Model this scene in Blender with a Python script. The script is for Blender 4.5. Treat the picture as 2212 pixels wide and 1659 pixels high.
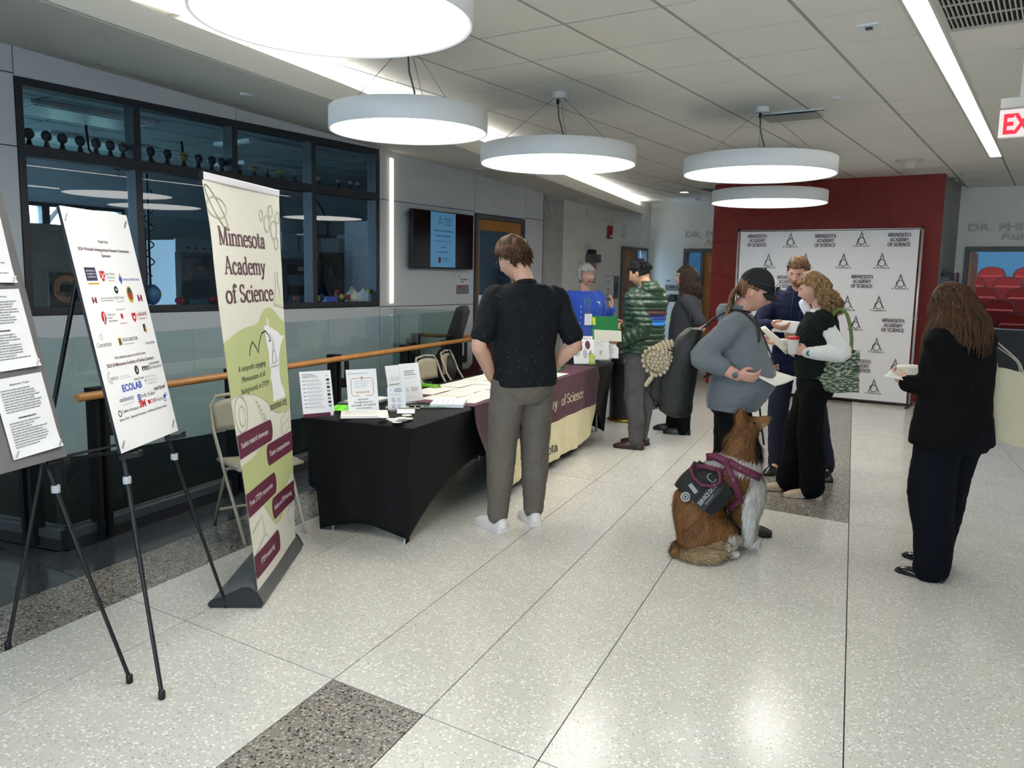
import bpy, bmesh, math, random
import numpy as np
from mathutils import Vector, Matrix, noise as mnoise
random.seed(7); np.random.seed(7)
for o in list(bpy.data.objects): bpy.data.objects.remove(o)
scene = bpy.context.scene
COL = scene.collection
R = math.radians

# ---------------------------------------------------------------- camera
CAM_F, CAM_YAW, CAM_PIT, CAM_ROL, CAM_H = 1780.0, .5845, -.1284, .0188, 1.58
_c, _s = math.cos, math.sin
FWD = Vector((-_s(CAM_YAW)*_c(CAM_PIT), _c(CAM_YAW)*_c(CAM_PIT), _s(CAM_PIT)))
_rt = Vector((_c(CAM_YAW), _s(CAM_YAW), 0)); _up = _rt.cross(FWD)
RT = _rt*_c(CAM_ROL) + _up*_s(CAM_ROL); UP = -_rt*_s(CAM_ROL) + _up*_c(CAM_ROL)
cam_data = bpy.data.cameras.new('camera'); cam = bpy.data.objects.new('camera', cam_data); COL.objects.link(cam)
cam_data.sensor_width = 36; cam_data.lens = CAM_F/2212*36; cam_data.clip_start = .05; cam_data.clip_end = 200
cam.matrix_world = Matrix(((RT.x, UP.x, -FWD.x, 0), (RT.y, UP.y, -FWD.y, 0), (RT.z, UP.z, -FWD.z, CAM_H), (0, 0, 0, 1)))
scene.camera = cam
CPOS = Vector((0, 0, CAM_H))
def ray(x, y): return FWD + RT*((x-1106)/CAM_F) + UP*((829.5-y)/CAM_F)
def G(x, y, z=0.0):                                   # survey: photograph pixel -> point on a level plane
    d = ray(x, y); return CPOS + d*((z-CAM_H)/d.z)
def AT(x, y, p):                                      # survey: pixel -> point at the distance of p
    d = ray(x, y); h = Vector((FWD.x, FWD.y, 0)).normalized()
    return CPOS + d*(Vector((p[0], p[1], 0)).dot(h)/d.dot(h))

# ---------------------------------------------------------------- world, exposure
world = bpy.data.worlds.new('sky'); scene.world = world; world.use_nodes = True
wn = world.node_tree; wn.nodes.clear()
wo = wn.nodes.new('ShaderNodeOutputWorld'); wb = wn.nodes.new('ShaderNodeBackground')
wb.inputs[0].default_value = (.52, .76, 1.0, 1); wb.inputs[1].default_value = 11.0
wn.links.new(wb.outputs[0], wo.inputs[0])
vs = scene.view_settings
vs.view_transform = 'Standard'; vs.look = 'None'; vs.gamma = 1; vs.use_curve_mapping = False
vs.exposure = 0.53

# ---------------------------------------------------------------- materials
def lin(c):
    if isinstance(c, str): c = tuple(int(c[i:i+2], 16)/255 for i in (0, 2, 4))
    return tuple(((v+.055)/1.055)**2.4 if v > .04045 else v/12.92 for v in c)
MATS = {}
def mat(name, col, rough=.6, metal=0.0, spec=.5, var=0.0, vscale=8, bump=0.0, bscale=60, sheen=0.0, coat=0.0, emit=0.0, alpha=1.0, sss=0.0, vdetail=4):
    if name in MATS: return MATS[name]
    m = bpy.data.materials.new(name); m.use_nodes = True; MATS[name] = m
    nt = m.node_tree; b = nt.nodes['Principled BSDF']; c = lin(col)
    b.inputs['Base Color'].default_value = (*c, 1); b.inputs['Roughness'].default_value = rough
    b.inputs['Metallic'].default_value = metal; b.inputs['Specular IOR Level'].default_value = spec
    if sheen: b.inputs['Sheen Weight'].default_value = sheen; b.inputs['Sheen Roughness'].default_value = .5
    if coat: b.inputs['Coat Weight'].default_value = coat; b.inputs['Coat Roughness'].default_value = .08
    if sss:
        b.inputs['Subsurface Weight'].default_value = sss; b.inputs['Subsurface Radius'].default_value = (.012, .005, .003); b.inputs['Subsurface Scale'].default_value = .6
    if emit: b.inputs['Emission Color'].default_value = (*c, 1); b.inputs['Emission Strength'].default_value = emit
    if alpha < 1: b.inputs['Alpha'].default_value = alpha
    tc = None
    if var or bump:
        tc = nt.nodes.new('ShaderNodeTexCoord')
    if var:
        n = nt.nodes.new('ShaderNodeTexNoise'); n.inputs['Scale'].default_value = vscale; n.inputs['Detail'].default_value = vdetail
        nt.links.new(tc.outputs['Object'], n.inputs['Vector'])
        rp = nt.nodes.new('ShaderNodeValToRGB'); rp.color_ramp.elements[0].position = .3; rp.color_ramp.elements[1].position = .7
        rp.color_ramp.elements[0].color = (*[v*(1-var) for v in c], 1); rp.color_ramp.elements[1].color = (*[min(1, v*(1+var)) for v in c], 1)
        nt.links.new(n.outputs['Fac'], rp.inputs['Fac']); nt.links.new(rp.outputs['Color'], b.inputs['Base Color'])
    if bump:
        n2 = nt.nodes.new('ShaderNodeTexNoise'); n2.inputs['Scale'].default_value = bscale; n2.inputs['Detail'].default_value = 3
        nt.links.new(tc.outputs['Object'], n2.inputs['Vector'])
        bp = nt.nodes.new('ShaderNodeBump'); bp.inputs['Strength'].default_value = bump; bp.inputs['Distance'].default_value = .01
        nt.links.new(n2.outputs['Fac'], bp.inputs['Height']); nt.links.new(bp.outputs['Normal'], b.inputs['Normal'])
    return m
def emis(name, col, strength):
    if name in MATS: return MATS[name]
    m = bpy.data.materials.new(name); m.use_nodes = True; MATS[name] = m; nt = m.node_tree; nt.nodes.clear()
    o = nt.nodes.new('ShaderNodeOutputMaterial'); e = nt.nodes.new('ShaderNodeEmission')
    e.inputs[0].default_value = (*lin(col), 1); e.inputs[1].default_value = strength; nt.links.new(e.outputs[0], o.inputs[0]); return m
def glass(name, tint=(.93, .97, .96), ior=1.5, rough=0.0, refl=1.0):
    if name in MATS: return MATS[name]
    m = bpy.data.materials.new(name); m.use_nodes = True; MATS[name] = m; nt = m.node_tree; nt.nodes.clear()
    o = nt.nodes.new('ShaderNodeOutputMaterial'); t = nt.nodes.new('ShaderNodeBsdfTransparent'); g = nt.nodes.new('ShaderNodeBsdfGlossy')
    f = nt.nodes.new('ShaderNodeFresnel'); x = nt.nodes.new('ShaderNodeMixShader')
    t.inputs[0].default_value = (*tint, 1); g.inputs['Roughness'].default_value = rough; g.inputs['Color'].default_value = (refl, refl, refl, 1); f.inputs[0].default_value = ior
    gm = nt.nodes.new('ShaderNodeNewGeometry'); mu = nt.nodes.new('ShaderNodeMath'); mu.operation = 'SUBTRACT'; mu.use_clamp = True   # reflect once, at the outer face
    nt.links.new(f.outputs[0], mu.inputs[0]); nt.links.new(gm.outputs['Backfacing'], mu.inputs[1])
    nt.links.new(mu.outputs[0], x.inputs[0]); nt.links.new(t.outputs[0], x.inputs[1]); nt.links.new(g.outputs[0], x.inputs[2]); nt.links.new(x.outputs[0], o.inputs[0]); return m
def terrazzo(name, base, chips, scale=120, dens=.35, rough=.16):
    m = bpy.data.materials.new(name); m.use_nodes = True; MATS[name] = m; nt = m.node_tree; b = nt.nodes['Principled BSDF']
    L = nt.links.new; tc = nt.nodes.new('ShaderNodeTexCoord')
    nz = nt.nodes.new('ShaderNodeTexNoise'); nz.inputs['Scale'].default_value = 2.2; nz.inputs['Detail'].default_value = 5; L(tc.outputs['Object'], nz.inputs['Vector'])
    cr = nt.nodes.new('ShaderNodeValToRGB'); cr.color_ramp.elements[0].position = .35; cr.color_ramp.elements[1].position = .68
    bc = lin(base); cr.color_ramp.elements[0].color = (*[v*.95 for v in bc], 1); cr.color_ramp.elements[1].color = (*[min(1, v*1.04) for v in bc], 1); L(nz.outputs['Fac'], cr.inputs['Fac'])
    prev = cr.outputs['Color']
    for i, (cc, sc, th) in enumerate(chips):
        v = nt.nodes.new('ShaderNodeTexVoronoi'); v.inputs['Scale'].default_value = sc; v.inputs['Randomness'].default_value = 1
        mp = nt.nodes.new('ShaderNodeMapping'); mp.inputs['Location'].default_value = (i*3.7, i*1.9, 0); mp.inputs['Rotation'].default_value = (0, 0, i*1.1)
        L(tc.outputs['Object'], mp.inputs['Vector']); L(mp.outputs['Vector'], v.inputs['Vector'])
        sp = nt.nodes.new('ShaderNodeSeparateColor'); L(v.outputs['Color'], sp.inputs[0])
        m1 = nt.nodes.new('ShaderNodeMath'); m1.operation = 'LESS_THAN'; m1.inputs[1].default_value = th; L(sp.outputs[i % 3], m1.inputs[0])
        m2 = nt.nodes.new('ShaderNodeMath'); m2.operation = 'LESS_THAN'; m2.inputs[1].default_value = .5; L(v.outputs['Distance'], m2.inputs[0])
        m3 = nt.nodes.new('ShaderNodeMath'); m3.operation = 'MULTIPLY'; L(m1.outputs[0], m3.inputs[0]); L(m2.outputs[0], m3.inputs[1])
        mx = nt.nodes.new('ShaderNodeMix'); mx.data_type = 'RGBA'; L(m3.outputs[0], mx.inputs['Factor']); L(prev, mx.inputs['A']); mx.inputs['B'].default_value = (*lin(cc), 1)
        prev = mx.outputs['Result']
    L(prev, b.inputs['Base Color']); b.inputs['Roughness'].default_value = rough; b.inputs['Specular IOR Level'].default_value = .5
    return m

# ---------------------------------------------------------------- mesh helpers
class MB:
    def __init__(s): s.v = []; s.f = []; s.mi = []; s.m = 0
    def add(s, vs, fs):
        b = len(s.v); s.v += [tuple(p) for p in vs]; s.f += [tuple(i+b for i in f) for f in fs]; s.mi += [s.m]*len(fs); return s
    def box(s, x0, x1, y0, y1, z0, z1, M=None):
        vs = [Vector(p) for p in ((x0,y0,z0),(x1,y0,z0),(x1,y1,z0),(x0,y1,z0),(x0,y0,z1),(x1,y0,z1),(x1,y1,z1),(x0,y1,z1))]
        if M: vs = [M @ p for p in vs]
        return s.add(vs, [(0,3,2,1),(4,5,6,7),(0,1,5,4),(1,2,6,5),(2,3,7,6),(3,0,4,7)])
    def bar(s, a, b, w, h, up=(0,0,1)):               # rectangular bar from a to b
        a, b = Vector(a), Vector(b); d = (b-a); L = d.length; d.normalize(); up = Vector(up)
        sx = d.cross(up)
        if sx.length < 1e-4: sx = d.cross(Vector((1,0,0)))
        sx.normalize(); uz = sx.cross(d)
        M = Matrix(((sx.x,d.x,uz.x,a.x),(sx.y,d.y,uz.y,a.y),(sx.z,d.z,uz.z,a.z),(0,0,0,1)))
        return s.box(-w/2, w/2, 0, L, -h/2, h/2, M)
    def prism(s, poly, z0, z1, M=None):
        n = len(poly); vs = [Vector((p[0],p[1],z0)) for p in poly]+[Vector((p[0],p[1],z1)) for p in poly]
        if M: vs = [M @ p for p in vs]
        return s.add(vs, [tuple(range(n))[::-1], tuple(range(n,2*n))]+[(i,(i+1)%n,(i+1)%n+n,i+n) for i in range(n)])
    def tube(s, pts, rad, n=10, caps=True, flat=1.0, side=None):
        pts = [Vector(p) for p in pts]
        if not hasattr(rad, '__len__'): rad = [rad]*len(pts)
        vs = []; prev = None
        for i, p in enumerate(pts):
            d = (pts[min(i+1, len(pts)-1)]-pts[max(i-1, 0)])
            if d.length < 1e-9: d = Vector((0,0,1))
            d.normalize()
            if prev is None:
                ref = Vector(side) if side is not None else (Vector((0,0,1)) if abs(d.z) < .9 else Vector((1,0,0)))
                x = ref - d*ref.dot(d)
            else: x = prev - d*prev.dot(d)
            if x.length < 1e-6: x = d.orthogonal()
            x.normalize(); prev = x; y = d.cross(x)
            r = rad[i]; rx, ry = (r if hasattr(r, '__len__') else (r, r*flat))
            vs += [p + x*(rx*math.cos(2*math.pi*k/n)) + y*(ry*math.sin(2*math.pi*k/n)) for k in range(n)]
        fs = []
        for i in range(len(pts)-1):
            for k in range(n): fs.append((i*n+k, i*n+(k+1)%n, (i+1)*n+(k+1)%n, (i+1)*n+k))
        if caps: fs.append(tuple(range(n))[::-1]); fs.append(tuple(range((len(pts)-1)*n, len(pts)*n)))
        return s.add(vs, fs)
    def lathe(s, prof, n=32, M=None, caps=True):      # prof: (r, z)
        vs = []
        for r, z in prof: vs += [Vector((r*math.cos(2*math.pi*k/n), r*math.sin(2*math.pi*k/n), z)) for k in range(n)]
        if M: vs = [M @ p for p in vs]
        fs = []
        for i in range(len(prof)-1):
            for k in range(n): fs.append((i*n+k, i*n+(k+1)%n, (i+1)*n+(k+1)%n, (i+1)*n+k))
        if caps: fs.append(tuple(range(n))[::-1]); fs.append(tuple(range((len(prof)-1)*n, len(prof)*n)))
        return s.add(vs, fs)
    def sphere(s, c, r, n=16, m=10, M=None):
        r = r if hasattr(r, '__len__') else (r, r, r); c = Vector(c); vs = []; fs = []
        for i in range(m+1):
            t = math.pi*i/m
            for k in range(n):
                p = Vector((r[0]*math.sin(t)*math.cos(2*math.pi*k/n), r[1]*math.sin(t)*math.sin(2*math.pi*k/n), -r[2]*math.cos(t)))
                vs.append((M @ (c+p)) if M else c+p)
        for i in range(m):
            for k in range(n): fs.append((i*n+k, i*n+(k+1)%n, (i+1)*n+(k+1)%n, (i+1)*n+k))
        return s.add(vs, fs)
    def grid(s, fn, nu, nv, closed_u=False):
        vs = [fn(i/(nu-1) if not closed_u else i/nu, j/(nv-1)) for j in range(nv) for i in range(nu)]
        fs = []
        for j in range(nv-1):
            for i in range(nu if closed_u else nu-1): fs.append((j*nu+i, j*nu+(i+1)%nu, (j+1)*nu+(i+1)%nu, (j+1)*nu+i))
        return s.add(vs, fs)
    def build(s, name, mats, parent=None, smooth=False, loc=None, rotz=0, bevel=0, sharp=None, kind=None):
        me = bpy.data.meshes.new(name); me.from_pydata(s.v, [], s.f)
        mats = mats if isinstance(mats, (list, tuple)) else [mats]
        for m in mats: me.materials.append(m)
        if len(mats) > 1: me.polygons.foreach_set('material_index', s.mi)
        if smooth:
            me.polygons.foreach_set('use_smooth', [True]*len(me.polygons))
            if sharp: 
                try: me.set_sharp_from_angle(angle=R(sharp))
                except Exception: pass
        me.update()
        o = bpy.data.objects.new(name, me); COL.objects.link(o)
        if parent: o.parent = parent
        if loc is not None: o.location = loc
        if rotz: o.rotation_euler[2] = rotz
        if kind: o['kind'] = kind
        if bevel:
            b = o.modifiers.new('bevel', 'BEVEL'); b.width = bevel; b.segments = 2; b.limit_method = 'ANGLE'; b.angle_limit = R(40)
        return o
def BX(name, dims, m, parent=None, bevel=0, M=None, kind=None):
    return MB().box(*dims, M=M).build(name, m, parent, bevel=bevel, kind=kind)
def tag(o, label, cat, group=None):
    o['label'] = label; o['category'] = cat
    if group: o['group'] = group
    return o
def thing(name, label, cat, loc=(0,0,0), rotz=0, group=None, M=None):
    o = bpy.data.objects.new(name, None); COL.objects.link(o); o.empty_display_size = .1
    if M is not None: o.matrix_world = M
    else: o.location = loc; o.rotation_euler = (0,0,rotz)
    return tag(o, label, cat, group)
def struct(o): o['kind'] = 'structure'; return o
def copy_tree(o, parent=None):
    c = o.copy(); COL.objects.link(c)
    if parent is not None: c.parent = parent
    for ch in list(o.children): copy_tree(ch, c)
    return c
def frame(o, x, y):                                    # matrix from origin, x axis, y axis (z = x cross y)
    x = Vector(x).normalized(); y = Vector(y); y = (y - x*y.dot(x)).normalized(); z = x.cross(y)
    return Matrix(((x.x,y.x,z.x,o[0]),(x.y,y.y,z.y,o[1]),(x.z,y.z,z.z,o[2]),(0,0,0,1)))

# ---- text and flat print
_TXT = {}
def text_geo(s, bold=0.0):
    key = (s, bold)
    if key in _TXT: return _TXT[key]
    cu = bpy.data.curves.new('t', 'FONT'); cu.body = s; cu.size = 1; cu.resolution_u = 3; cu.offset = bold
    ob = bpy.data.objects.new('t', cu); COL.objects.link(ob)
    me = bpy.data.meshes.new_from_object(ob.evaluated_get(bpy.context.evaluated_depsgraph_get()))
    vs = [(v.co.x, v.co.y) for v in me.vertices]; fs = [tuple(p.vertices) for p in me.polygons]
    bpy.data.objects.remove(ob); bpy.data.curves.remove(cu); bpy.data.meshes.remove(me)
    w = max([v[0] for v in vs], default=0); x0 = min([v[0] for v in vs], default=0)
    _TXT[key] = (vs, fs, x0, w); return _TXT[key]
class Print:                                           # flat print on a surface; local frame x right, y up, z out
    def __init__(s): s.l = {}
    def _mb(s, m): return s.l.setdefault(m.name, (m, MB()))[1]
    def poly(s, m, pts, z=1): s._mb(m).add([(p[0], p[1], z*.0005) for p in pts], [tuple(range(len(pts)))]); return s
    def rect(s, m, x, y, w, h, z=1): return s.poly(m, [(x,y),(x+w,y),(x+w,y+h),(x,y+h)], z)
    def ell(s, m, x, y, rx, ry=None, z=1, n=24):
        ry = ry or rx; return s.poly(m, [(x+rx*math.cos(2*math.pi*k/n), y+ry*math.sin(2*math.pi*k/n)) for k in range(n)], z)
    def ring(s, m, x, y, rx, w, ry=None, z=1, n=28, a0=0, a1=360):
        ry = ry or rx; return s.line(m, [(x+rx*math.cos(R(a0+(a1-a0)*k/n)), y+ry*math.sin(R(a0+(a1-a0)*k/n))) for k in range(n+1)], w, z)
    def line(s, m, pts, w, z=1):
        b = s._mb(m)
        L = []; Rr = []
        for i, p in enumerate(pts):
            q0 = pts[max(i-1,0)]; q1 = pts[min(i+1,len(pts)-1)]; dx, dy = q1[0]-q0[0], q1[1]-q0[1]; l = math.hypot(dx,dy) or 1
            ww = w[i] if hasattr(w,'__len__') else w
            nx, ny = -dy/l*ww/2, dx/l*ww/2; L.append((p[0]+nx,p[1]+ny,z*.0005)); Rr.append((p[0]-nx,p[1]-ny,z*.0005))
        n = len(pts); b.add(L+Rr, [(i, n+i, n+i+1, i+1) for i in range(n-1)]); return s
    def text(s, m, t, x, y, h, align='c', width=None, bold=0.0, z=2, rot=0, shear=0, serif=False):
        vs, fs, x0, w = text_geo(t, bold) if not serif else serif_geo(t, serif if isinstance(serif, float) else .010)
        sy = h/.73; sx = sy if width is None else width/max(1e-6, (w-x0))
        ox = {'c': -(x0+w)/2, 'l': -x0, 'r': -w}[align]*sx; ca, sa = math.cos(rot), math.sin(rot); out = []
        for vx, vy in vs:
            px = ox+vx*sx+vy*sy*shear; py = vy*sy; out.append((x+px*ca-py*sa, y+px*sa+py*ca, z*.0005))
        s._mb(m).add(out, fs); return s
    def lines(s, m, x, y, w, n, step, h, z=1, ragged=.3, seed=0):   # small print too fine to read
        rr = random.Random(seed)
        for i in range(n):
            xx = x; end = x+w*(1-ragged*rr.random())
            while xx < end:
                l = min(end-xx, w*(.04+.1*rr.random())); s.rect(m, xx, y-i*step, l, h, z); xx += l+w*.014
        return s
    def build(s, parent, name='lettering', M=None):
        for m, b in s.l.values():
            o = b.build(name, m, parent); o['kind'] = 'stuff'
            if M is not None: o.matrix_local = M
        return s
cy = scene.cycles
cy.max_bounces = 7; cy.diffuse_bounces = 4; cy.glossy_bounces = 3; cy.transmission_bounces = 4; cy.transparent_max_bounces = 14
cy.caustics_reflective = False; cy.caustics_refractive = False; cy.sample_clamp_indirect = 4.0
cy.use_adaptive_sampling = True; cy.adaptive_threshold = .08; cy.adaptive_min_samples = 12; cy.use_denoising = True
# ================================================================ room shell
CEIL = 3.04
M_white = mat('white wall paint', 'e4e1da', .7, var=.02, vscale=2)
M_grey = mat('grey wall paint', 'b4b6b4', .7)
M_clad = mat('grey cladding panel', 'c8cace', .45, var=.02, vscale=1.5)
M_joint = mat('dark joint', '4a4b4f', .8)
M_red = mat('red wall paint', '87241b', .6, var=.03, vscale=1.2)
M_tile = mat('ceiling tile', 'e8e6e0', .9, bump=.25, bscale=260)
M_tgrid = mat('ceiling grid metal', 'a3a19a', .6)
M_soff = mat('soffit paint', 'd6d3ca', .8)
M_black = mat('black metal', '141416', .4, metal=.2)
M_frame = mat('bronze window frame', '35353b', .45, metal=.3)
M_dframe = mat('grey door frame', '57595c', .5)
M_wood = mat('door veneer', 'a9743c', .42, var=.10, vscale=5)
M_rail = mat('oak handrail', 'b98046', .35, var=.12, vscale=14)
M_glass = glass('guard glass', (.80, .88, .87), 1.5)
M_wglass = glass('window glass', (.86, .93, .97), 1.5)
M_cglass = glass('clear acrylic', (.97, .98, .98), 1.4)
M_steel = mat('steel', '9c9ea0', .3, metal=.9)
M_twhite = terrazzo('white terrazzo', 'c9c7bf', [('b3afa5', 190, .18), ('8f8b82', 170, .07), ('e4e2da', 90, .12), ('c4bcb0', 150, .14)], rough=.20)
M_tgrey = terrazzo('grey terrazzo', '7d7871', [('4a4641', 130, .25), ('b9b2a6', 110, .22), ('2b2826', 90, .10), ('968a7d', 70, .2)], rough=.22)
M_tdark = terrazzo('dark terrazzo', '3d4044', [('4d5054', 130, .2), ('2f3236', 110, .2)], rough=.14)

# floor: slabs between brass-thin joints, laid at a slant to the room
SL = -.198
def clip(poly, a, b, c):                               # keep a*x+b*y+c >= 0
    out = []
    for i in range(len(poly)):
        p, q = poly[i], poly[(i+1) % len(poly)]; dp = a*p[0]+b*p[1]+c; dq = a*q[0]+b*q[1]+c
        if dp >= 0: out.append(p)
        if dp*dq < 0: t = dp/(dp-dq); out.append((p[0]+(q[0]-p[0])*t, p[1]+(q[1]-p[1])*t))
    return out
floor = struct(BX('floor', (-7.2, 4.2, -4.2, 15.4, -.30, -.26), mat('screed', '55524d', .8)))
floor.data.clear_geometry()
WELL_A, WELL_B = Vector((-4.585, 2.36, 0)), Vector((-5.66, 7.50, 0))      # guard line of the stair opening
WELL_D = Vector((-6.5, 1.97, 0)); WELL_E = Vector((-6.5, 7.28, 0))
_fb = MB()
_out = [(-7.2,-4.2),(4.2,-4.2),(4.2,15.4),(-7.2,15.4)]
fl_right = clip(_out, 1, -SL, 4.56+SL*2.18); _fb.prism(fl_right, -.30, -.012)
def side(poly, p, q, sgn):
    dx, dy = q[0]-p[0], q[1]-p[1]; a, b = -dy*sgn, dx*sgn; return clip(poly, a, b, -(a*p[0]+b*p[1]))
fl_left = clip(_out, -1, SL, -4.56-SL*2.18)
_fb.prism(side(fl_left, WELL_A, WELL_D, 1), -.30, -.012); _fb.prism(side(fl_left, WELL_B, WELL_E, -1), -.30, -.012)
floor.data.from_pydata(_fb.v, [], _fb.f)
JX = [-12, -5.02, -4.56, -4.11, -3.66, -3.20, -2.26, -1.80, -1.31, -.36, 1.05, 2.0, 5]
JY = [-4.2, -1.33, 2.18, 5.69, 9.20, 12.71, 15.4]
def slab(poly, m):
    if len(poly) < 3: return
    cx = sum(p[0] for p in poly)/len(poly); cy = sum(p[1] for p in poly)/len(poly)
    MB().prism([(p[0]-cx, p[1]-cy) for p in poly], -.02, 0).build('floor_slab', m, floor, loc=(cx, cy, 0))
gp = .0025
for i in range(len(JX)-1):
    for j in range(len(JY)-1):
        x0, x1 = JX[i], JX[i+1]; y0, y1 = JY[j]+gp, JY[j+1]-gp
        poly = clip(clip([(-7.2,y0),(4.2,y0),(4.2,y1),(-7.2,y1)], 1, -SL, -x0+SL*2.18-gp), -1, SL, x1-SL*2.18-gp)
        if not poly: continue
        m = M_twhite
        if i == 3: m = M_tgrey
        if i == 2: m = M_tdark
        if i == 1: m = M_tdark
        if i == 0: m = M_tgrey
        if i == 6 and j <= 1: m = M_tgrey
        if i == 8 and j >= 3: m = M_tgrey
        if i <= 1:
            slab(side(poly, WELL_A, WELL_D, 1), m); slab(side(poly, WELL_B, WELL_E, -1), m)
        else: slab(poly, m)
# stair opening: edges, a lower floor far down
wl = MB(); wl.box(-6.9, -3.9, 1.2, 8.6, -3.5, -3.4); struct(wl.build('floor_lower', M_tdark))
wl = MB(); wl.box(-6.55, -3.9, 1.2, 1.3, -3.4, -.3); wl.box(-6.55, -3.9, 8.5, 8.6, -3.4, -.3); wl.box(-4.0, -3.9, 1.3, 8.5, -3.4, -.3); wl.box(-6.55, -6.50, 1.3, 8.5, -3.4, .07); struct(wl.build('wall_stairwell', mat('stairwell dark', '2b2d30', .6)))  # unseen side walls added to keep sky light out of the well
ed = MB()
for a, b in ((WELL_D, WELL_A), (WELL_A, WELL_B), (WELL_B, WELL_E)):
    ed.bar(a+Vector((0,0,-.3)), b+Vector((0,0,-.3)), .06, .6)
struct(ed.build('trim_1', mat('dark edge trim', '1d1e20', .5)))

# left wall with its cladding panels
WX = -6.5
wl = MB()
Y0W, Y1W, Z0W, Z1W = 3.17, 7.03, 1.23, 2.97
DY0, DY1, DZ = 8.88, 10.06, 2.40
def wallx(mb, x0, x1, y0, y1, z0, z1): mb.box(x0, x1, y0, y1, z0, z1)
for (y0, y1, z0, z1) in ((-4.2, Y0W, -3.4, 3.4), (Y0W, Y1W, -3.4, Z0W), (Y0W, Y1W, Z1W, 3.4), (Y1W, DY0, -3.4, 3.4), (DY0, DY1, DZ, 3.4), (DY0, DY1, -.3, 0), (DY1, 10.62, -.3, 3.4)):
    wl.box(WX-.13, WX-.018, y0, y1, z0, z1)
wall_left = struct(wl.build('wall_left', M_joint))
def panel(y0, y1, z0, z1): BX('panel', (WX-.018, WX, y0+.004, y1-.004, z0+.004, z1-.004), M_clad, wall_left)
for a, b in ((-4.2, -1.9), (-1.9, .65), (.65, 3.2-.03)):
    for z0, z1 in ((.08, 1.22), (1.22, 2.47), (2.47, 2.99), (2.99, 3.4)): panel(a, b, z0, z1)
panel(3.17, 5.12, 2.97, 3.4); panel(5.12, 7.05, 2.97, 3.4)
for a, b in ((3.17, 5.12), (5.12, 7.05)): panel(a, b, .08, 1.225)
for z0, z1 in ((.08, 1.22), (1.22, 2.43), (2.43, 3.2)): panel(7.05, 8.86, z0, z1)
panel(8.86, 10.08, 2.41, 3.1); panel(10.08, 10.58, 0, 2.43); panel(10.08, 10.58, 2.43, 3.0)

# main lab window: frame members and panes
win = struct(bpy.data.objects.new('window_1', None)); COL.objects.link(win)
ym = [Y0W, 4.12, 5.09, 6.06, Y1W]; zt = 2.45
def fr(y0, y1, z0, z1): BX('frame_member', (WX-.12, WX+.012, y0, y1, z0, z1), M_frame, win)
fr(Y0W, Y1W, Z0W, Z0W+.055); fr(Y0W, Y1W, Z1W-.055, Z1W); fr(Y0W, Y1W, zt-.04, zt+.04)
for i, y in enumerate(ym):
    w = .03 if 0 < i < 4 else .0; a = y-w if i else y; b = y+w if i < 4 else y
    if i == 0: b = y+.05
    if i == 4: a = y-.05
    for z0, z1 in ((Z0W+.055, zt-.04), (zt+.04, Z1W-.055)): fr(a, b, z0, z1)
for i in range(4):
    for z0, z1 in ((Z0W+.05, zt-.035), (zt+.035, Z1W-.05)):
        BX('pane', (WX-.055, WX-.049, ym[i]+.02, ym[i+1]-.02, z0, z1), M_wglass, win)

# soffit: sloped underside between the slanted fascia and the left wall
FB = [(-3.30, -2.0), (-3.96, 2.09), (-4.39, 4.31), (-5.35, 8.55), (-6.62, 14.3)]
SZ = lambda y: 3.38-.0515*y                           # height where it meets the wall
sf = MB()
xs = [-4.2, 2.09, 4.31, 8.55, 11.2, 14.4]
def fx(y):
    for (xa, ya), (xb, yb) in zip(FB, FB[1:]):
        if ya <= y <= yb or (y < ya and ya == -2.0): return xa+(xb-xa)*(y-ya)/(yb-ya)
    return FB[-1][0]
rows = [-4.2, -1, 2.09, 3.2, 4.31, 6.4, 8.55, 10.6, 12.5, 14.4]
for y0, y1 in zip(rows, rows[1:]):
    for k in range(6):
        def P(y, t): 
            x = fx(y)+(-6.72-fx(y))*t; return (x, y, 2.79+(max(2.79, SZ(y))-2.79)*t)
        sf.add([P(y0,k/6),P(y1,k/6),P(y1,(k+1)/6),P(y0,(k+1)/6)], [(0,1,2,3)])
soffit = struct(sf.build('ceiling_soffit', M_soff, smooth=True))
fa = MB()
for (xa, ya), (xb, yb) in zip(FB, FB[1:]):
    fa.add([(xa,ya,2.79),(xb,yb,2.79),(xb,yb,2.93),(xa,ya,2.93),(xa-.04,ya,2.79),(xb-.04,yb,2.79),(xb-.04,yb,2.93),(xa-.04,ya,2.93)], [(0,1,2,3),(7,6,5,4),(3,2,6,7)])
fa.build('fascia', mat('fascia paint', 'd2d0c8', .75), soffit)
lg = MB()
for (xa, ya), (xb, yb) in zip(FB, FB[1:]):
    lg.add([(xa-.03,ya,2.90),(xb-.03,yb,2.90),(xb-.5,yb,2.90),(xa-.5,ya,2.90)], [(3,2,1,0)])
lg.build('cove_ledge', M_soff, soffit)

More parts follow.
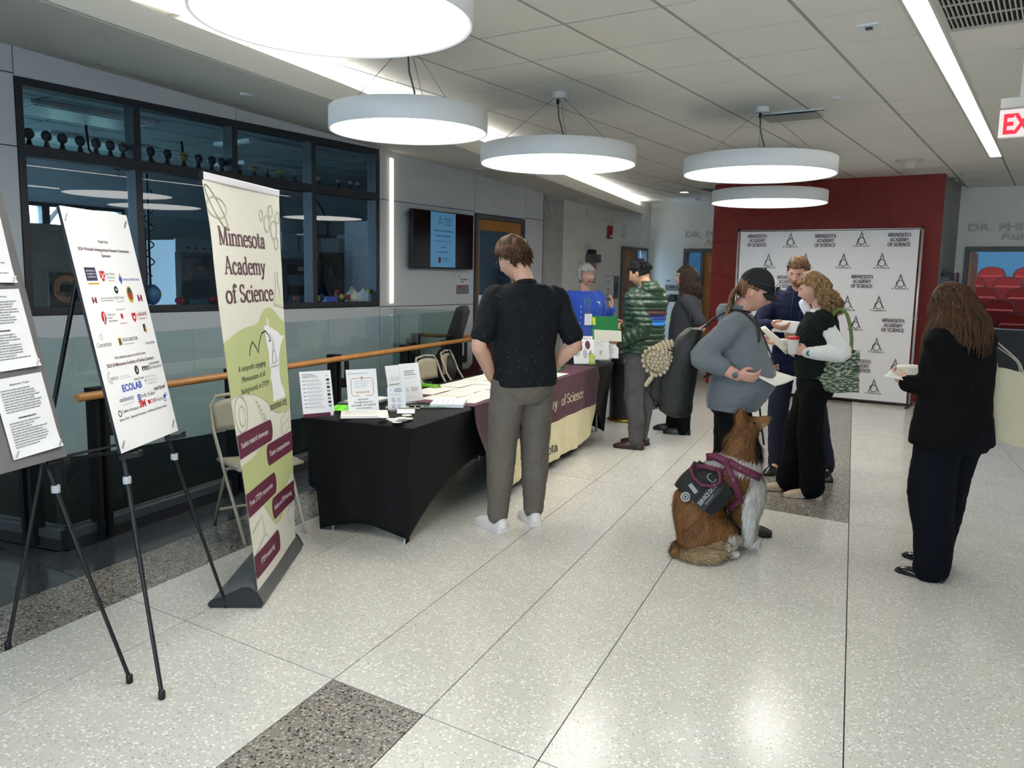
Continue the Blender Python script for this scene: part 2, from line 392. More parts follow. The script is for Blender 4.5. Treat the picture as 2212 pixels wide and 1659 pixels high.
# tiled ceiling with exposed T grid
cb_ = MB(); cyy = [-4.2, -2.0, 2.09, 4.31, 8.55, 14.3, 15.4]
cb_.prism([(4.2, 15.4), (4.2, -4.2)][::-1]+[(fx(y)-.5, y) for y in cyy[::-1]], CEIL+.03, CEIL+.1)
ceiling = struct(cb_.build('ceiling', M_tgrid))
struct(BX('ceiling_light_block', (-7.2, 4.4, -4.4, 15.4, 3.45, 3.55), M_soff))  # unseen slab added to stop sky light leaking in above the soffit
GX0, GY0 = None, None
p10 = G(1518.9, 76.9, CEIL)                            # a surveyed grid crossing
TS = .6096
ix0 = p10.x-math.ceil((p10.x+6.7)/TS)*TS; iy0 = p10.y-math.ceil((p10.y+4.2)/TS)*TS
nX = int((4.2-ix0)/TS)+1; nY = int((15.4-iy0)/TS)+1
tile_me = None
def in_red(cx, cy): return -4.54-.3 < cx < -1.42+.3 and cy > 12.35+.3
tiles = []
CEIL_SKIP = []
for i in range(nX):
    for j in range(nY):
        cx, cy = ix0+(i+.5)*TS, iy0+(j+.5)*TS
        tiles.append((i, j, cx, cy))
def build_tiles():
    global tile_me
    for i, j, cx, cy in tiles:
        if (i, j) in CEIL_SKIP or in_red(cx, cy) or cx < fx(cy)-.55: continue
        if cy > 1.2 and cx > -7 and cx < 3:
            if tile_me is None:
                o = MB().box(-TS/2+.012, TS/2-.012, -TS/2+.009, TS/2-.009, 0, .012).build('ceiling_tile', M_tile, ceiling); tile_me = o.data; o.location = (cx, cy, CEIL)
            else:
                o = bpy.data.objects.new('ceiling_tile', tile_me); COL.objects.link(o); o.parent = ceiling; o.location = (cx, cy, CEIL)
rest = MB()
for i, j, cx, cy in tiles:
    if not (cy > 1.2 and -7 < cx < 3) and cx > fx(cy)-.55: rest.box(cx-TS/2+.012, cx+TS/2-.012, cy-TS/2+.006, cy+TS/2-.006, CEIL, CEIL+.012)
rest.build('ceiling_tile', M_tile, ceiling, kind='stuff')
tg = MB()
for i in range(nX+1):
    y_ = next((y for y in [-4.2+.1*k for k in range(196)] if ix0+i*TS > fx(y)-.5), None)
    if y_ is not None: tg.box(ix0+i*TS-.012, ix0+i*TS+.012, y_, 15.4, CEIL+.004, CEIL+.03)
for j in range(nY+1): tg.box(max(-6.75, fx(iy0+j*TS)-.5), 4.2, iy0+j*TS-.006, iy0+j*TS+.006, CEIL+.006, CEIL+.03)
tg.build('grid', M_tgrid, ceiling)

# far walls
WBX = -6.70
wb = MB(); Dy0, Dy1, Dz = 13.60, 14.74, 2.18
for y0, y1, z0, z1 in ((11.52, Dy0, -.3, 3.4), (Dy0, Dy1, Dz, 3.4), (Dy1, 15.0, -.3, 3.4)): wb.box(WBX-.15, WBX, y0, y1, z0, z1)
struct(wb.build('wall_far_left', M_white))
struct(BX('wall_recess', (WBX-.15, WBX, 10.62, 11.52, -.3, 3.4), M_grey))
YC = 14.85
wc = MB(); Cx0, Cx1 = -6.0, -4.0
for x0, x1, z0, z1 in ((-6.85, Cx0, -.3, 3.4), (Cx0, Cx1, 2.18, 3.4), (Cx1, -3.6, -.3, 3.4)): wc.box(x0, x1, YC, YC+.15, z0, z1)
struct(wc.build('wall_far_auditorium', M_white))
RY = 12.36
rd = MB(); rd.box(-4.54, -1.41, RY, RY+.03, -.1, 3.3); struct(rd.build('wall_red', M_red))
sd = MB(); sd.box(-4.54, -1.412, RY+.03, 14.45, -.1, 3.3); struct(sd.build('wall_red_return', mat('block side paint', '8f918f', .7)))
YR = 14.30
wr = MB(); Rx0, Rx1 = -1.29, 1.2
for x0, x1, z0, z1 in ((-1.5, Rx0, -.3, 3.4), (Rx0, Rx1, 2.17, 3.4), (Rx1, 4.4, -.3, 3.4)): wr.box(x0, x1, YR, YR+.15, z0, z1)
struct(wr.build('wall_far_right', M_white))
struct(BX('wall_right', (4.2, 4.35, -4.2, 15.4, -.3, 3.4), M_white))
wk = MB(); wk.box(-7.2, 4.35, -4.35, -4.2, -.3, .6); wk.box(-7.2, 4.35, -4.35, -4.2, 2.6, 3.4); wk.box(-7.2, -1.65, -4.35, -4.2, .6, 2.6); wk.box(1.8, 4.35, -4.35, -4.2, .6, 2.6); struct(wk.build('wall_back', M_white))
w3 = struct(bpy.data.objects.new('fill_window', None)); COL.objects.link(w3)  # unseen window added behind the camera for frontal fill light
for k in range(3):
    b_ = MB(); x_ = -1.65+k*1.15; b_.box(x_, x_+.04, -4.3, -4.22, .6, 2.6); b_.box(x_+1.11, x_+1.15, -4.3, -4.22, .6, 2.6); b_.box(x_+.04, x_+1.11, -4.3, -4.22, .6, .65); b_.box(x_+.04, x_+1.11, -4.3, -4.22, 2.55, 2.6); b_.build('frame_member', M_frame, w3)
ld = bpy.data.lights.new('fill_window_portal', 'AREA'); ld.shape = 'RECTANGLE'; ld.size = 3.45; ld.size_y = 2.0; ld.cycles.is_portal = True  # portal for the added fill window
lo = bpy.data.objects.new('fill_window_portal', ld); COL.objects.link(lo); lo.location = (.075, -4.36, 1.6); lo.rotation_euler = (R(90), 0, 0)
# rest of the left wall, behind the strip
# doors ------------------------------------------------------------
def frame_x(parent, x, y0, y1, z, w=.05, d=.1):        # frame in a wall facing +x
    b = MB(); b.box(x-.12, x+.02, y0, y0+w, 0, z); b.box(x-.12, x+.02, y1-w, y1, 0, z); b.box(x-.12, x+.02, y0+w, y1-w, z-w, z)
    return b.build('door_frame', M_dframe, parent)
door = struct(bpy.data.objects.new('door_1', None)); COL.objects.link(door)
frame_x(door, WX, DY0, DY1, DZ)
dl = MB(); y0, y1 = DY0+.055, DY1-.055; vy0, vy1 = 8.99, 9.83; vz0, vz1 = 1.02, 2.20
dl.box(WX-.06, WX-.015, y0, vy0, .01, DZ-.055); dl.box(WX-.06, WX-.015, vy1, y1, .01, DZ-.055); dl.box(WX-.06, WX-.015, vy0, vy1, .01, vz0); dl.box(WX-.06, WX-.015, vy0, vy1, vz1, DZ-.055)
leaf = dl.build('door_leaf', M_wood, door)
BX('pane', (WX-.042, WX-.036, vy0, vy1, vz0, vz1), M_wglass, leaf)
lf = MB(); lf.box(WX-.012, WX-.005, vy0-.03, vy1+.03, vz1, vz1+.03); lf.box(WX-.012, WX-.005, vy0-.03, vy1+.03, vz0-.03, vz0); lf.box(WX-.012, WX-.005, vy0-.03, vy0, vz0, vz1); lf.box(WX-.012, WX-.005, vy1, vy1+.03, vz0, vz1)
lf.build('vision_frame', M_wood, leaf)
hd = MB(); hd.lathe([(.0,0),(.034,0),(.034,.012),(.012,.014),(.012,.055)], 18, Matrix.Translation((WX-.015, 8.965, 1.0)) @ Matrix.Rotation(R(90), 4, 'Y'))
hd.tube([(WX+.035,8.965,1.0),(WX+.045,8.99,1.0),(WX+.045,9.10,.998)], .010, 10); hd.build('lever_handle', M_steel, leaf, smooth=True)
for z in (.25, 1.2, 2.12): BX('hinge', (WX-.012, WX+.012, DY1-.062, DY1-.045, z-.06, z+.06), M_steel, door)
# door B, ajar dark wood
d2 = struct(bpy.data.objects.new('door_2', None)); COL.objects.link(d2)
frame_x(d2, WBX, Dy0, Dy1, Dz)
BX('door_leaf', (WBX-.05, WBX-.005, Dy0+.05, Dy0+.72, .01, Dz-.05), mat('dark veneer', '8a6238', .45, var=.1, vscale=6), d2)
BX('push_plate', (WBX-.005, WBX-.001, Dy0+.60, Dy0+.68, .9, 1.2), M_steel, d2)
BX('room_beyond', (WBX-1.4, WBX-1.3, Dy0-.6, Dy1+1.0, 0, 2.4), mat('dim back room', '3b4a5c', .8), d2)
# door C to auditorium
d3 = struct(bpy.data.objects.new('door_3', None)); COL.objects.link(d3)
fc = MB(); fc.box(Cx0, Cx0+.07, YC-.03, YC+.1, 0, 2.18); fc.box(Cx0+.07, Cx1, YC-.03, YC+.1, 2.11, 2.18); fc.box(-5.66, -5.60, YC-.03, YC+.1, 0, 2.11); fc.build('door_frame', M_dframe, d3)
BX('pane', (Cx0+.07, -5.66, YC+.03, YC+.036, .1, 2.11), M_wglass, d3)
lc = MB(); lc.box(-5.6, -5.40, YC, YC+.045, .01, 2.11); lc.box(-5.40, -5.26, YC, YC+.045, .01, 1.0); lc.box(-5.40, -5.26, YC, YC+.045, 1.85, 2.11); lc.box(-5.26, -4.7, YC, YC+.045, .01, 2.11)
l3 = lc.build('door_leaf', M_wood, d3); BX('pane', (-5.40, -5.26, YC+.02, YC+.026, 1.0, 1.85), M_wglass, l3)
# door R, open
d4 = struct(bpy.data.objects.new('door_4', None)); COL.objects.link(d4)
fr4 = MB(); fr4.box(Rx0, Rx0+.06, YR-.03, YR+.16, 0, 2.17); fr4.box(Rx0+.06, Rx1, YR-.03, YR+.16, 2.10, 2.17); fr4.build('door_frame', M_dframe, d4)
BX('door_leaf', (Rx0+.065, Rx0+.11, YR-.02, YR+1.0, .01, 2.1), M_wood, d4, M=None)
bb = MB(); bb.box(WBX, WBX+.012, 11.52, Dy0, 0, .1); bb.box(WBX, WBX+.012, 10.6, 11.52, 0, .1); struct(bb.build('baseboard_left', mat('grey base', '6a6b6d', .6)))
# ================================================================ light fittings
E_disc = emis('lamp diffuser', 'fffdf6', 6.5)
E_lin = emis('linear diffuser', 'fffaf0', 7.0)
E_cove = emis('cove strip', 'fffdf6', 26.0)
E_vert = emis('wall strip diffuser', 'fff4d8', 2.6)
M_lampw = mat('white lamp shell', 'dadbdd', .5)
M_wire = mat('steel wire', '8d8f92', .4, metal=.6)
def ring_lamp(x, y, r, z, label, cx=None, cy=None):
    t = thing('pendant_lamp', label, 'pendant lamp', (x, y, z), 0, 'round disc pendants'); h = .135
    b = MB(); b.lathe([(r-.012,.004),(r-.004,0),(r,.004),(r,h-.004),(r-.004,h),(0.001,h)], 72, caps=False); b.build('shell', M_lampw, t, smooth=True, sharp=50)
    b = MB(); b.add([((r-.011)*math.cos(2*math.pi*k/64), (r-.011)*math.sin(2*math.pi*k/64), .011) for k in range(64)], [tuple(range(64))[::-1]]); b.build('diffuser', E_disc, t)
    ch = CEIL-z
    b = MB(); b.lathe([(.001,ch-.045),(.055,ch-.045),(.06,ch-.04),(.06,ch)], 28, caps=False); b.build('canopy', M_lampw, t, smooth=True, sharp=40)
    for k in range(3):
        a = R(90+120*k+20); MB().tube([(.045*math.cos(a), .045*math.sin(a), ch-.045), ((r-.12)*math.cos(a), (r-.12)*math.sin(a), h)], .0022, 6).build('suspension_wire', M_wire, t)
    MB().tube([(-.02,.01,ch-.05),(-.015,.02,ch-.18),(.02,.03,h+.12),(.03,.03,h)], .006, 8).build('power_cord', mat('cord', '5a5b5e', .6), t, smooth=True)
    MB().tube([(-.02,.01,ch-.045),(-.02,.01,ch-.085)], .012, 8).build('cord_grip', M_black, t)
    return t
LZ = 2.48
for px, py, r, lb in ((722, 48, .5, 'large round white disc pendant nearest the camera at top'), (883, 287, .5, 'white disc pendant hanging in front of the lab windows'),
                      (1205, 357, .622, 'white disc pendant above the tables, right of the window-side one'), (1639, 379, .63, 'white disc pendant nearer of the two before the red wall'), (1660, 440, .645, 'white disc pendant closest to the red wall')):
    p = G(px, py, LZ); ring_lamp(p.x, p.y, r, LZ, lb)
for x, y, r, lb in ((-1.35, 1.15, .5, 'white disc pendant just above the photographer'), (-1.5, -1.6, .62, 'white disc pendant behind the photographer')): ring_lamp(x, y, r, LZ, lb)
# recessed linear light at right
ll = thing('linear_light', 'long narrow recessed ceiling light with bright white lens', 'ceiling light', (-.76, 0, CEIL-.002))
BX('lens', (-.055, .055, -3.5, 10.9, -.012, -.004), E_lin, ll)
b = MB(); b.box(-.075, -.055, -3.5, 10.92, -.014, .0); b.box(.055, .075, -3.5, 10.92, -.014, .0); b.box(-.055, .055, 10.9, 10.92, -.014, 0); b.build('trim', mat('white trim', 'cfcdc7', .5), ll)
ll2 = thing('linear_light', 'long recessed ceiling light right of the photographer', 'ceiling light', (2.3, 0, CEIL)); BX('lens', (-.055, .055, -3.5, 10.9, -.012, -.004), E_lin, ll2)
# cove strip on the soffit ledge
cv = thing('cove_light', 'glowing strip hidden behind the white ceiling fascia', 'cove light', (0, 0, 0))
b = MB()
for (xa, ya), (xb, yb) in zip(FB, FB[1:]):
    b.add([(xa-.05,ya,2.925),(xb-.05,yb,2.925),(xb-.11,yb,2.925),(xa-.11,ya,2.925)], [(0,1,2,3)])
b.build('strip', E_cove, cv)
# vertical strip in the cladding
vl = thing('wall_light', 'tall vertical warm light strip in the grey panel wall', 'wall light', (WX, 7.24, 1.24))
BX('lens', (0, .02, -.028, .028, .02, 1.66), E_vert, vl, bevel=.008)
BX('channel', (-.01, .004, -.034, .034, 0, 1.68), mat('white trim', 'cfcdc7', .5), vl)
# ================================================================ laboratory behind the windows
LX0, LY0, LY1 = -12.0, 2.2, 13.55
M_labw = mat('lab wall paint', 'c9d4d8', .8)
M_labc = mat('lab ceiling', '98a4ac', .9)
lw = MB(); wy = [(5.93, 6.14), (6.21, 6.72), (6.79, 7.32)]; wz0, wz1 = 2.10, 2.47
lw.box(LX0-.2, LX0, 5.4, LY1, -.1, wz0); lw.box(LX0-.2, LX0, 5.4, LY1, wz1, 3.4); lw.box(LX0-.2, LX0, LY0, 5.4, -.1, .4); lw.box(LX0-.2, LX0, LY0, 5.4, 2.9, 3.4); lw.box(LX0-.2, LX0, LY0, 2.3, .4, 2.9); lw.box(LX0-.2, LX0, 5.3, 5.4, .4, 2.9)  # large near-end opening is unseen, added to brighten the lab
ys = [5.4]+[v for w in wy for v in w]+[LY1]
for a, b in zip(ys[0::2], ys[1::2]): lw.box(LX0-.2, LX0, a, b, wz0, wz1)
struct(lw.build('wall_lab_back', M_labw))
struct(BX('wall_lab_near', (LX0-.2, WX-.13, LY0-.15, LY0, -.1, 3.4), M_labw)); struct(BX('wall_lab_far', (LX0-.2, WX-.28, LY1, LY1+.03, -.1, 3.4), M_labw))
struct(BX('floor_lab', (LX0-.2, WX-.13, LY0-.1, LY1, -.3, 0), mat('lab floor', '6f7376', .4)))
lc = struct(BX('ceiling_lab', (LX0-.2, WX-.13, LY0-.1, LY1, 3.12, 3.3), M_labc))
tl = MB()
for i in range(9):
    for j in range(19): tl.box(LX0+.02+i*.61, LX0+.60+i*.61, LY0+.02+j*.61, LY0+.60+j*.61, 3.10, 3.12)
tl.build('ceiling_tile', M_labc, lc, kind='stuff')
for k, (x, y) in enumerate(((-8.2, 4.6), (-8.2, 7.0), (-9.8, 5.6), (-9.8, 8.2))):
    t = thing('lab_ceiling_fixture', ['unlit ceiling fixture near the lab window, nearer one', 'unlit ceiling fixture near the lab window, farther one', 'unlit ceiling fixture deep in the lab, nearer one', 'unlit ceiling fixture deep in the lab, farther one'][k], 'ceiling light', (x, y, 3.06), 0, 'lab ceiling fixtures')
    BX('frame', (-.32, .32, -.62, .62, 0, .04), M_lampw, t); BX('lens', (-.28, .28, -.58, .58, -.008, 0), mat('unlit lens', 'b9c2c8', .3), t)
lwin = struct(bpy.data.objects.new('window_2', None)); COL.objects.link(lwin)
for a, b in wy:
    f = MB(); f.box(LX0-.08, LX0+.02, a-.03, a+.02, wz0-.03, wz1+.03); f.box(LX0-.08, LX0+.02, b-.02, b+.03, wz0-.03, wz1+.03); f.box(LX0-.08, LX0+.02, a+.02, b-.02, wz0-.03, wz0+.02); f.box(LX0-.08, LX0+.02, a+.02, b-.02, wz1-.02, wz1+.03)
    f.build('frame_member', mat('dark alu', '2c3038', .5), lwin)
    BX('pane', (LX0-.05, LX0-.045, a, b, wz0, wz1), M_cglass, lwin)
# daylight portals for the lab windows and the added unseen opening
for a, b, wz0, wz1 in [(a, b, wz0, wz1) for a, b in wy]+[(2.3, 5.3, .4, 2.9)]:
    ld = bpy.data.lights.new('lab_daylight_portal', 'AREA'); ld.shape = 'RECTANGLE'; ld.size = b-a; ld.size_y = wz1-wz0; ld.cycles.is_portal = True
    lo = bpy.data.objects.new('lab_daylight_portal', ld); COL.objects.link(lo); lo.location = (LX0-.21, (a+b)/2, (wz0+wz1)/2); lo.rotation_euler = (R(90), 0, R(-90)); 
# ground and trees outside
struct(BX('ground', (-60, LX0-.2, -25, 40, -1.2, -1.0), mat('lawn', '5f7050', .9, var=.2, vscale=1)))
def tree(x, y, h, seed, label):
    rr = random.Random(seed); t = thing('tree', label, 'tree', (x, y, -1.0), 0, 'trees outside the lab')
    b = MB(); tips = []
    def br(p, d, l, r, n):
        q = p+d*l; b.tube([p, (p+q)/2+Vector((rr.uniform(-.1,.1), rr.uniform(-.1,.1), 0))*l*.3, q], [r, r*.8, r*.6], 6)
        if n == 0: tips.append(q); return
        for k in range(3):
            nd = (d+Vector((rr.uniform(-.9,.9), rr.uniform(-.9,.9), rr.uniform(-.1,.5)))).normalized(); br(q, nd, l*.7, r*.6, n-1)
    br(Vector((0,0,0)), Vector((0,0,1)), h*.35, .16, 4); b.build('trunk', mat('bark', '3c3630', .9), t)
    f = MB()
    for q in tips:
        for k in range(9):
            c = q+Vector((rr.gauss(0,.4), rr.gauss(0,.4), rr.gauss(0,.35))); a = Vector((rr.gauss(0,1), rr.gauss(0,1), rr.gauss(0,1))).normalized()*.12; e = a.orthogonal().normalized()*.07
            f.add([c-a, c+e, c+a, c-e], [(0,1,2,3)])
    f.build('foliage', mat('leaves', '4a5a50', .8), t, kind='stuff')
tree(-17, 8.6, 6, 1, 'bare tree beyond the left lab window pane'); tree(-22, 13.5, 7, 2, 'tree beyond the middle lab window pane'); tree(-27, 18.5, 6.5, 3, 'tree beyond the right lab window pane')

M_hood = mat('fume hood grey', 'a8afb4', .5); M_dk = mat('lab dark', '22262b', .5); M_card = mat('white carton', 'b9bcc0', .7)
t = thing('fume_hood', 'grey fume hood with sash and dark interior in the lab', 'fume hood', (-10.4, 7.58, 0))
BX('base_cabinet', (-.4, .4, -.75, .75, 0, .88), mat('lab casework', '6d747a', .5), t); BX('worktop', (-.42, .45, -.78, .78, .88, .93), M_dk, t)
b = MB(); b.box(-.4, -.36, -.75, .75, .93, 2.35); b.box(-.4, .4, -.75, -.66, .93, 1.85); b.box(-.4, .4, .66, .75, .93, 1.85); b.box(-.4, .4, -.75, .75, 1.85, 2.0); b.build('housing', M_hood, t)
BX('header_panel', (.4, .42, -.75, .75, 1.84, 2.02), M_hood, t)
for k in range(6): MB().lathe([(.012,0),(.012,.02)], 10, Matrix.Translation((.42, -.55+k*.12, 1.9)) @ Matrix.Rotation(R(90), 4, 'Y')).build('knob', M_dk, t)
BX('sash', (.36, .37, -.66, .66, 1.45, 1.85), M_cglass, t)
b = MB(); b.box(.2, .35, -.5, -.2, .93, 1.2); b.build('instrument', mat('pale instrument', '97a6ae', .5), t)
def boxthing(name, label, cat, dims, m, grp=None):
    x0, x1, y0, y1, z0, z1 = dims; o = BX(name, (x0-(x0+x1)/2, x1-(x0+x1)/2, y0-(y0+y1)/2, y1-(y0+y1)/2, 0, z1-z0), m, bevel=.01); o.location = ((x0+x1)/2, (y0+y1)/2, z0); return tag(o, label, cat, grp)
def fridge(x, y, w, h, label, glassdoor, col):
    t = thing('laboratory_fridge', label, 'fridge', (x, y, 0)); m = mat('fridge '+col, col, .4)
    BX('body', (-.38, .32, -w/2, w/2, 0, h), m, t)
    if glassdoor:
        b = MB(); b.box(.32, .37, -w/2, -w/2+.07, .1, h-.12); b.box(.32, .37, w/2-.07, w/2, .1, h-.12); b.box(.32, .37, -w/2+.07, w/2-.07, .1, .2); b.box(.32, .37, -w/2+.07, w/2-.07, h-.2, h-.12); d = b.build('door', M_steel, t)
        BX('pane', (.34, .345, -w/2+.07, w/2-.07, .2, h-.2), M_cglass, d); BX('dark_interior', (.321, .324, -w/2+.07, w/2-.07, .2, h-.2), M_dk, t)
        for z in (.5, .8, 1.1, 1.4): BX('shelf_goods', (.325, .335, -w/2+.1, w/2-.15, z, z+.16), mat('shelf goods', '7f93a0', .5), t)
        BX('nameplate', (.37, .374, -.1, .12, h-.3, h-.24), M_card, d)
    else: BX('door', (.32, .37, -w/2+.01, w/2-.01, .1, h*.72), m, t); BX('upper_door', (.32, .37, -w/2+.01, w/2-.01, h*.74, h-.02), m, t); BX('handle', (.37, .40, -w/2+.05, -w/2+.08, .7, 1.2), M_steel, t)
fridge(-10.0, 8.75, .75, 1.92, 'glass-fronted lab fridge with pale boxes on top', True, '9aa6ac')
fridge(-10.0, 10.02, .62, 1.93, 'pale blue-white lab fridge beside dark shelving', False, 'a9c2d8')
boxthing('carton', 'white carton on glass-fronted fridge, left one of the lower two', 'box', (-10.15, -9.8, 8.5, 8.82, 1.92, 2.2), M_card, 'cartons on the lab fridges')
boxthing('carton', 'white carton stacked on top of another on the glass fridge', 'box', (-10.15, -9.85, 8.52, 8.75, 2.2, 2.40), M_card, 'cartons on the lab fridges')
boxthing('carton', 'white carton on glass-fronted fridge, right one of the lower two', 'box', (-10.15, -9.8, 8.9, 9.12, 1.92, 2.18), M_card, 'cartons on the lab fridges')
boxthing('carton', 'wide white carton on the pale lab fridge', 'box', (-10.2, -9.8, 9.66, 9.95, 1.93, 2.15), M_card, 'cartons on the lab fridges')
boxthing('carton', 'tall white carton on the pale lab fridge', 'box', (-10.2, -9.8, 10.02, 10.28, 1.93, 2.24), M_card, 'cartons on the lab fridges')
t = thing('shelving_unit', 'dark shelving unit crowded with bottles in the lab', 'shelf', (-10.0, 9.40, 0))
b = MB(); b.box(-.3, .3, -.28, -.25, 0, 1.92); b.box(-.3, .3, .25, .28, 0, 1.92); b.box(-.3, -.27, -.25, .25, 0, 1.92); b.build('side', M_dk, t)
for z in (.3, .7, 1.1, 1.5, 1.89): BX('shelf', (-.27, .3, -.25, .25, z, z+.03), M_dk, t)
rr = random.Random(3)
for z in (.73, 1.13, 1.53):
    for k in range(4):
        o = MB().lathe([(.04,0),(.04,.14),(.015,.18),(.015,.22)], 10).build('bottle', mat('lab bottle %d' % (k % 3), ['3d4c58', '5a6b74', '2f3a44'][k % 3], .3), loc=(-9.85, 9.24+k*.1, z+.0), smooth=True); tag(o, 'dark bottle on the lab shelving unit', 'bottle', 'bottles on lab shelving')
t = thing('tall_cabinet', 'tall grey metal cabinet at right end of the lab window', 'cabinet', (-8.6, 9.35, 0))
BX('body', (-.3, .3, -.45, .45, 1.05, 2.35), mat('grey cabinet', '5f676e', .45), t); BX('door', (.3, .32, -.44, -.01, 1.07, 2.33), mat('grey cabinet', '5f676e', .45), t); BX('door', (.3, .32, .01, .44, 1.07, 2.33), mat('grey cabinet', '5f676e', .45), t); BX('support', (-.3, .3, -.45, .45, 0, 1.05), M_dk, t)
t = thing('lab_bench', 'long black-topped lab bench below the windows', 'bench', (-8.3, 5.6, 0))
BX('worktop', (-.5, .5, -2.6, 2.4, .9, .95), M_dk, t)
for k in range(4): BX('cabinet', (-.45, .45, -2.55+k*1.24, -1.35+k*1.24, 0, .9), mat('lab casework', '6d747a', .5), t)
# hanging power cords with coils
for k, (x, y, lb) in enumerate(((-8.8, 5.0, 'black coiled power cord hanging behind the sponsor poster'), (-8.8, 6.15, 'black coiled power cord hanging left of the roll-up banner'))):
    t = thing('hanging_power_cord', lb, 'cord', (x, y, 3.1), 0, 'hanging lab cords')
    p = [(0,0,0),(0,.02,-.25),(0,.15,-.38),(0,.35,-.42),(0,.55,-.3),(0,.62,-.3),(0,.68,-.42),(0,.68,-1.75)]
    MB().tube(p, .014, 8).build('cord', M_black, t, smooth=True)
    q = [(.04*math.cos(a*.9), .68+.06*math.sin(a*.9), -.6-a*.028) for a in range(36)]
    MB().tube(q, .008, 6).build('coil', M_black, t, smooth=True); BX('plug_box', (-.05, .05, .62, .75, -1.85, -1.72), M_black, t)
t = thing('task_lamp', 'black articulated lamp hanging in the right window bay', 'lamp', (-7.6, 7.05, 3.1))
MB().tube([(0,0,0),(0,0,-.55),(0,.25,-.85),(0,.26,-1.05)], .016, 8).build('arm', M_black, t, smooth=True); BX('mount', (-.06, .06, -.18, .34, -1.07, -1.05), M_black, t)
MB().sphere((0,-.05,-.93), (.07,.06,.08)).build('head', M_black, t, smooth=True); MB().lathe([(.06,-1.05),(.04,-.99),(.02,-.97)], 14, Matrix.Translation((0,-.06,0))).build('lamp_foot', M_black, t, smooth=True)
# boards and posters in the lab
boxthing('notice_board', 'pale notice board standing behind the left lab pane', 'board', (-8.02, -8.0, 3.85, 4.55, .952, 2.0), mat('pale board', '8b9490', .7))
boxthing('whiteboard', 'pale rounded board standing behind the sponsor poster', 'board', (-7.92, -7.9, 4.62, 5.08, .952, 2.02), mat('whiteboard', '4a5456', .6))

# ================================================================ things on the window ledges
M_stand = mat('stand black', '1b1d22', .5)
cols = ['1d2025']*6+['3b4048']+['1d2025', '16181c', '8a7030', '1f242c', '20262e', '1d2025']+['6f7682', '7d6c2a', '77662c', '8a7a34', '80858c']+['8b8a80', '85867c', '8a8a82', '84857f']
ysl = [3.30, 3.43, 3.55, 3.69, 3.82, 3.94, 4.05, 4.30, 4.46, 4.62, 4.77, 4.91, 5.02, 5.22, 5.39, 5.55, 5.72, 5.90, 6.22, 6.50, 6.68, 6.80]
words = ['first', 'second', 'third', 'fourth', 'fifth', 'sixth', 'seventh']
cnt = {}
for k, (y, c) in enumerate(zip(ysl, cols)):
    pane = ['first', 'second', 'third', 'last'][0 if k < 7 else 1 if k < 13 else 2 if k < 18 else 3]; cnt[pane] = cnt.get(pane, 0)+1
    kind = {'7d6c2a': 'yellow', '77662c': 'yellow', '8a7a34': 'yellow', '8a7030': 'yellow and black'}.get(c, 'pale' if c[0] in '678' else 'dark')
    t = thing('display_model', f'{kind} small model on black foot, {words[cnt[pane]-1]} from left in {pane} upper pane', 'model', (WX-.09, y, zt+.04), 0, 'small models along the upper window ledge')
    MB().lathe([(.045,0),(.045,.006),(.022,.02),(.016,.045),(.012,.06)], 14).build('foot', M_stand, t, smooth=True)
    rr = random.Random(k); fl = (.9 if k < 13 else .55); r = .040 if k < 13 else .026
    if k in (14, 16, 17): MB().sphere((0,0,.088), (.035,.045,.018), 14, 8).build('model_head', mat('model '+c, c, .5), t, smooth=True)
    else:
        MB().sphere((0,0,.06+r*.95), (r*.8, r, r*fl+.006), 14, 8).build('model_head', mat('model '+c, c, .5), t, smooth=True)
        if k < 13: MB().tube([(-.0,-r*.9,.06+r), (.03,-r*.5,.06+r*1.2), (.03,r*.5,.06+r*1.2)], .006, 6).build('rim', mat('model rim', '30343a', .4), t)
# lower sill goods
def sill(name, label, cat, y, fn, z=Z0W+.055): 
    t = thing(name, label, cat, (WX-.09, y, z)); fn(t); return t
def f_board(t):
    BX('backing', (-.012, 0, -.14, .14, 0, .27), mat('black board', '191512', .6), t)
    P = Print(); o = mat('orange print', '8a5a44', .7); P.ring(o, 0, .14, .085, .05, z=1, a0=50, a1=310); P.rect(mat('brown print', '4c3020', .7), -.09, .09, .17, .03, z=2); P.build(t, 'printed_picture', frame((.001,0,0), (0,1,0), (0,0,1)))
sill('picture_board', 'dark picture board with orange ring leaning on the window sill', 'picture', 3.53, f_board)
def f_ball(t):
    for k, c in enumerate(('2f5f8a', '8a5030', '3a7a4a')): MB().sphere((0, .0+.01*k, .09), (.05-.004*k, .075-.006*k, .09-.012*k), 14, 10).build('shell_layer', mat('ball '+c, c, .5), t, smooth=True)
sill('model_globe', 'blue and orange oval model right of the sponsor poster', 'model', 4.27, f_ball)
def toys(col, n, seed, hh=.05):
    def f(t):
        rr = random.Random(seed)
        for k in range(n): MB().sphere((rr.uniform(-.01,.02), rr.uniform(-.06,.06), hh*(.5+.5*rr.random())), (.025, .03, hh*.6), 10, 7).build('lobe', mat('toy '+col[k % len(col)], col[k % len(col)], .5), t, smooth=True)
    return f
sill('plastic_toy', 'red plastic models on the sill right of the sponsor poster', 'toy', 4.52, toys(['8a2030', '9a2a30'], 4, 1))
sill('plastic_toy', 'dark red model left edge of the roll-up banner', 'toy', 4.88, toys(['7a1c28'], 3, 2))
sill('plastic_toy', 'red and green models right of the roll-up banner', 'toy', 5.88, toys(['8a1f2c', '205a38'], 3, 3))
sill('plastic_toy', 'yellow and blue ball-and-stick model in the last bay', 'toy', 6.20, toys(['b59b25', '1c2a5a', '20244a'], 5, 4, .06))
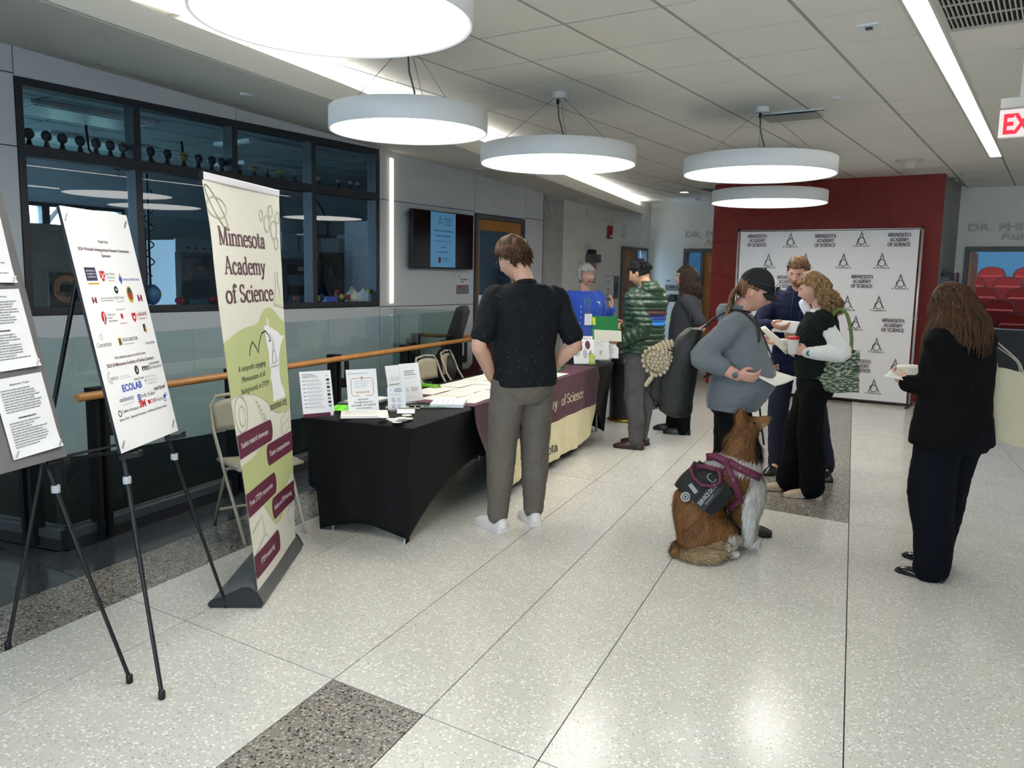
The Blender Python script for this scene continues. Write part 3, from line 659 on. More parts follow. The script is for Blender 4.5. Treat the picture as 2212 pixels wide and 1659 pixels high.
sill('plastic_tray', 'blue plastic tray on the sill in the last bay', 'tray', 6.36, lambda t: BX('tray', (-.04, .04, -.08, .08, 0, .055), mat('blue plastic', '1c3f9a', .4), t))
sill('plastic_toy', 'red tube model beside the blue tray', 'toy', 6.46, lambda t: (MB().tube([(0,0,0),(0,0,.12),(0,.03,.12)], .018, 10).build('tube', mat('red plastic', 'a02030', .4), t, smooth=True)))
sill('plastic_toy', 'red and yellow spheres beside the white paper bag', 'toy', 6.60, toys(['a02830', 'b8a030', 'a89030'], 4, 6, .06))
def f_bag(t):
    b = MB(); b.lathe([(.07,0),(.075,.04),(.06,.09),(.03,.13),(.012,.15),(.02,.165)], 10); b.v = [(x+random.uniform(-.01,.01), y+random.uniform(-.01,.01), max(0, z)) for x, y, z in b.v]; b.build('bag', mat('pale plastic bag', 'b3b6a8', .5), t, smooth=True)
sill('plastic_bag', 'crumpled pale plastic bag on the window sill', 'bag', 6.70, f_bag); 
def f_bag2(t):
    b = MB(); b.box(-.03, .03, -.06, .06, 0, .10); b.add([(0,-.05,.10),(0,0,.15),(0,.05,.10)], [(0,1,2)]); b.build('bag', mat('white paper bag', 'bcc3cc', .6), t)
sill('paper_bag', 'white paper bag near the window corner', 'bag', 6.87, f_bag2)
sill('plastic_toy', 'single lime green ball on thin stem at window corner', 'toy', 6.96, lambda t: (MB().sphere((0,0,.11), .025, 12, 8).build('ball', mat('lime plastic', 'a4b428', .4), t, smooth=True), MB().tube([(0,0,0),(0,0,.09)], .004, 6).build('stem', M_stand, t)))

# ================================================================ auditorium beyond the right-hand door
M_blue = mat('blue auditorium wall', '5f93b5', .8); 
struct(BX('floor_auditorium', (-7.2, 4.4, 14.45, 24, -.3, -.01), mat('aud carpet', '2a2c32', .9)))
struct(BX('wall_aud_back', (-7.2, 4.4, 22.5, 22.7, -.1, 5.2), M_blue)); struct(BX('wall_aud_left', (-7.35, -7.2, 14.9, 22.5, -.1, 5.2), M_blue)); struct(BX('wall_aud_right', (4.35, 4.5, 14.3, 22.5, -.1, 5.2), M_blue))
struct(BX('ceiling_auditorium', (-7.2, 4.4, 14.45, 22.7, 5.0, 5.2), mat('aud ceiling', '4c5864', .9)))
struct(BX('wall_aud_front', (-7.2, 4.4, 14.45, 14.5, 3.4, 5.2), M_blue)); struct(BX('wall_aud_block', (-4.56, -1.41, 14.45, 14.5, -.1, 3.5), M_grey))
al = bpy.data.lights.new('auditorium_downlight', 'AREA'); al.shape = 'RECTANGLE'; al.size = 6; al.size_y = 3; al.energy = 260; al.color = (.72, .86, 1.0)
ao = bpy.data.objects.new('auditorium_downlight', al); COL.objects.link(ao); ao.location = (-1, 18.5, 4.95)
M_seat = mat('red seat fabric', '92201a', .8, var=.06, vscale=20, sheen=.2); M_seatsh = mat('seat shell', '2c2a2e', .5)
for r_ in range(6):
    yy = 15.9+r_*.92; zz = .12+.22*r_
    st = struct(BX('floor_auditorium_step', (-4, 4.3, yy-.45, 22.5, -.05+.22*r_-.22, .22*r_), mat('aud carpet', '2a2c32', .9)))
    if r_ >= 1:
        for k in range(4):
            x = -1.62+k*.66+(r_ % 2)*.3
            t = thing('auditorium_seat', f'red folding auditorium seat, {words[r_-1]} row up, {words[k]} from the door edge', 'seat', (x, yy, .22*r_), R(180), 'red auditorium seats')
            b = MB(); prof = [(-.24,.42),(-.26,.55),(-.25,.74),(-.2,.84),(-.1,.885),(0,.895),(.1,.885),(.2,.84),(.25,.74),(.26,.55),(.24,.42)]
            b.prism(prof, -.03, .03, Matrix.Translation((0,-.18,0)) @ Matrix.Rotation(R(90), 4, 'X') ); b.build('backrest', M_seat, t, smooth=True, sharp=40)
            b = MB(); b.prism([(p[0]*1.06, p[1]*1.02-.005) for p in prof], .0, .02, Matrix.Translation((0,-.23,0)) @ Matrix.Rotation(R(90), 4, 'X')); b.build('back_shell', M_seatsh, t)
            BX('seat_pad', (-.23, .23, -.14, -.04, .40, .72), M_seat, t, bevel=.03)
            for s in (-1, 1): BX('armrest', (s*.29-.03, s*.29+.03, -.2, .12, .60, .64), M_seatsh, t, bevel=.01)
            BX('pedestal', (-.05, .05, -.2, -.1, 0, .45), M_seatsh, t)
t = thing('desk_row', 'black panelled desk row in front of the red seats', 'desk', (.2, 15.75, 0))
BX('desktop', (-1.8, 1.8, -.2, .25, .86, .89), M_seatsh, t)
for k in range(5): BX('modesty_panel', (-1.78+k*.72, -1.10+k*.72, -.18, -.16, .12, .86), M_seatsh, t)
# ================================================================ serif lettering (drawn strokes with thick stems, thin hairlines and serifs)
_T, _H = .092, .034
def _arc(cx, cy, rx, ry, a0, a1, n=14): return [(cx+rx*math.cos(R(a0+(a1-a0)*k/n)), cy+ry*math.sin(R(a0+(a1-a0)*k/n))) for k in range(n+1)]
def _stem(x, y0, y1, b=1, t=1, w=_T):                  # b/t: 0 none, 1 both sides, 2 left only
    r = [('r', x-w/2, x+w/2, y0, y1)]
    if b: r.append(('r', x-w/2-.055, x+w/2+(.055 if b == 1 else 0), y0, y0+_H))
    if t: r.append(('r', x-w/2-.055, x+w/2+(.055 if t == 1 else 0), y1-_H, y1))
    return r
_X = .48
GLY = {
 'M': (_stem(.12,0,.73,1,2,.045)+_stem(.68,0,.73,1,1)+[('l',[(.12,.73),(.39,.02)],_T),('l',[(.39,.02),(.66,.73)],.04)], .86),
 'N': (_stem(.12,0,.73,1,2,.045)+_stem(.58,0,.73,0,1,.045)+[('l',[(.11,.73),(.58,0)],_T)], .74),
 'I': (_stem(.14,0,.73), .29), 'E': (_stem(.14,0,.73)+[('r',.14,.5,0,_H),('r',.14,.5,.73-_H,.73),('r',.14,.42,.36,.36+_H),('r',.475,.5,0,.15),('r',.475,.5,.58,.73),('r',.40,.42,.29,.47)], .57),
 'F': (_stem(.14,0,.73)+[('r',.14,.5,.73-_H,.73),('r',.14,.42,.36,.36+_H),('r',.475,.5,.58,.73),('r',.40,.42,.29,.47)], .54),
 'S': ([('c',_arc(.28,.545,.17,.165,20,250)+[(.28,.37)]+_arc(.28,.19,.185,.175,75,-160)[2:]),('r',.42,.445,.56,.72),('r',.075,.10,.02,.18)], .55),
 'O': ([('c',_arc(.36,.365,.29,.35,0,360,28))], .72), 'C': ([('c',_arc(.37,.365,.29,.35,35,325,24)),('r',.58,.605,.52,.72)], .68),
 'T': (_stem(.3,0,.73,1,0)+[('r',.03,.57,.73-_H,.73),('r',.03,.055,.58,.73),('r',.545,.57,.58,.73)], .6),
 'A': ([('l',[(.11,.0),(.36,.73)],.04),('l',[(.35,.73),(.60,0)],_T),('r',.2,.5,.24,.24+_H),('r',.03,.2,0,_H),('r',.5,.70,0,_H)], .71),
 'D': (_stem(.14,0,.73,2,2)+[('c',[(.14,.715)]+_arc(.3,.365,.30,.35,90,-90,16)+[(.14,.015)])], .7),
 'Y': (_stem(.34,0,.34,1,0)+[('l',[(.08,.73),(.34,.33)],_T),('l',[(.34,.33),(.58,.73)],.04),('r',.0,.17,.73-_H,.73),('r',.5,.67,.73-_H,.73)], .66),
 'i': (_stem(.12,0,_X,1,2)+[('e',.12,.64,.052)], .25),
 'n': (_stem(.12,0,_X,1,2)+_stem(.44,0,.34,1,0)+[('c',[(.12,.36)]+_arc(.29,.33,.15,.145,150,0,12))], .56),
 'm': (_stem(.12,0,_X,1,2)+_stem(.42,0,.34,1,0)+_stem(.72,0,.34,1,0)+[('c',[(.12,.36)]+_arc(.28,.33,.14,.145,150,0,12)),('c',[(.42,.36)]+_arc(.58,.33,.14,.145,150,0,12))], .84),
 'r': (_stem(.12,0,_X,1,2)+[('c',[(.12,.34),(.19,.43),(.27,.465)]),('e',.30,.43,.048)], .38),
 'e': ([('c',_arc(.25,.235,.19,.235,5,320,22)),('r',.07,.43,.25,.25+_H)], .48),
 's': ([('c',_arc(.19,.36,.115,.11,25,240)+[(.19,.245)]+_arc(.19,.12,.13,.115,70,-155)[2:]),('r',.28,.30,.36,.47),('r',.055,.075,.01,.12)], .38),
 'o': ([('c',_arc(.26,.235,.205,.235,0,360,24))], .52), 'c': ([('c',_arc(.25,.235,.19,.235,50,315,20)),('e',.37,.38,.045)], .46),
 't': (_stem(.15,.08,.62,0,0)+[('c',[(.15,.09),(.19,.02),(.25,.015),(.31,.06)]),('r',.04,.29,.44,.475)], .34),
 'a': (_stem(.34,.06,.34,0,0)+[('c',_arc(.22,.34,.12,.13,170,0,12)),('c',[(.34,.27),(.2,.24)]+_arc(.17,.125,.11,.115,110,300,10)+[(.33,.09)]),('c',[(.34,.08),(.38,.015),(.44,.03)]),('e',.11,.36,.042)], .47),
 'd': (_stem(.42,0,.73,0,2)+[('c',_arc(.25,.235,.18,.235,60,310,18)),('r',.42,.52,0,_H)], .56),
 'y': ([('l',[(.08,_X),(.27,.02)],_T),('c',[(.43,_X),(.24,-.04),(.18,-.17),(.11,-.19)]),('e',.09,-.16,.045),('r',.0,.17,_X-_H,_X),('r',.35,.51,_X-_H,_X)], .5),
 'f': (_stem(.15,0,.56,1,0)+[('c',_arc(.26,.58,.11,.15,180,40,10)),('e',.34,.66,.045),('r',.03,.30,.445,.48)], .33),
 'g': ([('c',_arc(.22,.32,.14,.15,0,360,18)),('c',[(.14,.19),(.09,.12),(.14,.06),(.3,.04),(.38,-.05),(.30,-.17),(.16,-.19),(.06,-.13),(.09,-.02),(.15,.05)]),('r',.34,.45,.43,.47)], .47),
 '.': ([('e',.1,.045,.05)], .22), ' ': ([], .24) }
_SG = {}
def serif_geo(t, e=.012):
    if (t, e) in _SG: return _SG[(t, e)]
    vs, fs, x = [], [], 0.0
    def addp(p): b = len(vs); vs.extend(p); fs.append(tuple(range(b, b+len(p))))
    for ch in t:
        st, adv = GLY.get(ch, GLY['o'])
        for s in st:
            if s[0] == 'r': addp([(x+s[1]-e,s[3]-e*.5),(x+s[2]+e,s[3]-e*.5),(x+s[2]+e,s[4]+e*.5),(x+s[1]-e,s[4]+e*.5)])
            elif s[0] == 'e': addp([(x+s[1]+(s[3]+e)*math.cos(k*math.pi/6), s[2]+(s[3]+e)*math.sin(k*math.pi/6)) for k in range(12)])
            else:
                pts = s[1]; L = []
                for i, p in enumerate(pts):
                    a, b = pts[max(i-1,0)], pts[min(i+1,len(pts)-1)]; dx, dy = b[0]-a[0], b[1]-a[1]; l = math.hypot(dx,dy) or 1
                    w = (s[2] if s[0] == 'l' else _H+(_T-_H)*(abs(dy)/l)**1.3)+2*e
                    if s[0] == 'l': L.append(((x+p[0]-w/2,p[1]),(x+p[0]+w/2,p[1])))
                    else: L.append(((x+p[0]-dy/l*w/2,p[1]+dx/l*w/2),(x+p[0]+dy/l*w/2,p[1]-dx/l*w/2)))
                for (a, b), (c, d) in zip(L, L[1:]): addp([a, b, d, c])
        x += adv
    _SG[(t, e)] = (vs, fs, 0.03, x-.03); return _SG[(t, e)]
INK = mat('ink black', '1c1a1c', .7); INKg = mat('ink grey', '8b8b90', .7); INKlg = mat('ink light grey', 'b9b9bd', .7)
MAROON = mat('print maroon', '5c1434', .65); MARt = mat('print maroon text', '4e2430', .65); PAPER = mat('paper white', 'e9e9ec', .6); PCREAM = mat('paper cream', 'e6e2d6', .65)
SAGE = mat('print sage', 'b4bb84', .65); PBLUE = mat('print blue', '2450b0', .6); PRED = mat('print red', 'c02028', .6); PGREEN = mat('print green', '5a9a30', .6); PGOLD = mat('print gold', 'c8a030', .6); PNAVY = mat('print navy', '20254a', .6); PDGREEN = mat('print dark green', '2e4a30', .6)
def mas_logo(P, m, x, y, s, z=1):                      # triangle of two arcs, a circle and a base bar
    w = s*.045
    P.line(m, [(x-s*.36,y+s*.1),(x-s*.30,y+s*.12),(x-s*.12,y+s*.55),(x-s*.02,y+s*.92)], w, z); P.line(m, [(x+s*.02,y+s*.92),(x+s*.12,y+s*.55),(x+s*.36,y+s*.1)], w, z)
    P.ring(m, x, y+s*.34, s*.22, w*.8, s*.24, z); P.ring(m, x-s*.04, y+s*.36, s*.20, w*.5, s*.22, z, a0=80, a1=280)
    P.rect(m, x-s*.36, y-s*.02, s*.72, s*.035, z); P.ell(m, x, y+s*.98, s*.035, None, z); P.ell(m, x-s*.47, y, s*.04, None, z); P.ell(m, x+s*.47, y, s*.04, None, z)
# ================================================================ glass guard with oak handrail
grd = thing('glass_guardrail', 'glass guardrail with black posts and oak handrail around the stair opening', 'railing', (0, 0, 0))
def run(a, b, posts, glass_splits, kick=True):
    a, b = Vector(a), Vector(b); d = (b-a).normalized(); nrm = Vector((d.y, -d.x, 0))
    MB().bar(a+Vector((0,0,.06)), b+Vector((0,0,.06)), .09, .12).build('kerb', mat('dark kerb', '26272a', .35), grd)
    MB().bar(a+nrm*.047+Vector((0,0,.095)), b+nrm*.047+Vector((0,0,.095)), .008, .05).build('kerb_trim', mat('kerb steel', '5d6064', .35, metal=.6), grd)
    L = (b-a).length; sp = [0]+list(glass_splits)+[L]
    for s0, s1 in zip(sp, sp[1:]):
        MB().bar(a+d*(s0+.006)+Vector((0,0,.66)), a+d*(s1-.006)+Vector((0,0,.66)), .013, 1.08).build('glass_panel', M_glass, grd)
    for s in posts:
        p = a+d*s
        o = MB()
        for k in (-1, 1): o.bar(p+d*(k*.032)+nrm*.045+Vector((0,0,.02)), p+d*(k*.032)+nrm*.045+Vector((0,0,.90)), .028, .075, up=nrm)
        o.box(-.05, .05, -.04, .04, .88, .91, Matrix.Translation(p+nrm*.045) @ Matrix.Rotation(math.atan2(d.y, d.x), 4, 'Z'))
        po = o.build('post', M_black, grd)
        q = p+d*.12+nrm*.09; o = MB(); o.bar(p+d*.04+nrm*.06+Vector((0,0,.66)), q+Vector((0,0,.66)), .02, .08); o.bar(q+Vector((0,0,.63)), q+Vector((0,0,.845)), .014, .05, up=d); o.build('bracket', M_black, po)
A, B = WELL_A+Vector((.0,.03,0)), WELL_B; D_, E_ = WELL_D, WELL_E
run(A, B, [.20, 1.35, 2.60, 3.83, 5.02], [.0+1.02, 2.58, 3.78]); run(D_, A, [.25, 1.75], [.95]); run(B, E_, [.15, .6], [])
d = (B-A).normalized(); nr = Vector((d.y, -d.x, 0)); hz = Vector((0,0,.875))
rb0, rb1 = A+nr*.10+d*.02+hz, B+nr*.10+d*.36+hz; dE = (E_-B).normalized(); rb2 = rb1+dE*1.0
MB().tube([rb0, rb0+d*.02, rb1-d*.05, rb1-d*.015, rb1+dE*.015, rb1+dE*.05, rb2], [.02]+[.024]*5+[.022], 14).build('handrail', M_rail, grd, smooth=True, sharp=50)

# ================================================================ easels with boards
M_easel = mat('black easel tube', '1b1a1b', .4, metal=.3); M_clip = mat('grey clip', 'a9adb3', .4)
def easel(name, label, A, B, t, L, feet, rear, th, board_m, edge_m, blabel, bname, cat, right_only=False):
    A, B = Vector(A), Vector(B); u = (B-A).normalized(); nh = Vector((u.y, -u.x, 0)); e = (Vector((0,0,1))-nh*t).normalized(); nz = u.cross(e)
    w = (B-A).length; mid = (A+B)/2
    es = thing(name, label, 'easel', (mid.x, mid.y, 0)); off = Vector((-mid.x, -mid.y, 0))
    apex = mid+e*(L*.96)-nz*(th+.03)
    for f, c in zip(feet, (A, B)):
        f = Vector(f); kn = c+(mid-c)*.22-nz*(th+.014)-e*.02
        lg = MB().tube([apex+off, kn+(apex-kn)*.15+off], .010, 8).tube([kn+(apex-kn)*.16+off, kn+off], .011, 8).tube([kn+off, f+(kn-f)*.5+off], .0095, 8).tube([f+(kn-f)*.51+off, f+Vector((0,0,.02))+off], .008, 8).build('leg', M_easel, es, smooth=True, sharp=60)
        MB().lathe([(.010,0),(.013,.004),(.013,.03),(.009,.036)], 12, Matrix.Translation(f+off)).build('rubber_foot', M_black, lg, smooth=True)
        MB().lathe([(.015,-.014),(.016,0),(.015,.014)], 12, Matrix.Translation(kn+(f-kn)*.1+off)).build('collar_clip', M_clip, lg)
        MB().bar(kn+off-nz*.01, kn+nz*(th*2+.05)+off, .03, .018).bar(kn+nz*(th*2+.044)+off, kn+nz*(th*2+.050)+e*.014+off, .03, .008).build('ledge_peg', M_black, lg)
    r = Vector(rear); q = apex
    lg = MB().tube([q+off, r+(q-r)*.5+off], .010, 8).tube([r+(q-r)*.51+off, r+Vector((0,0,.02))+off], .0085, 8).build('leg', M_easel, es, smooth=True, sharp=60)
    MB().lathe([(.010,0),(.013,.004),(.013,.03),(.009,.036)], 12, Matrix.Translation(r+off)).build('rubber_foot', M_black, lg, smooth=True)
    hub = r+(q-r)*.45
    for c, f in zip((A, B), feet):
        kn = c+(mid-c)*.22-nz*th; MB().tube([hub+off, kn+off], .006, 8).build('brace', M_easel, es)
    M = frame(A, u, e)
    bd = thing(bname, blabel, cat, M=M)
    b = MB(); b.box(0, w, 0, L, -th, 0); o = b.build('board', [edge_m, board_m], bd); 
    for p in o.data.polygons: p.material_index = 1 if p.normal.z > .9 else 0
    return bd, w, L
A2, B2 = G(262, 980, .88), G(385, 930, .88); 
POST, pw, pl = easel('display_easel', 'black tripod easel holding the white sponsor poster', A2, B2, .21, .955, (G(350,1510), G(488,1312)), G(18,1402), .012, PAPER, M_black, 'white sponsor poster with rows of coloured logos on an easel', 'sponsor_poster', 'poster')
# sponsor poster print (fractions of width / height)
P = Print(); W_, H_ = pw, pl
def TX(m, s, fx, fy, h, width=None, bold=0.0, serif=False, align='c'): P.text(m, s, fx*W_, (1-fy)*H_, h*1.25, align, None if width is None else width*W_, bold, serif=serif)
TX(MARt, 'Thank You!', .5, .155, .011, .16, .01); TX(MARt, '2024 Winchell Undergraduate Research Symposium', .5, .195, .012, .84, .012); TX(MARt, 'Sponsors', .5, .222, .011, .15, .012)
P.rect(PNAVY, .10*W_, (1-.335)*H_, .17*W_, .062*H_); P.rect(PGOLD, .11*W_, (1-.352)*H_, .17*W_, .008*H_)
for k, s in enumerate(('MINNESOTA', 'ACADEMY OF', 'SCIENCE')): P.text(PAPER, s, .185*W_, (1-.292-.014*k)*H_, .006, 'c', .13*W_, .01, z=3)
def shield(m, x, y, s, z=1): P.poly(m, [(x-s*.4,y+s*.5),(x+s*.4,y+s*.5),(x+s*.4,y),(x+s*.25,y-s*.3),(x,y-s*.5),(x-s*.25,y-s*.3),(x-s*.4,y)], z)
shield(PRED, .36*W_, (1-.315)*H_, .05); P.line(PAPER, [(.33*W_,(1-.33)*H_),(.39*W_,(1-.30)*H_)], .004, 3); P.line(PAPER, [(.33*W_,(1-.30)*H_),(.39*W_,(1-.33)*H_)], .004, 3)
TX(INKg, "Saint Mary's", .49, .308, .010, .17); TX(INKg, 'University', .49, .325, .010, .14); TX(PRED, 'of Minnesota', .49, .338, .005, .1)
P.poly(PBLUE, [(.62*W_,(1-.33)*H_),(.65*W_,(1-.30)*H_),(.68*W_,(1-.33)*H_),(.65*W_,(1-.355)*H_)]); P.poly(PGOLD, [(.635*W_,(1-.315)*H_),(.65*W_,(1-.295)*H_),(.665*W_,(1-.315)*H_)], 3); TX(PBLUE, 'American Chemical Society', .84, .335, .011, .30)
def bigM(x, y, s): 
    m = mat('print dark maroon', '7a1a2c', .6); P.rect(m, x-s*.5, y-s*.4, s*.3, s*.8); P.rect(m, x+s*.2, y-s*.4, s*.3, s*.8); P.line(m, [(x-s*.4,y+s*.4),(x,y-s*.2),(x+s*.4,y+s*.4)], s*.22)
bigM(.14*W_, (1-.425)*H_, .034); P.lines(INKg, .24*W_, (1-.42)*H_, .24*W_, 2, .011, .004, seed=1)
P.ell(INK, .53*W_, (1-.38)*H_, .016, .018); P.rect(PAPER, .515*W_, (1-.383)*H_, .012, .008, 3); TX(INKg, 'BETHEL', .56, .425, .011, .16); TX(INKg, 'UNIVERSITY', .56, .44, .005, .14)
P.ell(PGOLD, .755*W_, (1-.405)*H_, .026, .040); P.ell(PDGREEN, .755*W_, (1-.40)*H_, .019, .030, 2); P.ell(PRED, .755*W_, (1-.41)*H_, .012, .016, 3)
bigM(.92*W_, (1-.425)*H_, .040)
P.ell(PRED, .22*W_, (1-.505)*H_, .018, .026); P.poly(PRED, [(.18*W_,(1-.51)*H_),(.26*W_,(1-.51)*H_),(.22*W_,(1-.545)*H_)]); P.line(PAPER, [(.215*W_,(1-.53)*H_),(.225*W_,(1-.49)*H_)], .006, 3); TX(INK, 'American', .345, .50, .007, .13); TX(INK, 'Heart', .315, .515, .007, .08); TX(INK, 'Association.', .355, .53, .007, .15)
TX(INKg, 'Saint Benedict', .52, .478, .007, .16); shield(PRED, .52*W_, (1-.51)*H_, .026); TX(PRED, "Saint John's", .52, .545, .006, .12)
shield(PRED, .73*W_, (1-.52)*H_, .045); P.rect(PAPER, .715*W_, (1-.525)*H_, .014, .012, 3); TX(mat('print crimson', 'a03048', .6), 'HAMLINE', .88, .515, .015, .2, 0, True) ; TX(mat('print crimson', 'a03048', .6), 'UNIVERSITY', .88, .532, .006, .17)
P.ring(INKlg, .10*W_, (1-.595)*H_, .013, .003); P.ring(INKlg, .10*W_, (1-.595)*H_, .007, .002); TX(INKg, 'Carleton', .12, .64, .016, .23, serif=True)
P.rect(PGOLD, .36*W_, (1-.645)*H_, .026, .034); P.text(INK, 'R', .36*W_+.013, (1-.643)*H_, .028, 'c', .02, .02, z=3); TX(INK, 'ROCHESTER', .57, .63, .013, .26); P.lines(INKg, .44*W_, (1-.645)*H_, .25*W_, 1, .01, .003)
P.rect(INK, .85*W_, (1-.595)*H_, .022, .036); P.rect(PGOLD, .875*W_, (1-.60)*H_, .012, .03, 3); TX(INKg, 'Concordia', .90, .66, .012, .18, serif=True)
TX(MARt, 'With additional support provided by these', .5, .705, .010, .55, .006); TX(MARt, '2023-24 Minnesota Academy of Science Sponsors', .49, .738, .013, .83, .012)
for k in range(16):
    a = R(100+k*12); P.line(INKlg, [(.10*W_+.018*math.cos(a),(1-.785)*H_+.018*math.sin(a)),(.10*W_+.03*math.cos(a),(1-.785)*H_+.03*math.sin(a))], .003)
TX(INKg, 'MNYA', .15, .80, .014, .13); P.lines(INKlg, .24*W_, (1-.79)*H_, .22*W_, 2, .010, .003)
P.ell(INK, .545*W_, (1-.775)*H_, .017, .022); P.poly(PAPER, [(.535*W_,(1-.785)*H_),(.545*W_,(1-.76)*H_),(.555*W_,(1-.785)*H_)], 3); TX(INK, 'AmeriCorps', .55, .822, .010, .18)
TX(PNAVY, 'm', .69, .785, .024, .09, .03); TX(PGREEN, 'n', .765, .785, .024, .05, .03); TX(PNAVY, 'DEPARTMENT', .895, .765, .010, .2); TX(PNAVY, 'OF EDUCATION', .905, .785, .010, .21)
TX(PBLUE, 'ECOLAB', .40, .862, .026, .34, .03); TX(INKlg, 'SAINT PAUL', .76, .825, .009, .2); TX(INKlg, '& MINNESOTA', .76, .842, .009, .22); TX(INKlg, 'FOUNDATION', .76, .858, .008, .18); P.rect(PGOLD, .64*W_, (1-.842)*H_, .012, .012)
TX(mat('print slate', '5a6c98', .6), 'Hardenbergh', .26, .905, .016, .24, serif=True); TX(INKlg, 'FOUNDATION', .27, .925, .006, .18)
for k in range(4): P.ell(PBLUE, .475*W_, (1-.895-.010*k)*H_, .016, .004)
TX(INK, 'H.B. Fuller', .645, .912, .014, .26); TX(INK, 'verizon', .875, .895, .018, .22, .01); P.line(PRED, [(.965*W_,(1-.885)*H_),(.975*W_,(1-.89)*H_),(.99*W_,(1-.868)*H_)], .004)
P.ring(INK, .10*W_, (1-.955)*H_, .012, .005); TX(INK, 'Collins Aerospace', .28, .957, .012, .28); TX(PRED, '3M', .50, .955, .026, .12, .04)
P.ell(PRED, .625*W_-.004, (1-.938)*H_, .007); P.ell(PRED, .625*W_+.006, (1-.938)*H_, .007); P.poly(PRED, [(.60*W_,(1-.94)*H_),(.655*W_,(1-.94)*H_),(.627*W_,(1-.956)*H_)]); TX(PRED, 'CVS', .70, .95, .015, .11, .02); TX(INKg, 'Health.', .83, .95, .015, .14)
P.ell(PBLUE, .935*W_, (1-.935)*H_, .010, .010); P.ring(PBLUE, .93*W_, (1-.95)*H_, .010, .004); P.lines(PBLUE, .955*W_, (1-.925)*H_, .04*W_, 2, .01, .005)
TX(INK, 'Jahnavi Darji · Beanstalk Foundation · DeMichaelis-Dolbach Family', .5, .99, .010, .86)
# everything above was laid out for the upper part: squeeze to leave the blank foot of the sheet
for m, b in P.l.values(): b.v = [(x*.93+.03*W_, H_-(H_-y)*.885, z) for x, y, z in b.v]
P.build(POST, 'printed_lettering')
for x, y in ((.05, .955), (.93, .955), (.05, .03), (.93, .04)): MB().tube([(x*W_-.01, y*H_-.012, .003), (x*W_+.012, y*H_+.014, .004)], .003, 6).build('corner_tack', M_steel, POST)
# grey board with typed sheets
A1, B1 = G(0, 1025, .88), G(145, 985, .88); u1 = (B1-A1).normalized(); A1 = B1-u1*.62
BRD, bw, bl = easel('display_easel', 'black tripod easel at the far left holding the grey board', A1, B1, .23, 1.0, (A1+Vector((.3,-.25,-.88)), G(280,1475)), A1+Vector((-.55,-.25,-.88)), .02, mat('grey felt board', '6e6c6c', .9, bump=.15, bscale=300), mat('board trim', '3c3a38', .6), 'grey felt board pinned with typed white sheets at left edge', 'notice_board', 'board')
sheets = [(.36, .665, .2159, .2794, 'upper'), (.365, .345, .225, .29, 'middle'), (.375, .035, .225, .285, 'lowest')]
for k, (sx, sy, sw, sh, nm) in enumerate(sheets):
    t = thing('typed_sheet', f'white typed sheet pinned {nm} on the grey board', 'paper', M=BRD.matrix_world @ Matrix.Translation((sx, sy, .004)) @ Matrix.Rotation(R((-1, 1.5, 2)[k]), 4, 'Z'), group='sheets on the grey board')
    def fn(u, v): return (u*sw, v*sh, .0015+.012*(max(0, v-.8)*5)**2*(1-u)*.5+.010*(max(0, .2-v)*5)**2*u)
    MB().grid(fn, 8, 10).build('sheet', PAPER, t, smooth=True)
    P = Print(); P.text(INK, ['Oral Session', '9:00 am - 10:30 am', 'Session Two'][k], sw*.5, sh*.90, .006, 'c', sw*.4, .01, z=9); P.lines(INKg, sw*.1, sh*.84, sw*.8, 9, .0095, .0035, z=9, seed=k); P.lines(INK, sw*.3, sh*.48, sw*.4, 1, .0095, .004, z=9, seed=k+5); P.lines(INKg, sw*.1, sh*.43, sw*.8, 10, .0095, .0035, z=9, seed=k+9, ragged=.5); P.build(t, 'printed_text')
    for cx, cyy in ((sw*.95, sh*.05), (sw*.06, sh*.06)): MB().tube([(cx-.008,cyy-.01,.012),(cx+.006,cyy+.01,.014)], .0025, 6).build('pin', M_steel, t)

# ================================================================ roll-up banner
bA, bB = Vector((-3.079, 2.488, .075)), Vector((-3.549, 3.146, .075)); tA, tB = G(434, 378, 2.012), G(601, 418, 2.012)
ub = (bB-bA).normalized(); nb = Vector((ub.y, -ub.x, 0))
BAN = thing('roll_up_banner', 'tall cream and sage roll-up banner reading Minnesota Academy of Science', 'banner', (bA.x, bA.y, 0)); bo = Vector((-bA.x, -bA.y, 0))
def bsurf(u, v, z=0.0):
    p = bA.lerp(bB, u).lerp(tA.lerp(tB, u), v)+bo; dv = (tA-bA).lerp(tB-bB, u); n = ub.lerp((tB-tA).normalized(), v).cross(dv).normalized()
    pinch = .030*math.exp(-((1-v)/.06)**2*.9)*(0 if v > .985 else 1)
    return p+n*(z+.004*math.sin(u*5+v*9))+ub*((.5-u)*2*0)+ub*(.018*(1-2*u)*math.exp(-((v-.88)/.07)**2))
MB().grid(lambda u, v: bsurf(u, v), 12, 48).grid(lambda u, v: bsurf(u, v, -.0015), 12, 48).build('fabric', mat('banner white', 'd9d6cb', .55), BAN, smooth=True)
top = MB().bar(tA+bo-ub*.0, tB+bo, .018, .036).build('top_rail', mat('top rail', 'd6d3da', .35), BAN, bevel=.004); BX('end_cap', (-.012, .012, -.004, .004, -.02, .02), M_black, BAN, M=Matrix.Translation(tA+bo))
MB().tube([bA.lerp(bB,.5)+bo-nb*.06-Vector((0,0,.05)), tA.lerp(tB,.5)+bo-nb*.03], .010, 8).build('support_pole', M_steel, BAN)
prof = [(-.215,.005),(-.225,.02),(-.21,.036),(-.17,.045),(-.12,.07),(-.07,.095),(-.03,.095),(.0,.075),(.012,.055),(.03,.02),(.022,.004)]
Mc = frame(bA+bo-Vector((0,0,.075))-ub*.02, nb, Vector((0,0,1))); 
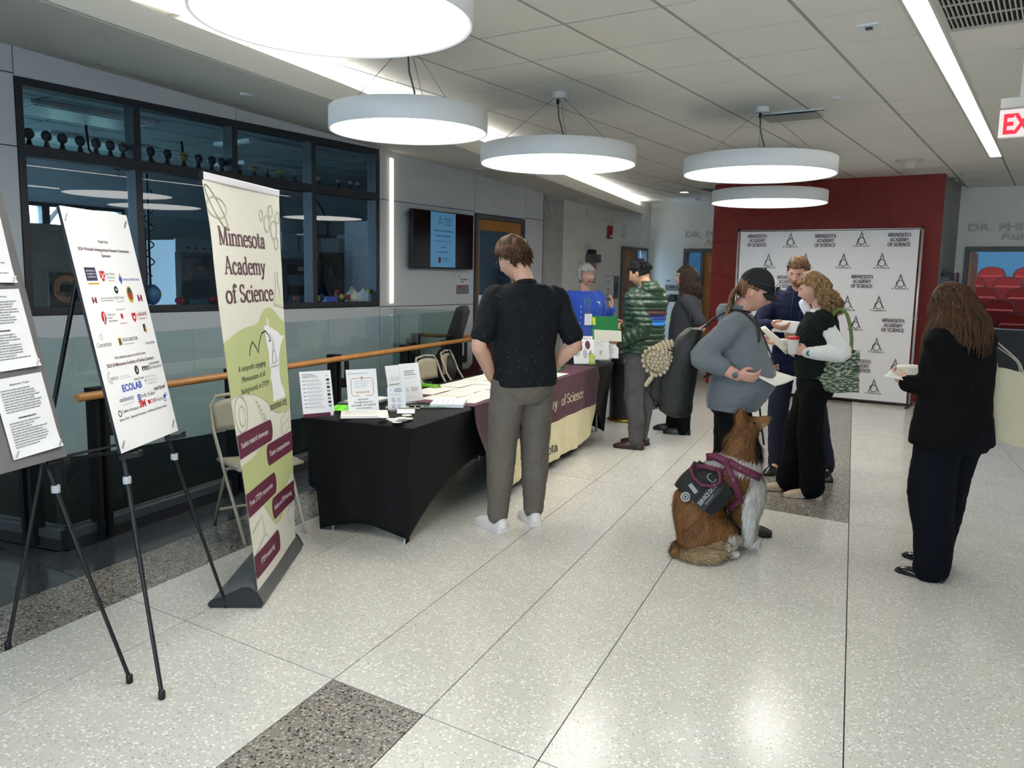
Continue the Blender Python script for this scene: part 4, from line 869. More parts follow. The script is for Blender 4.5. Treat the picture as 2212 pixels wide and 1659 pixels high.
b = MB(); b.prism(prof, -.0, -.86, Mc); b.build('cassette', mat('cassette aluminium', '808184', .35, metal=.55), BAN, smooth=True, sharp=35)
for z0, z1 in ((.014, .0), (-.86, -.874)): MB().prism([(p[0]*1.02, p[1]*1.03) for p in prof], z0, z1, Mc).build('end_plate', M_black, BAN)
# banner print: mapped through the fabric surface
class BPrint(Print):
    def build(s, parent, name='printed_artwork', M=None):
        for m, b in s.l.values():
            bm = bmesh.new(); vs = [bm.verts.new(v) for v in b.v]
            for f in b.f:
                try: bm.faces.new([vs[i] for i in f])
                except ValueError: pass
            bmesh.ops.triangulate(bm, faces=bm.faces[:])
            for _ in range(3):
                long = [e for e in bm.edges if e.calc_length() > .06]
                if not long: break
                bmesh.ops.subdivide_edges(bm, edges=long, cuts=1); bmesh.ops.triangulate(bm, faces=bm.faces[:])
            for v in bm.verts:
                x, y, z = v.co; v.co = bsurf(min(1, max(0, x)), min(1, max(0, y/2.0)), .0012+z*.8)
            me = bpy.data.meshes.new(name); bm.to_mesh(me); bm.free(); me.materials.append(m); o = bpy.data.objects.new(name, me); COL.objects.link(o); o.parent = parent; o['kind'] = 'stuff'
P = BPrint()                                           # x 0..1 across, y 0..2 up
def smooth_poly(pts, n=6):
    out = []; N = len(pts)
    for i in range(N):
        p0, p1, p2, p3 = [pts[(i+k-1) % N] for k in range(4)]
        for k in range(n):
            t = k/n; out.append(tuple(.5*((2*p1[j])+(-p0[j]+p2[j])*t+(2*p0[j]-5*p1[j]+4*p2[j]-p3[j])*t*t+(-p0[j]+3*p1[j]-3*p2[j]+p3[j])*t**3) for j in (0,1)))
    return out
def cl(pts): return [(min(1, max(0, x)), y) for x, y in pts]
for s, x, y, w in (('Minnesota', .42, 1.685, .66), ('Academy', .42, 1.545, .60), ('of Science', .46, 1.405, .72)): P.text(MARt, s, x, y, .088, 'c', w, serif=.018, z=2)
P.poly(SAGE, cl(smooth_poly([(-.05,1.18),(.1,1.24),(.3,1.275),(.5,1.29),(.62,1.35),(.75,1.365),(.9,1.31),(1.05,1.22),(1.06,.95),(1.0,.79),(.85,.775),(.68,.80),(.55,.87),(.35,.93),(.1,.955),(-.05,.96)])), 1)
mnp = [(.60,1.27),(.66,1.275),(.665,1.31),(.685,1.31),(.69,1.265),(.78,1.245),(.86,1.225),(.9,1.205),(.97,1.20),(.9,1.16),(.84,1.10),(.83,1.05),(.82,1.0),(.83,.945),(.88,.90),(.90,.87),(.905,.855),(.66,.855),(.66,.95),(.64,.99),(.655,1.03),(.64,1.06),(.645,1.12),(.62,1.19)]
P.poly(mat('banner map white', 'e4e4ea', .6), mnp, 3); mas_logo(P, INKg, .74, 1.045, .15, 5)
P.line(INK, [(.33,1.13),(.35,1.17),(.39,1.20),(.44,1.17),(.47,1.14),(.50,1.19),(.55,1.235),(.62,1.245),(.67,1.22),(.70,1.19)], .009, 4); P.line(INK, [(.66,1.19),(.70,1.185),(.705,1.225)], .008, 4)
for k, s in enumerate(('A nonprofit engaging', 'Minnesotans of all', 'backgrounds in STEM')): P.text(INK, s, .36+.01*k, 1.065-.055*k, .030, 'c', (.42, .36, .44)[k], z=4)
P.text(MARt, 'mnmas.org', .76, .815, .040, 'c', .33, serif=True, z=4)
OUT = mat('banner outline', 'aab096', .65)
for x, y, r in ((.80,1.82,.04),(.9,1.79,.045),(.96,1.86,.03),(.86,1.89,.03),(.93,1.72,.03),(.72,1.86,.025)): P.ring(OUT, x, y, r, .008, r*1.1, 2)
for k in range(3): P.ring(OUT, .12, 1.86, .12, .008, .05, 2, a0=0, a1=360) if k == 0 else P.line(OUT, [(.12+.11*math.cos(R(a+60*k))*1-.0, 1.86+.10*math.sin(R(a))) for a in range(0, 361, 20)], .008, 2)
P.line(OUT, [(.88,1.56),(.88,1.49),(.82,1.38),(.98,1.36),(.92,1.49),(.92,1.56)], .008, 2); P.poly(mat('banner pale green', 'c9d0aa', .65), [(.85,1.43),(.945,1.43),(.965,1.375),(.83,1.385)], 1)
for (x0, y0, w, side_, s) in ((0, .655, .60, 0, 'Student research showcases'), (.48, .53, .52, 1, 'Team competitions'), (0, .365, .60, 0, 'Free STEM resources'), (.48, .235, .52, 1, 'Hands-on STEM learning'), (0, .055, .56, 0, 'STEM mentoring')):
    h = .115; r = .05
    if side_ == 0: pts = [(x0,y0),(x0+w-r*.6,y0)]+[(x0+w-r*.6+r*.8*math.sin(R(a)), y0+h/2-h/2*math.cos(R(a))) for a in range(20, 180, 20)]+[(x0+w-r*.6,y0+h),(x0,y0+h)]
    else: pts = [(1,y0),(1,y0+h),(x0+r*.6,y0+h)]+[(x0+r*.6-r*.8*math.sin(R(a)), y0+h/2+h/2*math.cos(R(a))) for a in range(20, 180, 20)]+[(x0+r*.6,y0)]
    P.poly(MAROON, pts, 4); P.text(PAPER, s, x0+w*.47, y0+h*.40, .030, 'c', w*(.80 if len(s) > 15 else .56), z=6)
P.poly(SAGE, cl(smooth_poly([(-.05,.60),(.2,.625),(.45,.65),(.62,.60),(.9,.58),(1.05,.56),(1.05,.42),(.9,.38),(.8,.33),(.7,.22),(.55,.20),(.42,.27),(.3,.36),(.1,.40),(-.05,.42)])), 1)
P.ring(OUT, .12, .86, .10, .007, .09, 2); P.ring(OUT, .13, .85, .05, .006, .05, 2)
for k in range(5): P.line(OUT, [(.36+.03*k,.90-.03*k),(.40+.03*k,.88-.02*k),(.38+.03*k,.85-.03*k)], .007, 2)
P.line(OUT, [(.78,.74),(.95,.78),(.96,.68),(.80,.64),(.78,.74)], .007, 2); P.line(OUT, [(.80,.70),(.94,.73)], .006, 2)
P.line(OUT, [(.02,.28),(.24,.32),(.26,.22),(.36,.17),(.10,.12),(.02,.16)], .008, 2); P.line(OUT, [(.26,.22),(.04,.17)], .006, 2)
P.line(OUT, [(.82,.20),(.95,.22),(.96,.14),(.84,.12),(.82,.20)], .006, 2)
P.build(BAN)
# ================================================================ tables
TV = Vector((-.194, .981, 0)).normalized(); TW = Vector((-.981, -.194, 0)).normalized()   # along / into the table
T0 = Vector((-3.02, 3.545, 0)); TZ = .715
M_spandex = mat('black spandex', '09090c', .7, spec=.25, bump=.05, bscale=15)
def spandex_table(name, label, o, L, Dp=.76, archL=.34, archE=.075):
    t = thing(name, label, 'table', M=frame(o, TV, TW))            # local: x along, y into, z up (left-handed fix below)
    z = 1.0 if frame(o, TV, TW)[2][2] > 0 else -1.0
    H = TZ; r = .035
    cr = [(r,r),(L-r,r),(L-r,Dp-r),(r,Dp-r)]
    ring = []                                                       # top outline with rounded corners, 40 pts a side
    n = 28
    def side_pts(a, b): return [(a[0]+(b[0]-a[0])*k/n, a[1]+(b[1]-a[1])*k/n) for k in range(n)]
    pts = []; meta = []
    C = [(0,0),(L,0),(L,Dp),(0,Dp)]
    for k in range(4):
        a, b = C[k], C[(k+1) % 4]
        for i in range(n): pts.append((a[0]+(b[0]-a[0])*i/n, a[1]+(b[1]-a[1])*i/n)); meta.append((k, i/n))
    m = MB(); rows = 16
    def P(i, j):
        (x, y), (k, u) = pts[i], meta[i]; cx, cy_ = L/2, Dp/2
        arch = archL if k % 2 == 0 else archE
        c = min(u, 1-u)                                             # 0 at a corner
        zb = arch*(1-(1-min(1, c/.5))**2.6) if arch > .1 else arch*math.sin(math.pi*u)**.8
        v = j/(rows-1); zz = H-(H-zb)*v
        pull = .075*math.sin(math.pi*min(1, v*.62))*(1 if k % 2 else .9)*(.55+.45*math.cos(2*math.pi*u)**2)
        rr = .03*(1-math.exp(-c*18))*math.sin(math.pi*v) 
        dx, dy = cx-x, cy_-y
        leg_in = .07*v**.7
        sx = (1 if dx > 0 else -1)*min(abs(dx), leg_in+ (pull*.5 if k % 2 else 0)); sy = (1 if dy > 0 else -1)*min(abs(dy), leg_in*.75+(pull*.5 if k % 2 == 0 else 0))
        if j == 0: sx = sy = 0
        if k % 2 == 0: sx *= (1-2*c)**1.0 if True else 1
        else: sy *= (1-2*c)
        q = Vector((x+sx, y+sy, zz))
        e = .02                                                     # round the vertical corners
        return q
    N = len(pts)
    vs = [P(i, j) for j in range(rows) for i in range(N)]
    top = [Vector((.5*L+(p[0]-.5*L)*.985, .5*Dp+(p[1]-.5*Dp)*.96, H+.012)) for p in pts]
    fs = [(j*N+i, j*N+(i+1) % N, (j+1)*N+(i+1) % N, (j+1)*N+i) for j in range(rows-1) for i in range(N)]
    b0 = len(vs); vs += top; fs += [(b0+i, b0+(i+1) % N, (i+1) % N, i) for i in range(N)]; fs.append(tuple(range(b0, b0+N))[::-1])
    if z < 0: vs = [Vector((p.x, p.y, -p.z)) for p in vs]
    m.add(vs, fs); o_ = m.build('stretch_cover', M_spandex, t, smooth=True, sharp=55)
    sd_ = o_.modifiers.new('thick', 'SOLIDIFY'); sd_.thickness = .004
    for (x, y) in cr:
        lg = MB(); lg.tube([(x+(.10 if x < L/2 else -.10), y+(.09 if y < Dp/2 else -.09), .0), (x+(.10 if x < L/2 else -.10), y+(.09 if y < Dp/2 else -.09), H-.03)], .014, 8)
        if z < 0: lg.v = [(p[0], p[1], -p[2]) for p in lg.v]
        lg.build('leg', M_steel, t)
    lg = MB().box(.02, L-.02, .02, Dp-.02, (H-.035)*z, (H-.005)*z).build('tabletop', mat('table plastic', 'c9c6bd', .6), t)
    return t
TB1 = spandex_table('display_table', 'long table under black stretch cover in the foreground', T0, 2.44)
TB2 = spandex_table('display_table', 'second black-covered table beyond the maroon runner', T0+TV*2.47, 1.80, archL=.38)
def TP(s, d, z=0): return T0+TV*s+TW*d+Vector((0,0,TZ+.014+z))      # point on the table: along, in from the front edge
# runner: maroon and cream cloth over the top and down the front
M_run = mat('maroon cloth', '4e182e', .8, sheen=.1, var=.08, vscale=12, bump=.12, bscale=25); M_rcream = mat('cream cloth', 'ddd2a6', .8, sheen=.2, var=.06, vscale=12, bump=.12, bscale=25)
RUN = thing('table_runner', 'maroon and cream event cloth draped over the table front', 'tablecloth', (0, 0, 0))
s0, s1 = .80, 3.66
def low(s):                                             # bottom hem: rounded ends
    u = (s-s0)/(s1-s0); e = min(u, 1-u)*(s1-s0); return .07+(.62-.07)*max(0, 1-e/.55)**2.4 if e < .55 else .07
def rs(s, v, d=0):
    zb = low(s); z = (TZ+.022)-((TZ+.022)-zb)*v; w = .012*math.sin(s*13+v*2)*v+.006*math.sin(s*29)*v*v
    f = .012+.03*v+w+.0
    return T0+TV*(s+.05*math.sin(s*7)*v*v*.4)-TW*f+Vector((0,0,z))
nS, nV = 150, 70
rb = MB(); vs = [rs(s0+(s1-s0)*i/(nS-1), j/(nV-1)) for j in range(nV) for i in range(nS)]
fs = [(j*nS+i, j*nS+i+1, (j+1)*nS+i+1, (j+1)*nS+i) for j in range(nV-1) for i in range(nS-1)]
rb.add(vs, fs); drape = rb.build('front_drape', [M_run, M_rcream], RUN, smooth=True)
for p in drape.data.polygons: p.material_index = 1 if p.center.z < .385 else 0
drape.modifiers.new('thick', 'SOLIDIFY').thickness = .003
rb = MB(); rb.grid(lambda u, v: T0+TV*(s0+.0+(s1-s0)*u)+TW*(-.014+.70*v)+Vector((0,0,TZ+.0185+.0015*math.sin(u*40))), 40, 8); rb.build('top_cloth', M_run, RUN, smooth=True)
P = Print(); P.text(mat('cream print', 'e2d8b4', .7), 'Minnesota Academy', 1.0, 0, .085, 'c', 1.25, serif=True); P.text(mat('cream print', 'e2d8b4', .7), 'of Science', 2.05, 0, .085, 'c', .62, serif=True)
P.text(INK, 'Minnesota', 1.25, -.36, .08, 'c', .7, serif=True)
for m, b in P.l.values():
    b.v = [tuple(rs(s0+x, (TZ+.022-(.50+y))/((TZ+.022)-low(s0+x)))-TW*.006) for x, y, z in b.v]; b.f = [f[::-1] for f in b.f]
    b.build('printed_lettering', m, RUN)

# ---- printed papers on the table
def sheet(name, label, cat, s, d, w, h, rot, m=PCREAM, th=.0015, z=0, group=None, lines=6, seed=0, ink=INKlg):
    t = thing(name, label, cat, M=frame(TP(s, d, z+.006), (TV*math.cos(rot)+TW*math.sin(rot)), (TW*math.cos(rot)-TV*math.sin(rot))), group=group)
    sg = -1 if t.matrix_world.to_3x3()[2][2] < 0 else 1
    BX('sheet', (-w/2, w/2, -h/2, h/2, *sorted((0, sg*th))), m, t)
    P = Print(); P.lines(ink, -w*.42, h*.32, w*.84, lines, h*.64/max(1, lines), h*.03, seed=seed)
    for m_, b in P.l.values(): b.v = [(x, y, sg*(th+.0008)) for x, y, z_ in b.v]
    P.build(t, 'printed_text'); return t
rr = random.Random(11); ordn = ['first', 'second', 'third', 'fourth', 'fifth', 'sixth', 'seventh', 'eighth', 'ninth']
for c in range(9):
    for r_ in range(3):
        s = 1.02+c*.225; d = .14+r_*.215
        if c == 0 and r_ == 2: continue
        sheet('badge_sheet', f'cream sheet of name badges, {ordn[c]} column from the near end, {["front", "middle", "back"][r_]} row', 'paper', s+rr.uniform(-.012,.012), d+rr.uniform(-.008,.008), .215, .20, rr.uniform(-.06,.06), PCREAM, .002, .0005*((c+r_) % 2), 'rows of badge sheets on the maroon cloth', 5, c*7+r_, INKlg)
sheet('paper_stack', 'thick stack of white printed sheets at the near edge of the runner', 'paper', .80, .17, .28, .216, .35, PAPER, .022, 0, None, 4, 3)
sheet('flyer', 'stacked cream flyers with maroon edge near the black table corner', 'paper', .16, .42, .28, .216, -1.0, PCREAM, .014, 0, None, 5, 4); 
sheet('flyer', 'lime green flyers lying behind the tall sign', 'paper', .34, .62, .22, .28, .3, mat('lime paper', '7fe63a', .6), .004, 0, None, 3, 5, PGREEN)
sheet('brochure', 'dark green brochure with photographs near the runner edge', 'brochure', .62, .24, .10, .23, .5, mat('green brochure', '4a5f4c', .4), .006, 0, None, 3, 6); sheet('brochure', 'olive and pale brochure left of the green one', 'brochure', .52, .36, .10, .22, .45, mat('olive brochure', '8a9070', .4), .006, 0, None, 3, 8)
sheet('card', 'white card lying in front of the small QR sign', 'card', .40, .27, .15, .11, .5, PAPER, .004, 0, None, 2, 7)
sheet('clipboard', 'grey clipboard under white papers behind the tall sign', 'clipboard', .62, .70, .34, .24, .1, mat('clipboard grey', '6b6f70', .5), .012); 
sheet('paper_stack', 'loose white papers on the grey clipboard', 'paper', .64, .70, .27, .2, .05, PAPER, .006, .013, None, 4, 12)
sheet('paper_stack', 'white papers with a pen behind the front man', 'paper', 2.62, .58, .3, .22, .1, PAPER, .01, 0, None, 3, 14); sheet('paper_stack', 'white papers by the green folders', 'paper', 2.95, .4, .28, .2, .0, PAPER, .006, 0, None, 3, 15)
rr = random.Random(5); _q = G(858, 911, TZ+.014)-T0; _ss, _sd = _q.dot(TV), _q.dot(TW)
for k in range(12):
    o = MB().lathe([(.001,0),(.029,0),(.030,.0015),(.029,.003),(.001,.003)], 22, caps=False).build('round_sticker', mat('sticker white', 'e4e2dc', .5), smooth=True, sharp=40)
    p = TP(_ss+.15*(rr.random()-.5), _sd+.15*(rr.random()-.5), .0004+.0031*k); o.location = p; o.rotation_euler = (rr.uniform(-.02,.02), rr.uniform(-.02,.02), 0)
    tag(o, 'white round sticker in the loose heap on the black cloth', 'sticker', 'heap of round stickers')
# green folders on the second table
for k, (s, d, lb) in enumerate(((2.82, .26, 'green folder at the near side of the stack'), (3.05, .30, 'green folder in the middle, fanned over its neighbour'), (3.28, .36, 'green folder farthest along the maroon cloth'))):
    sheet('green_folder', lb, 'folder', s, d, .30, .24, .1, mat('green folder', '1c7a40', .5), .006+.004*k, .002*k, 'green folders', 0)
# acrylic sign holders
def sign_holder(label, s, d, w, h, yaw, lean, paint, base=.09):
    p = TP(s, d); fwd_ = Vector((math.sin(yaw), -math.cos(yaw), 0)); rt_ = Vector((math.cos(yaw), math.sin(yaw), 0))
    t = thing('sign_holder', label, 'sign', M=frame(p, rt_, -fwd_), group='acrylic sign holders')
    BX('acrylic_base', (-w/2, w/2, -.05, base-.02, 0, .003), M_cglass, t)
    Mx = Matrix.Rotation(R(90-lean), 4, 'X')
    BX('acrylic_front', (-w/2-.003, w/2+.003, 0, h+.006, -.0035, -.0008), M_cglass, t, M=Mx)
    BX('insert', (-w/2, w/2, .004, h, -.0008, .0004), PAPER, t, M=Mx)
    P = Print(); paint(P, w, h); P.build(t, 'printed_insert', Mx @ Matrix.Translation((0,0,.0006))); return t
def ins1(P, w, h):
    P.text(INK, 'The Minnesota', -w*.42, h*.92, .006, 'l', w*.36, .01); P.text(INK, 'Academy of Science', -w*.42, h*.89, .006, 'l', w*.45, .01); P.text(INK, 'highlights of the year', -w*.42, h*.86, .006, 'l', w*.5, .01); mas_logo(P, INKg, w*.36, h*.87, .02)
    for k in range(8):
        y = h*(.78-.083*k); P.rect(INKg, -w*.43, y, w*.1, h*.018); P.lines(INKlg, -w*.3, y+h*.025, w*.55, 4, h*.014, h*.007, seed=k); P.rect(INKg if k % 2 else INK, w*.33, y-h*.01, w*.1, h*.05)
    P.rect(MAROON, -w/2, 0, w, h*.07); P.rect(PAPER, w*.36, h*.01, w*.1, h*.06, 3)
def ins2(P, w, h):
    o = mat('print coral', 'd0906c', .6); P.lines(INKg, -w*.42, h*.90, w*.84, 1, .01, h*.012); 
    P.line(o, [(-w*.05,h*.80),(-w*.3,h*.80),(-w*.36,h*.76),(-w*.36,h*.44),(-w*.3,h*.40),(-w*.1,h*.40)], .004); P.line(o, [(w*.05,h*.80),(w*.3,h*.80),(w*.36,h*.76),(w*.36,h*.44),(w*.3,h*.40),(w*.1,h*.40)], .004); P.ell(o, 0, h*.80, .008, .011); P.lines(INKlg, -w*.26, h*.72, w*.52, 4, h*.045, h*.012, seed=3)
    for k in range(5): P.ell(o, (k-2)*w*.09, h*.48, .006)
    for k, s_ in enumerate(('REVIEW', 'THE MINNESOTA', 'ACADEMY OF SCIENCE', 'ON GOOGLE')): P.text(INK, s_, 0, h*(.30-.065*k), .010, 'c', w*(.34, .62, .82, .5)[k], .012)
def ins3(P, w, h):
    mas_logo(P, INKg, -w*.18, h*.62, .03); P.lines(INKlg, -w*.05, h*.68, w*.4, 3, h*.03, h*.01, seed=5); P.lines(INK, -w*.38, h*.5, w*.76, 2, h*.09, h*.018, seed=6)
def ins4(P, w, h):
    P.lines(INK, -w*.3, h*.8, w*.6, 3, h*.05, h*.016, seed=7); P.lines(INKlg, -w*.36, h*.64, w*.72, 2, h*.03, h*.008, seed=8); mas_logo(P, INKg, -w*.25, h*.28, .03); P.lines(INKg, -w*.05, h*.36, w*.4, 3, h*.04, h*.015, seed=9); P.lines(INKlg, -w*.3, h*.14, w*.4, 1, .01, h*.01)
def ins5(P, w, h):
    mas_logo(P, INKg, -w*.3, h*.82, .018); P.lines(INK, -w*.12, h*.9, w*.5, 3, h*.06, h*.022, seed=10); P.lines(INKlg, -w*.4, h*.7, w*.8, 3, h*.04, h*.012, seed=11)
    for x in (-.28, .02): P.lines(INKg, w*x, h*.5, w*.24, 4, h*.05, h*.022, seed=12); P.lines(INKg, w*x, h*.24, w*.24, 4, h*.05, h*.022, seed=13)
yc = R(62)
def sd(px, py): p = G(px, py, TZ+.014)-T0; return p.dot(TV), p.dot(TW)
for lb, px, py, w, h, yw, ln, fn in (('leaning acrylic sign with a numbered list and maroon foot', 690, 899, .20, .275, R(70), 13, ins1), ('tall acrylic sign with orange frame asking for a review', 787, 893, .20, .275, R(66), 11, ins2),
        ('narrow acrylic sign behind the small QR stand', 862, 872, .15, .26, R(84), 13, ins3), ('acrylic sign with logo at right of the QR stand', 894, 868, .17, .265, R(80), 13, ins4), ('small clear stand with QR codes sheet', 858, 886, .12, .15, R(62), 8, ins5)):
    s, d = sd(px, py); sign_holder(lb, s, d, w, h, yw, ln, fn)
def ins6(P, w, h):
    P.text(MARt, 'MAS MERCH', 0, h*.9, .012, 'c', w*.7, .01)
    for x, y, rx, ry, m in ((-.15,.62,.022,.045,mat('print dark red', '6a2a30', .6)),(.2,.68,.028,.045,mat('print grape', '5a3040', .6)),(.05,.36,.026,.05,INKlg),(.33,.30,.024,.045,INKg),(-.3,.38,.03,.035,INKlg)): P.ell(m, w*x, h*y, rx, ry)
def ins7(P, w, h):
    P.lines(INK, -w*.2, h*.92, w*.4, 1, .01, .008); P.line(INKg, [(-w*.3,h*.7),(-w*.1,h*.66),(w*.1,h*.72),(w*.3,h*.68)], .004); P.lines(INKlg, -w*.3, h*.6, w*.6, 2, h*.04, h*.012, seed=2); P.lines(INKg, -w*.1, h*.34, w*.2, 5, h*.035, h*.02, seed=3)
def ins8(P, w, h): P.lines(INKg, -w*.3, h*.8, w*.6, 8, h*.08, h*.02, seed=4)
for lb, px, py, w, h, yw, ln, fn in (('large sign with oval merchandise pictures by the sanitizer', 1263, 786, .23, .285, R(50), 16, ins6), ('white sign with QR code under the green folder', 1299, 777, .20, .27, R(58), 8, ins7), ('white sign behind, at the far end of the second table', 1316, 774, .2, .25, R(34), 8, ins8)):
    s, d = sd(px, py); sign_holder(lb, s, d, w, h, yw, ln, fn)
# hand sanitizer
s, d = sd(1278, 788); t = thing('sanitizer_bottle', 'clear pump bottle of lime green sanitizer on the second table', 'bottle', TP(s, d))
MB().lathe([(.001,0),(.028,0),(.030,.01),(.030,.085),(.022,.10),(.012,.108)], 18, caps=False).build('bottle', mat('lime gel', 'b9c832', .2), t, smooth=True); MB().lathe([(.013,.106),(.013,.122),(.006,.124),(.006,.145)], 12).build('pump', mat('clear pump', 'd6dad6', .3), t, smooth=True); MB().tube([(0,0,.145),(-.03,-.01,.143)], .006, 8).build('nozzle', mat('clear pump', 'd6dad6', .3), t)
o = MB().lathe([(.029,.02),(.0308,.022),(.0308,.075),(.029,.077)], 18, caps=False).build('label', mat('gel label', 'd6e28a', .5), t)
# green lanyards and pens
s, d = sd(924, 838); t = thing('lanyard_bundle', 'bundle of bright green lanyards on the table', 'lanyard', TP(s, d)); rr = random.Random(9)
for k in range(9):
    pts = [(rr.uniform(-.02,.02)+.09*math.cos(a*.7+k), .035*math.sin(a*.9+k*1.3), .006+.02*rr.random()) for a in range(10)]; MB().tube(pts, .007, 6, flat=.3).build('strap', mat('lime strap', '6fae34', .6), t, smooth=True)
for k, (px, py, c, lb) in enumerate(((1052, 806, '202226', 'black pen on the papers beside the front man'), (1040, 805, '5a3a9a', 'purple pen on the papers beside the front man'))):
    s, d = sd(px, py); o = MB().tube([(-.07,0,.004),(.06,0,.004),(.07,0,.004)], [.004,.004,.001], 8).build('pen', mat('pen '+c, c, .4), loc=TP(s, d, .02), rotz=R(120+20*k)); tag(o, lb, 'pen')
# folding chairs behind the tables
M_chair = mat('beige chair metal', 'a9a08c', .45); 
def folding_chair(label, p, yaw):
    t = thing('folding_chair', label, 'chair', (p[0], p[1], 0), yaw, 'beige folding chairs')
    def rrect(w, h, r, n=5): return [(sx*(w-r)+r*math.cos(R(a)), sy*(h-r)+r*math.sin(R(a))) for sx, sy, a0 in ((1,1,0),(-1,1,90),(-1,-1,180),(1,-1,270)) for a in [a0+90*k/n for k in range(n+1)]]
    bk = MB(); N = 20
    bk.grid(lambda u, v: (-.20+.40*u, -.20-.03*math.cos((u-.5)*2.2)-.02*v, .60+.20*v-.035*abs(2*u-1)**3*v), 14, 6); o = bk.build('backrest', M_chair, t, smooth=True); o.modifiers.new('t', 'SOLIDIFY').thickness = .012
    MB().grid(lambda u, v: (-.20+.40*u, -.17+.38*v, .445-.01*math.sin(math.pi*u)), 8, 8).build('seat', M_chair, t, smooth=True).modifiers.new('t', 'SOLIDIFY').thickness = .018
    for s in (-1, 1):
        MB().tube([(s*.19,.25,0),(s*.205,0,.36),(s*.215,-.17,.62),(s*.212,-.225,.76),(s*.17,-.245,.815),(0,-.25,.83)], .011, 8).build('leg', M_chair, t, smooth=True)
        MB().tube([(s*.185,-.28,0),(s*.19,-.03,.40),(s*.19,.14,.44)], .011, 8).build('leg', M_chair, t, smooth=True)
    MB().tube([(-.185,-.22,.1),(.185,-.22,.1)], .009, 8).build('stretcher', M_chair, t); return t
fy = math.atan2(-TW.x*-1, -TW.y)                       # placeholder, facing the table
tf = -TW; yaw_t = math.atan2(-tf.x, tf.y)
pc = AT(940, 815, TP(1.30, 1.25)); folding_chair('beige folding chair behind the badge sheets', (T0+TV*2.85+TW*1.22), yaw_t)
folding_chair('beige folding chair with black bag, hidden mostly by the front man', (T0+TV*3.48+TW*1.30), yaw_t+.2)
folding_chair('beige folding chair folded against the kerb behind the banner', (T0+TV*-.05+TW*1.05), yaw_t-.5)
t = thing('shoulder_bag', 'black bag hanging on the second folding chair', 'bag', (T0+TV*3.50+TW*1.60+Vector((0,0,.52)))); b = MB(); b.sphere((0,0,.10), (.16,.10,.17), 16, 10); b.build('bag_body', mat('black nylon', '17171a', .6), t, smooth=True); MB().tube([(-.13,0,.18),(-.06,.02,.30),(.06,.02,.30),(.13,0,.18)], .010, 8).build('strap', mat('black nylon', '17171a', .6), t, smooth=True)
t = thing('office_bag', 'dark bag standing on the floor behind the QR stand', 'bag', (T0+TV*.95+TW*1.15)); MB().box(-.22, .22, -.12, .12, 0, .60).build('bag_body', mat('black nylon', '17171a', .6), t, bevel=.05)
# litter bin
bp = G(1343, 908); bp = Vector((-4.02, 8.42, 0)); t = thing('litter_bin', 'black cylindrical litter bin with dome lid and brass foot ring', 'bin', bp)
MB().lathe([(.17,.02),(.185,.05),(.185,.60),(.192,.61),(.192,.63)], 36).build('drum', mat('bin black', '16171c', .35), t, smooth=True, sharp=40); MB().lathe([(.19,.63),(.185,.67),(.165,.73),(.13,.77),(.06,.79),(.001,.795)], 36).build('dome_lid', mat('bin lid', '202126', .4), t, smooth=True); MB().lathe([(.19,0),(.2,.008),(.2,.02),(.187,.035)], 36).build('foot_ring', mat('brass', 'b08a3a', .25, metal=.9), t, smooth=True)
# ================================================================ step-and-repeat backdrop
BY = 11.73
BK = thing('photo_backdrop', 'white step-and-repeat backdrop with academy logos before the red wall', 'backdrop', (-2.75, BY, 0))
def bk(px, py):                                          # pixel -> backdrop coordinates
    d_ = ray(px, py); t_ = BY/d_.y; p = CPOS+d_*t_; return p.x+2.75, p.z
bw0, bw1 = -3.90+2.75, -1.585+2.75
MB().grid(lambda u, v: (bw0+(bw1-bw0)*u, .006*math.sin(u*9+v*3)*(1-v), .045+2.24*v), 24, 12).build('fabric', mat('backdrop white', 'd9d8dc', .7), BK, smooth=True)
for x in (bw0-.035, bw1+.03):
    MB().tube([(x,.03,.03),(x,.03,2.31)], .017, 12).build('upright_pole', mat('pole silver', 'c0c0c4', .3, metal=.5), BK, smooth=True)
    MB().tube([(x,-.22,.015),(x,.28,.015)], .014, 8).build('foot', M_black, BK); MB().sphere((x,.03,2.31), .024, 10, 8).build('pole_knob', M_black, BK, smooth=True)
    MB().lathe([(.022,1.13),(.024,1.15),(.022,1.17)], 12, Matrix.Translation((x,.03,0))).build('pole_collar', M_clip, BK)
MB().tube([(bw0-.035,.03,2.30),(bw1+.03,.03,2.30)], .012, 10).build('top_bar', M_steel, BK); MB().tube([(bw0-.035,.02,.035),(bw1+.03,.02,.035)], .016, 10).build('bottom_bar', mat('bottom bar', '3a2226', .4), BK)
P = Print(); T_ = mat('backdrop text', '3c1422', .7); L_ = mat('backdrop logo', '34362a', .7)
def bt(px, py):
    x, z = bk(px, py)
    for k, s_ in enumerate(('MINNESOTA', 'ACADEMY', 'OF SCIENCE')): P.text(T_, s_, x, z+.042-.062*k, .044, 'c', (.27, .225, .27)[k], serif=.03)
def blg(px, py): x, z = bk(px, py); mas_logo(P, L_, x, z-.07, .19)
for px, py in ((1636,520),(1783,520),(1943,518),(1700,609),(1862,608),(1929,703),(1625,610),(1655,795),(1790,703),(1858,790)): bt(px, py)
for px, py in ((1708,522),(1861,520),(1660,567),(1740,567),(1822,567),(1905,567),(1945,612),(1898,659),(1848,701),(1893,749),(1887,838),(1650,750),(1740,752),(1830,658),(1655,660),(1640,705),(1933,795),(1610,840),(1740,842)): blg(px, py)
P.build(BK, 'printed_logos', frame((0,-.009,0), (1,0,0), (0,0,1)))
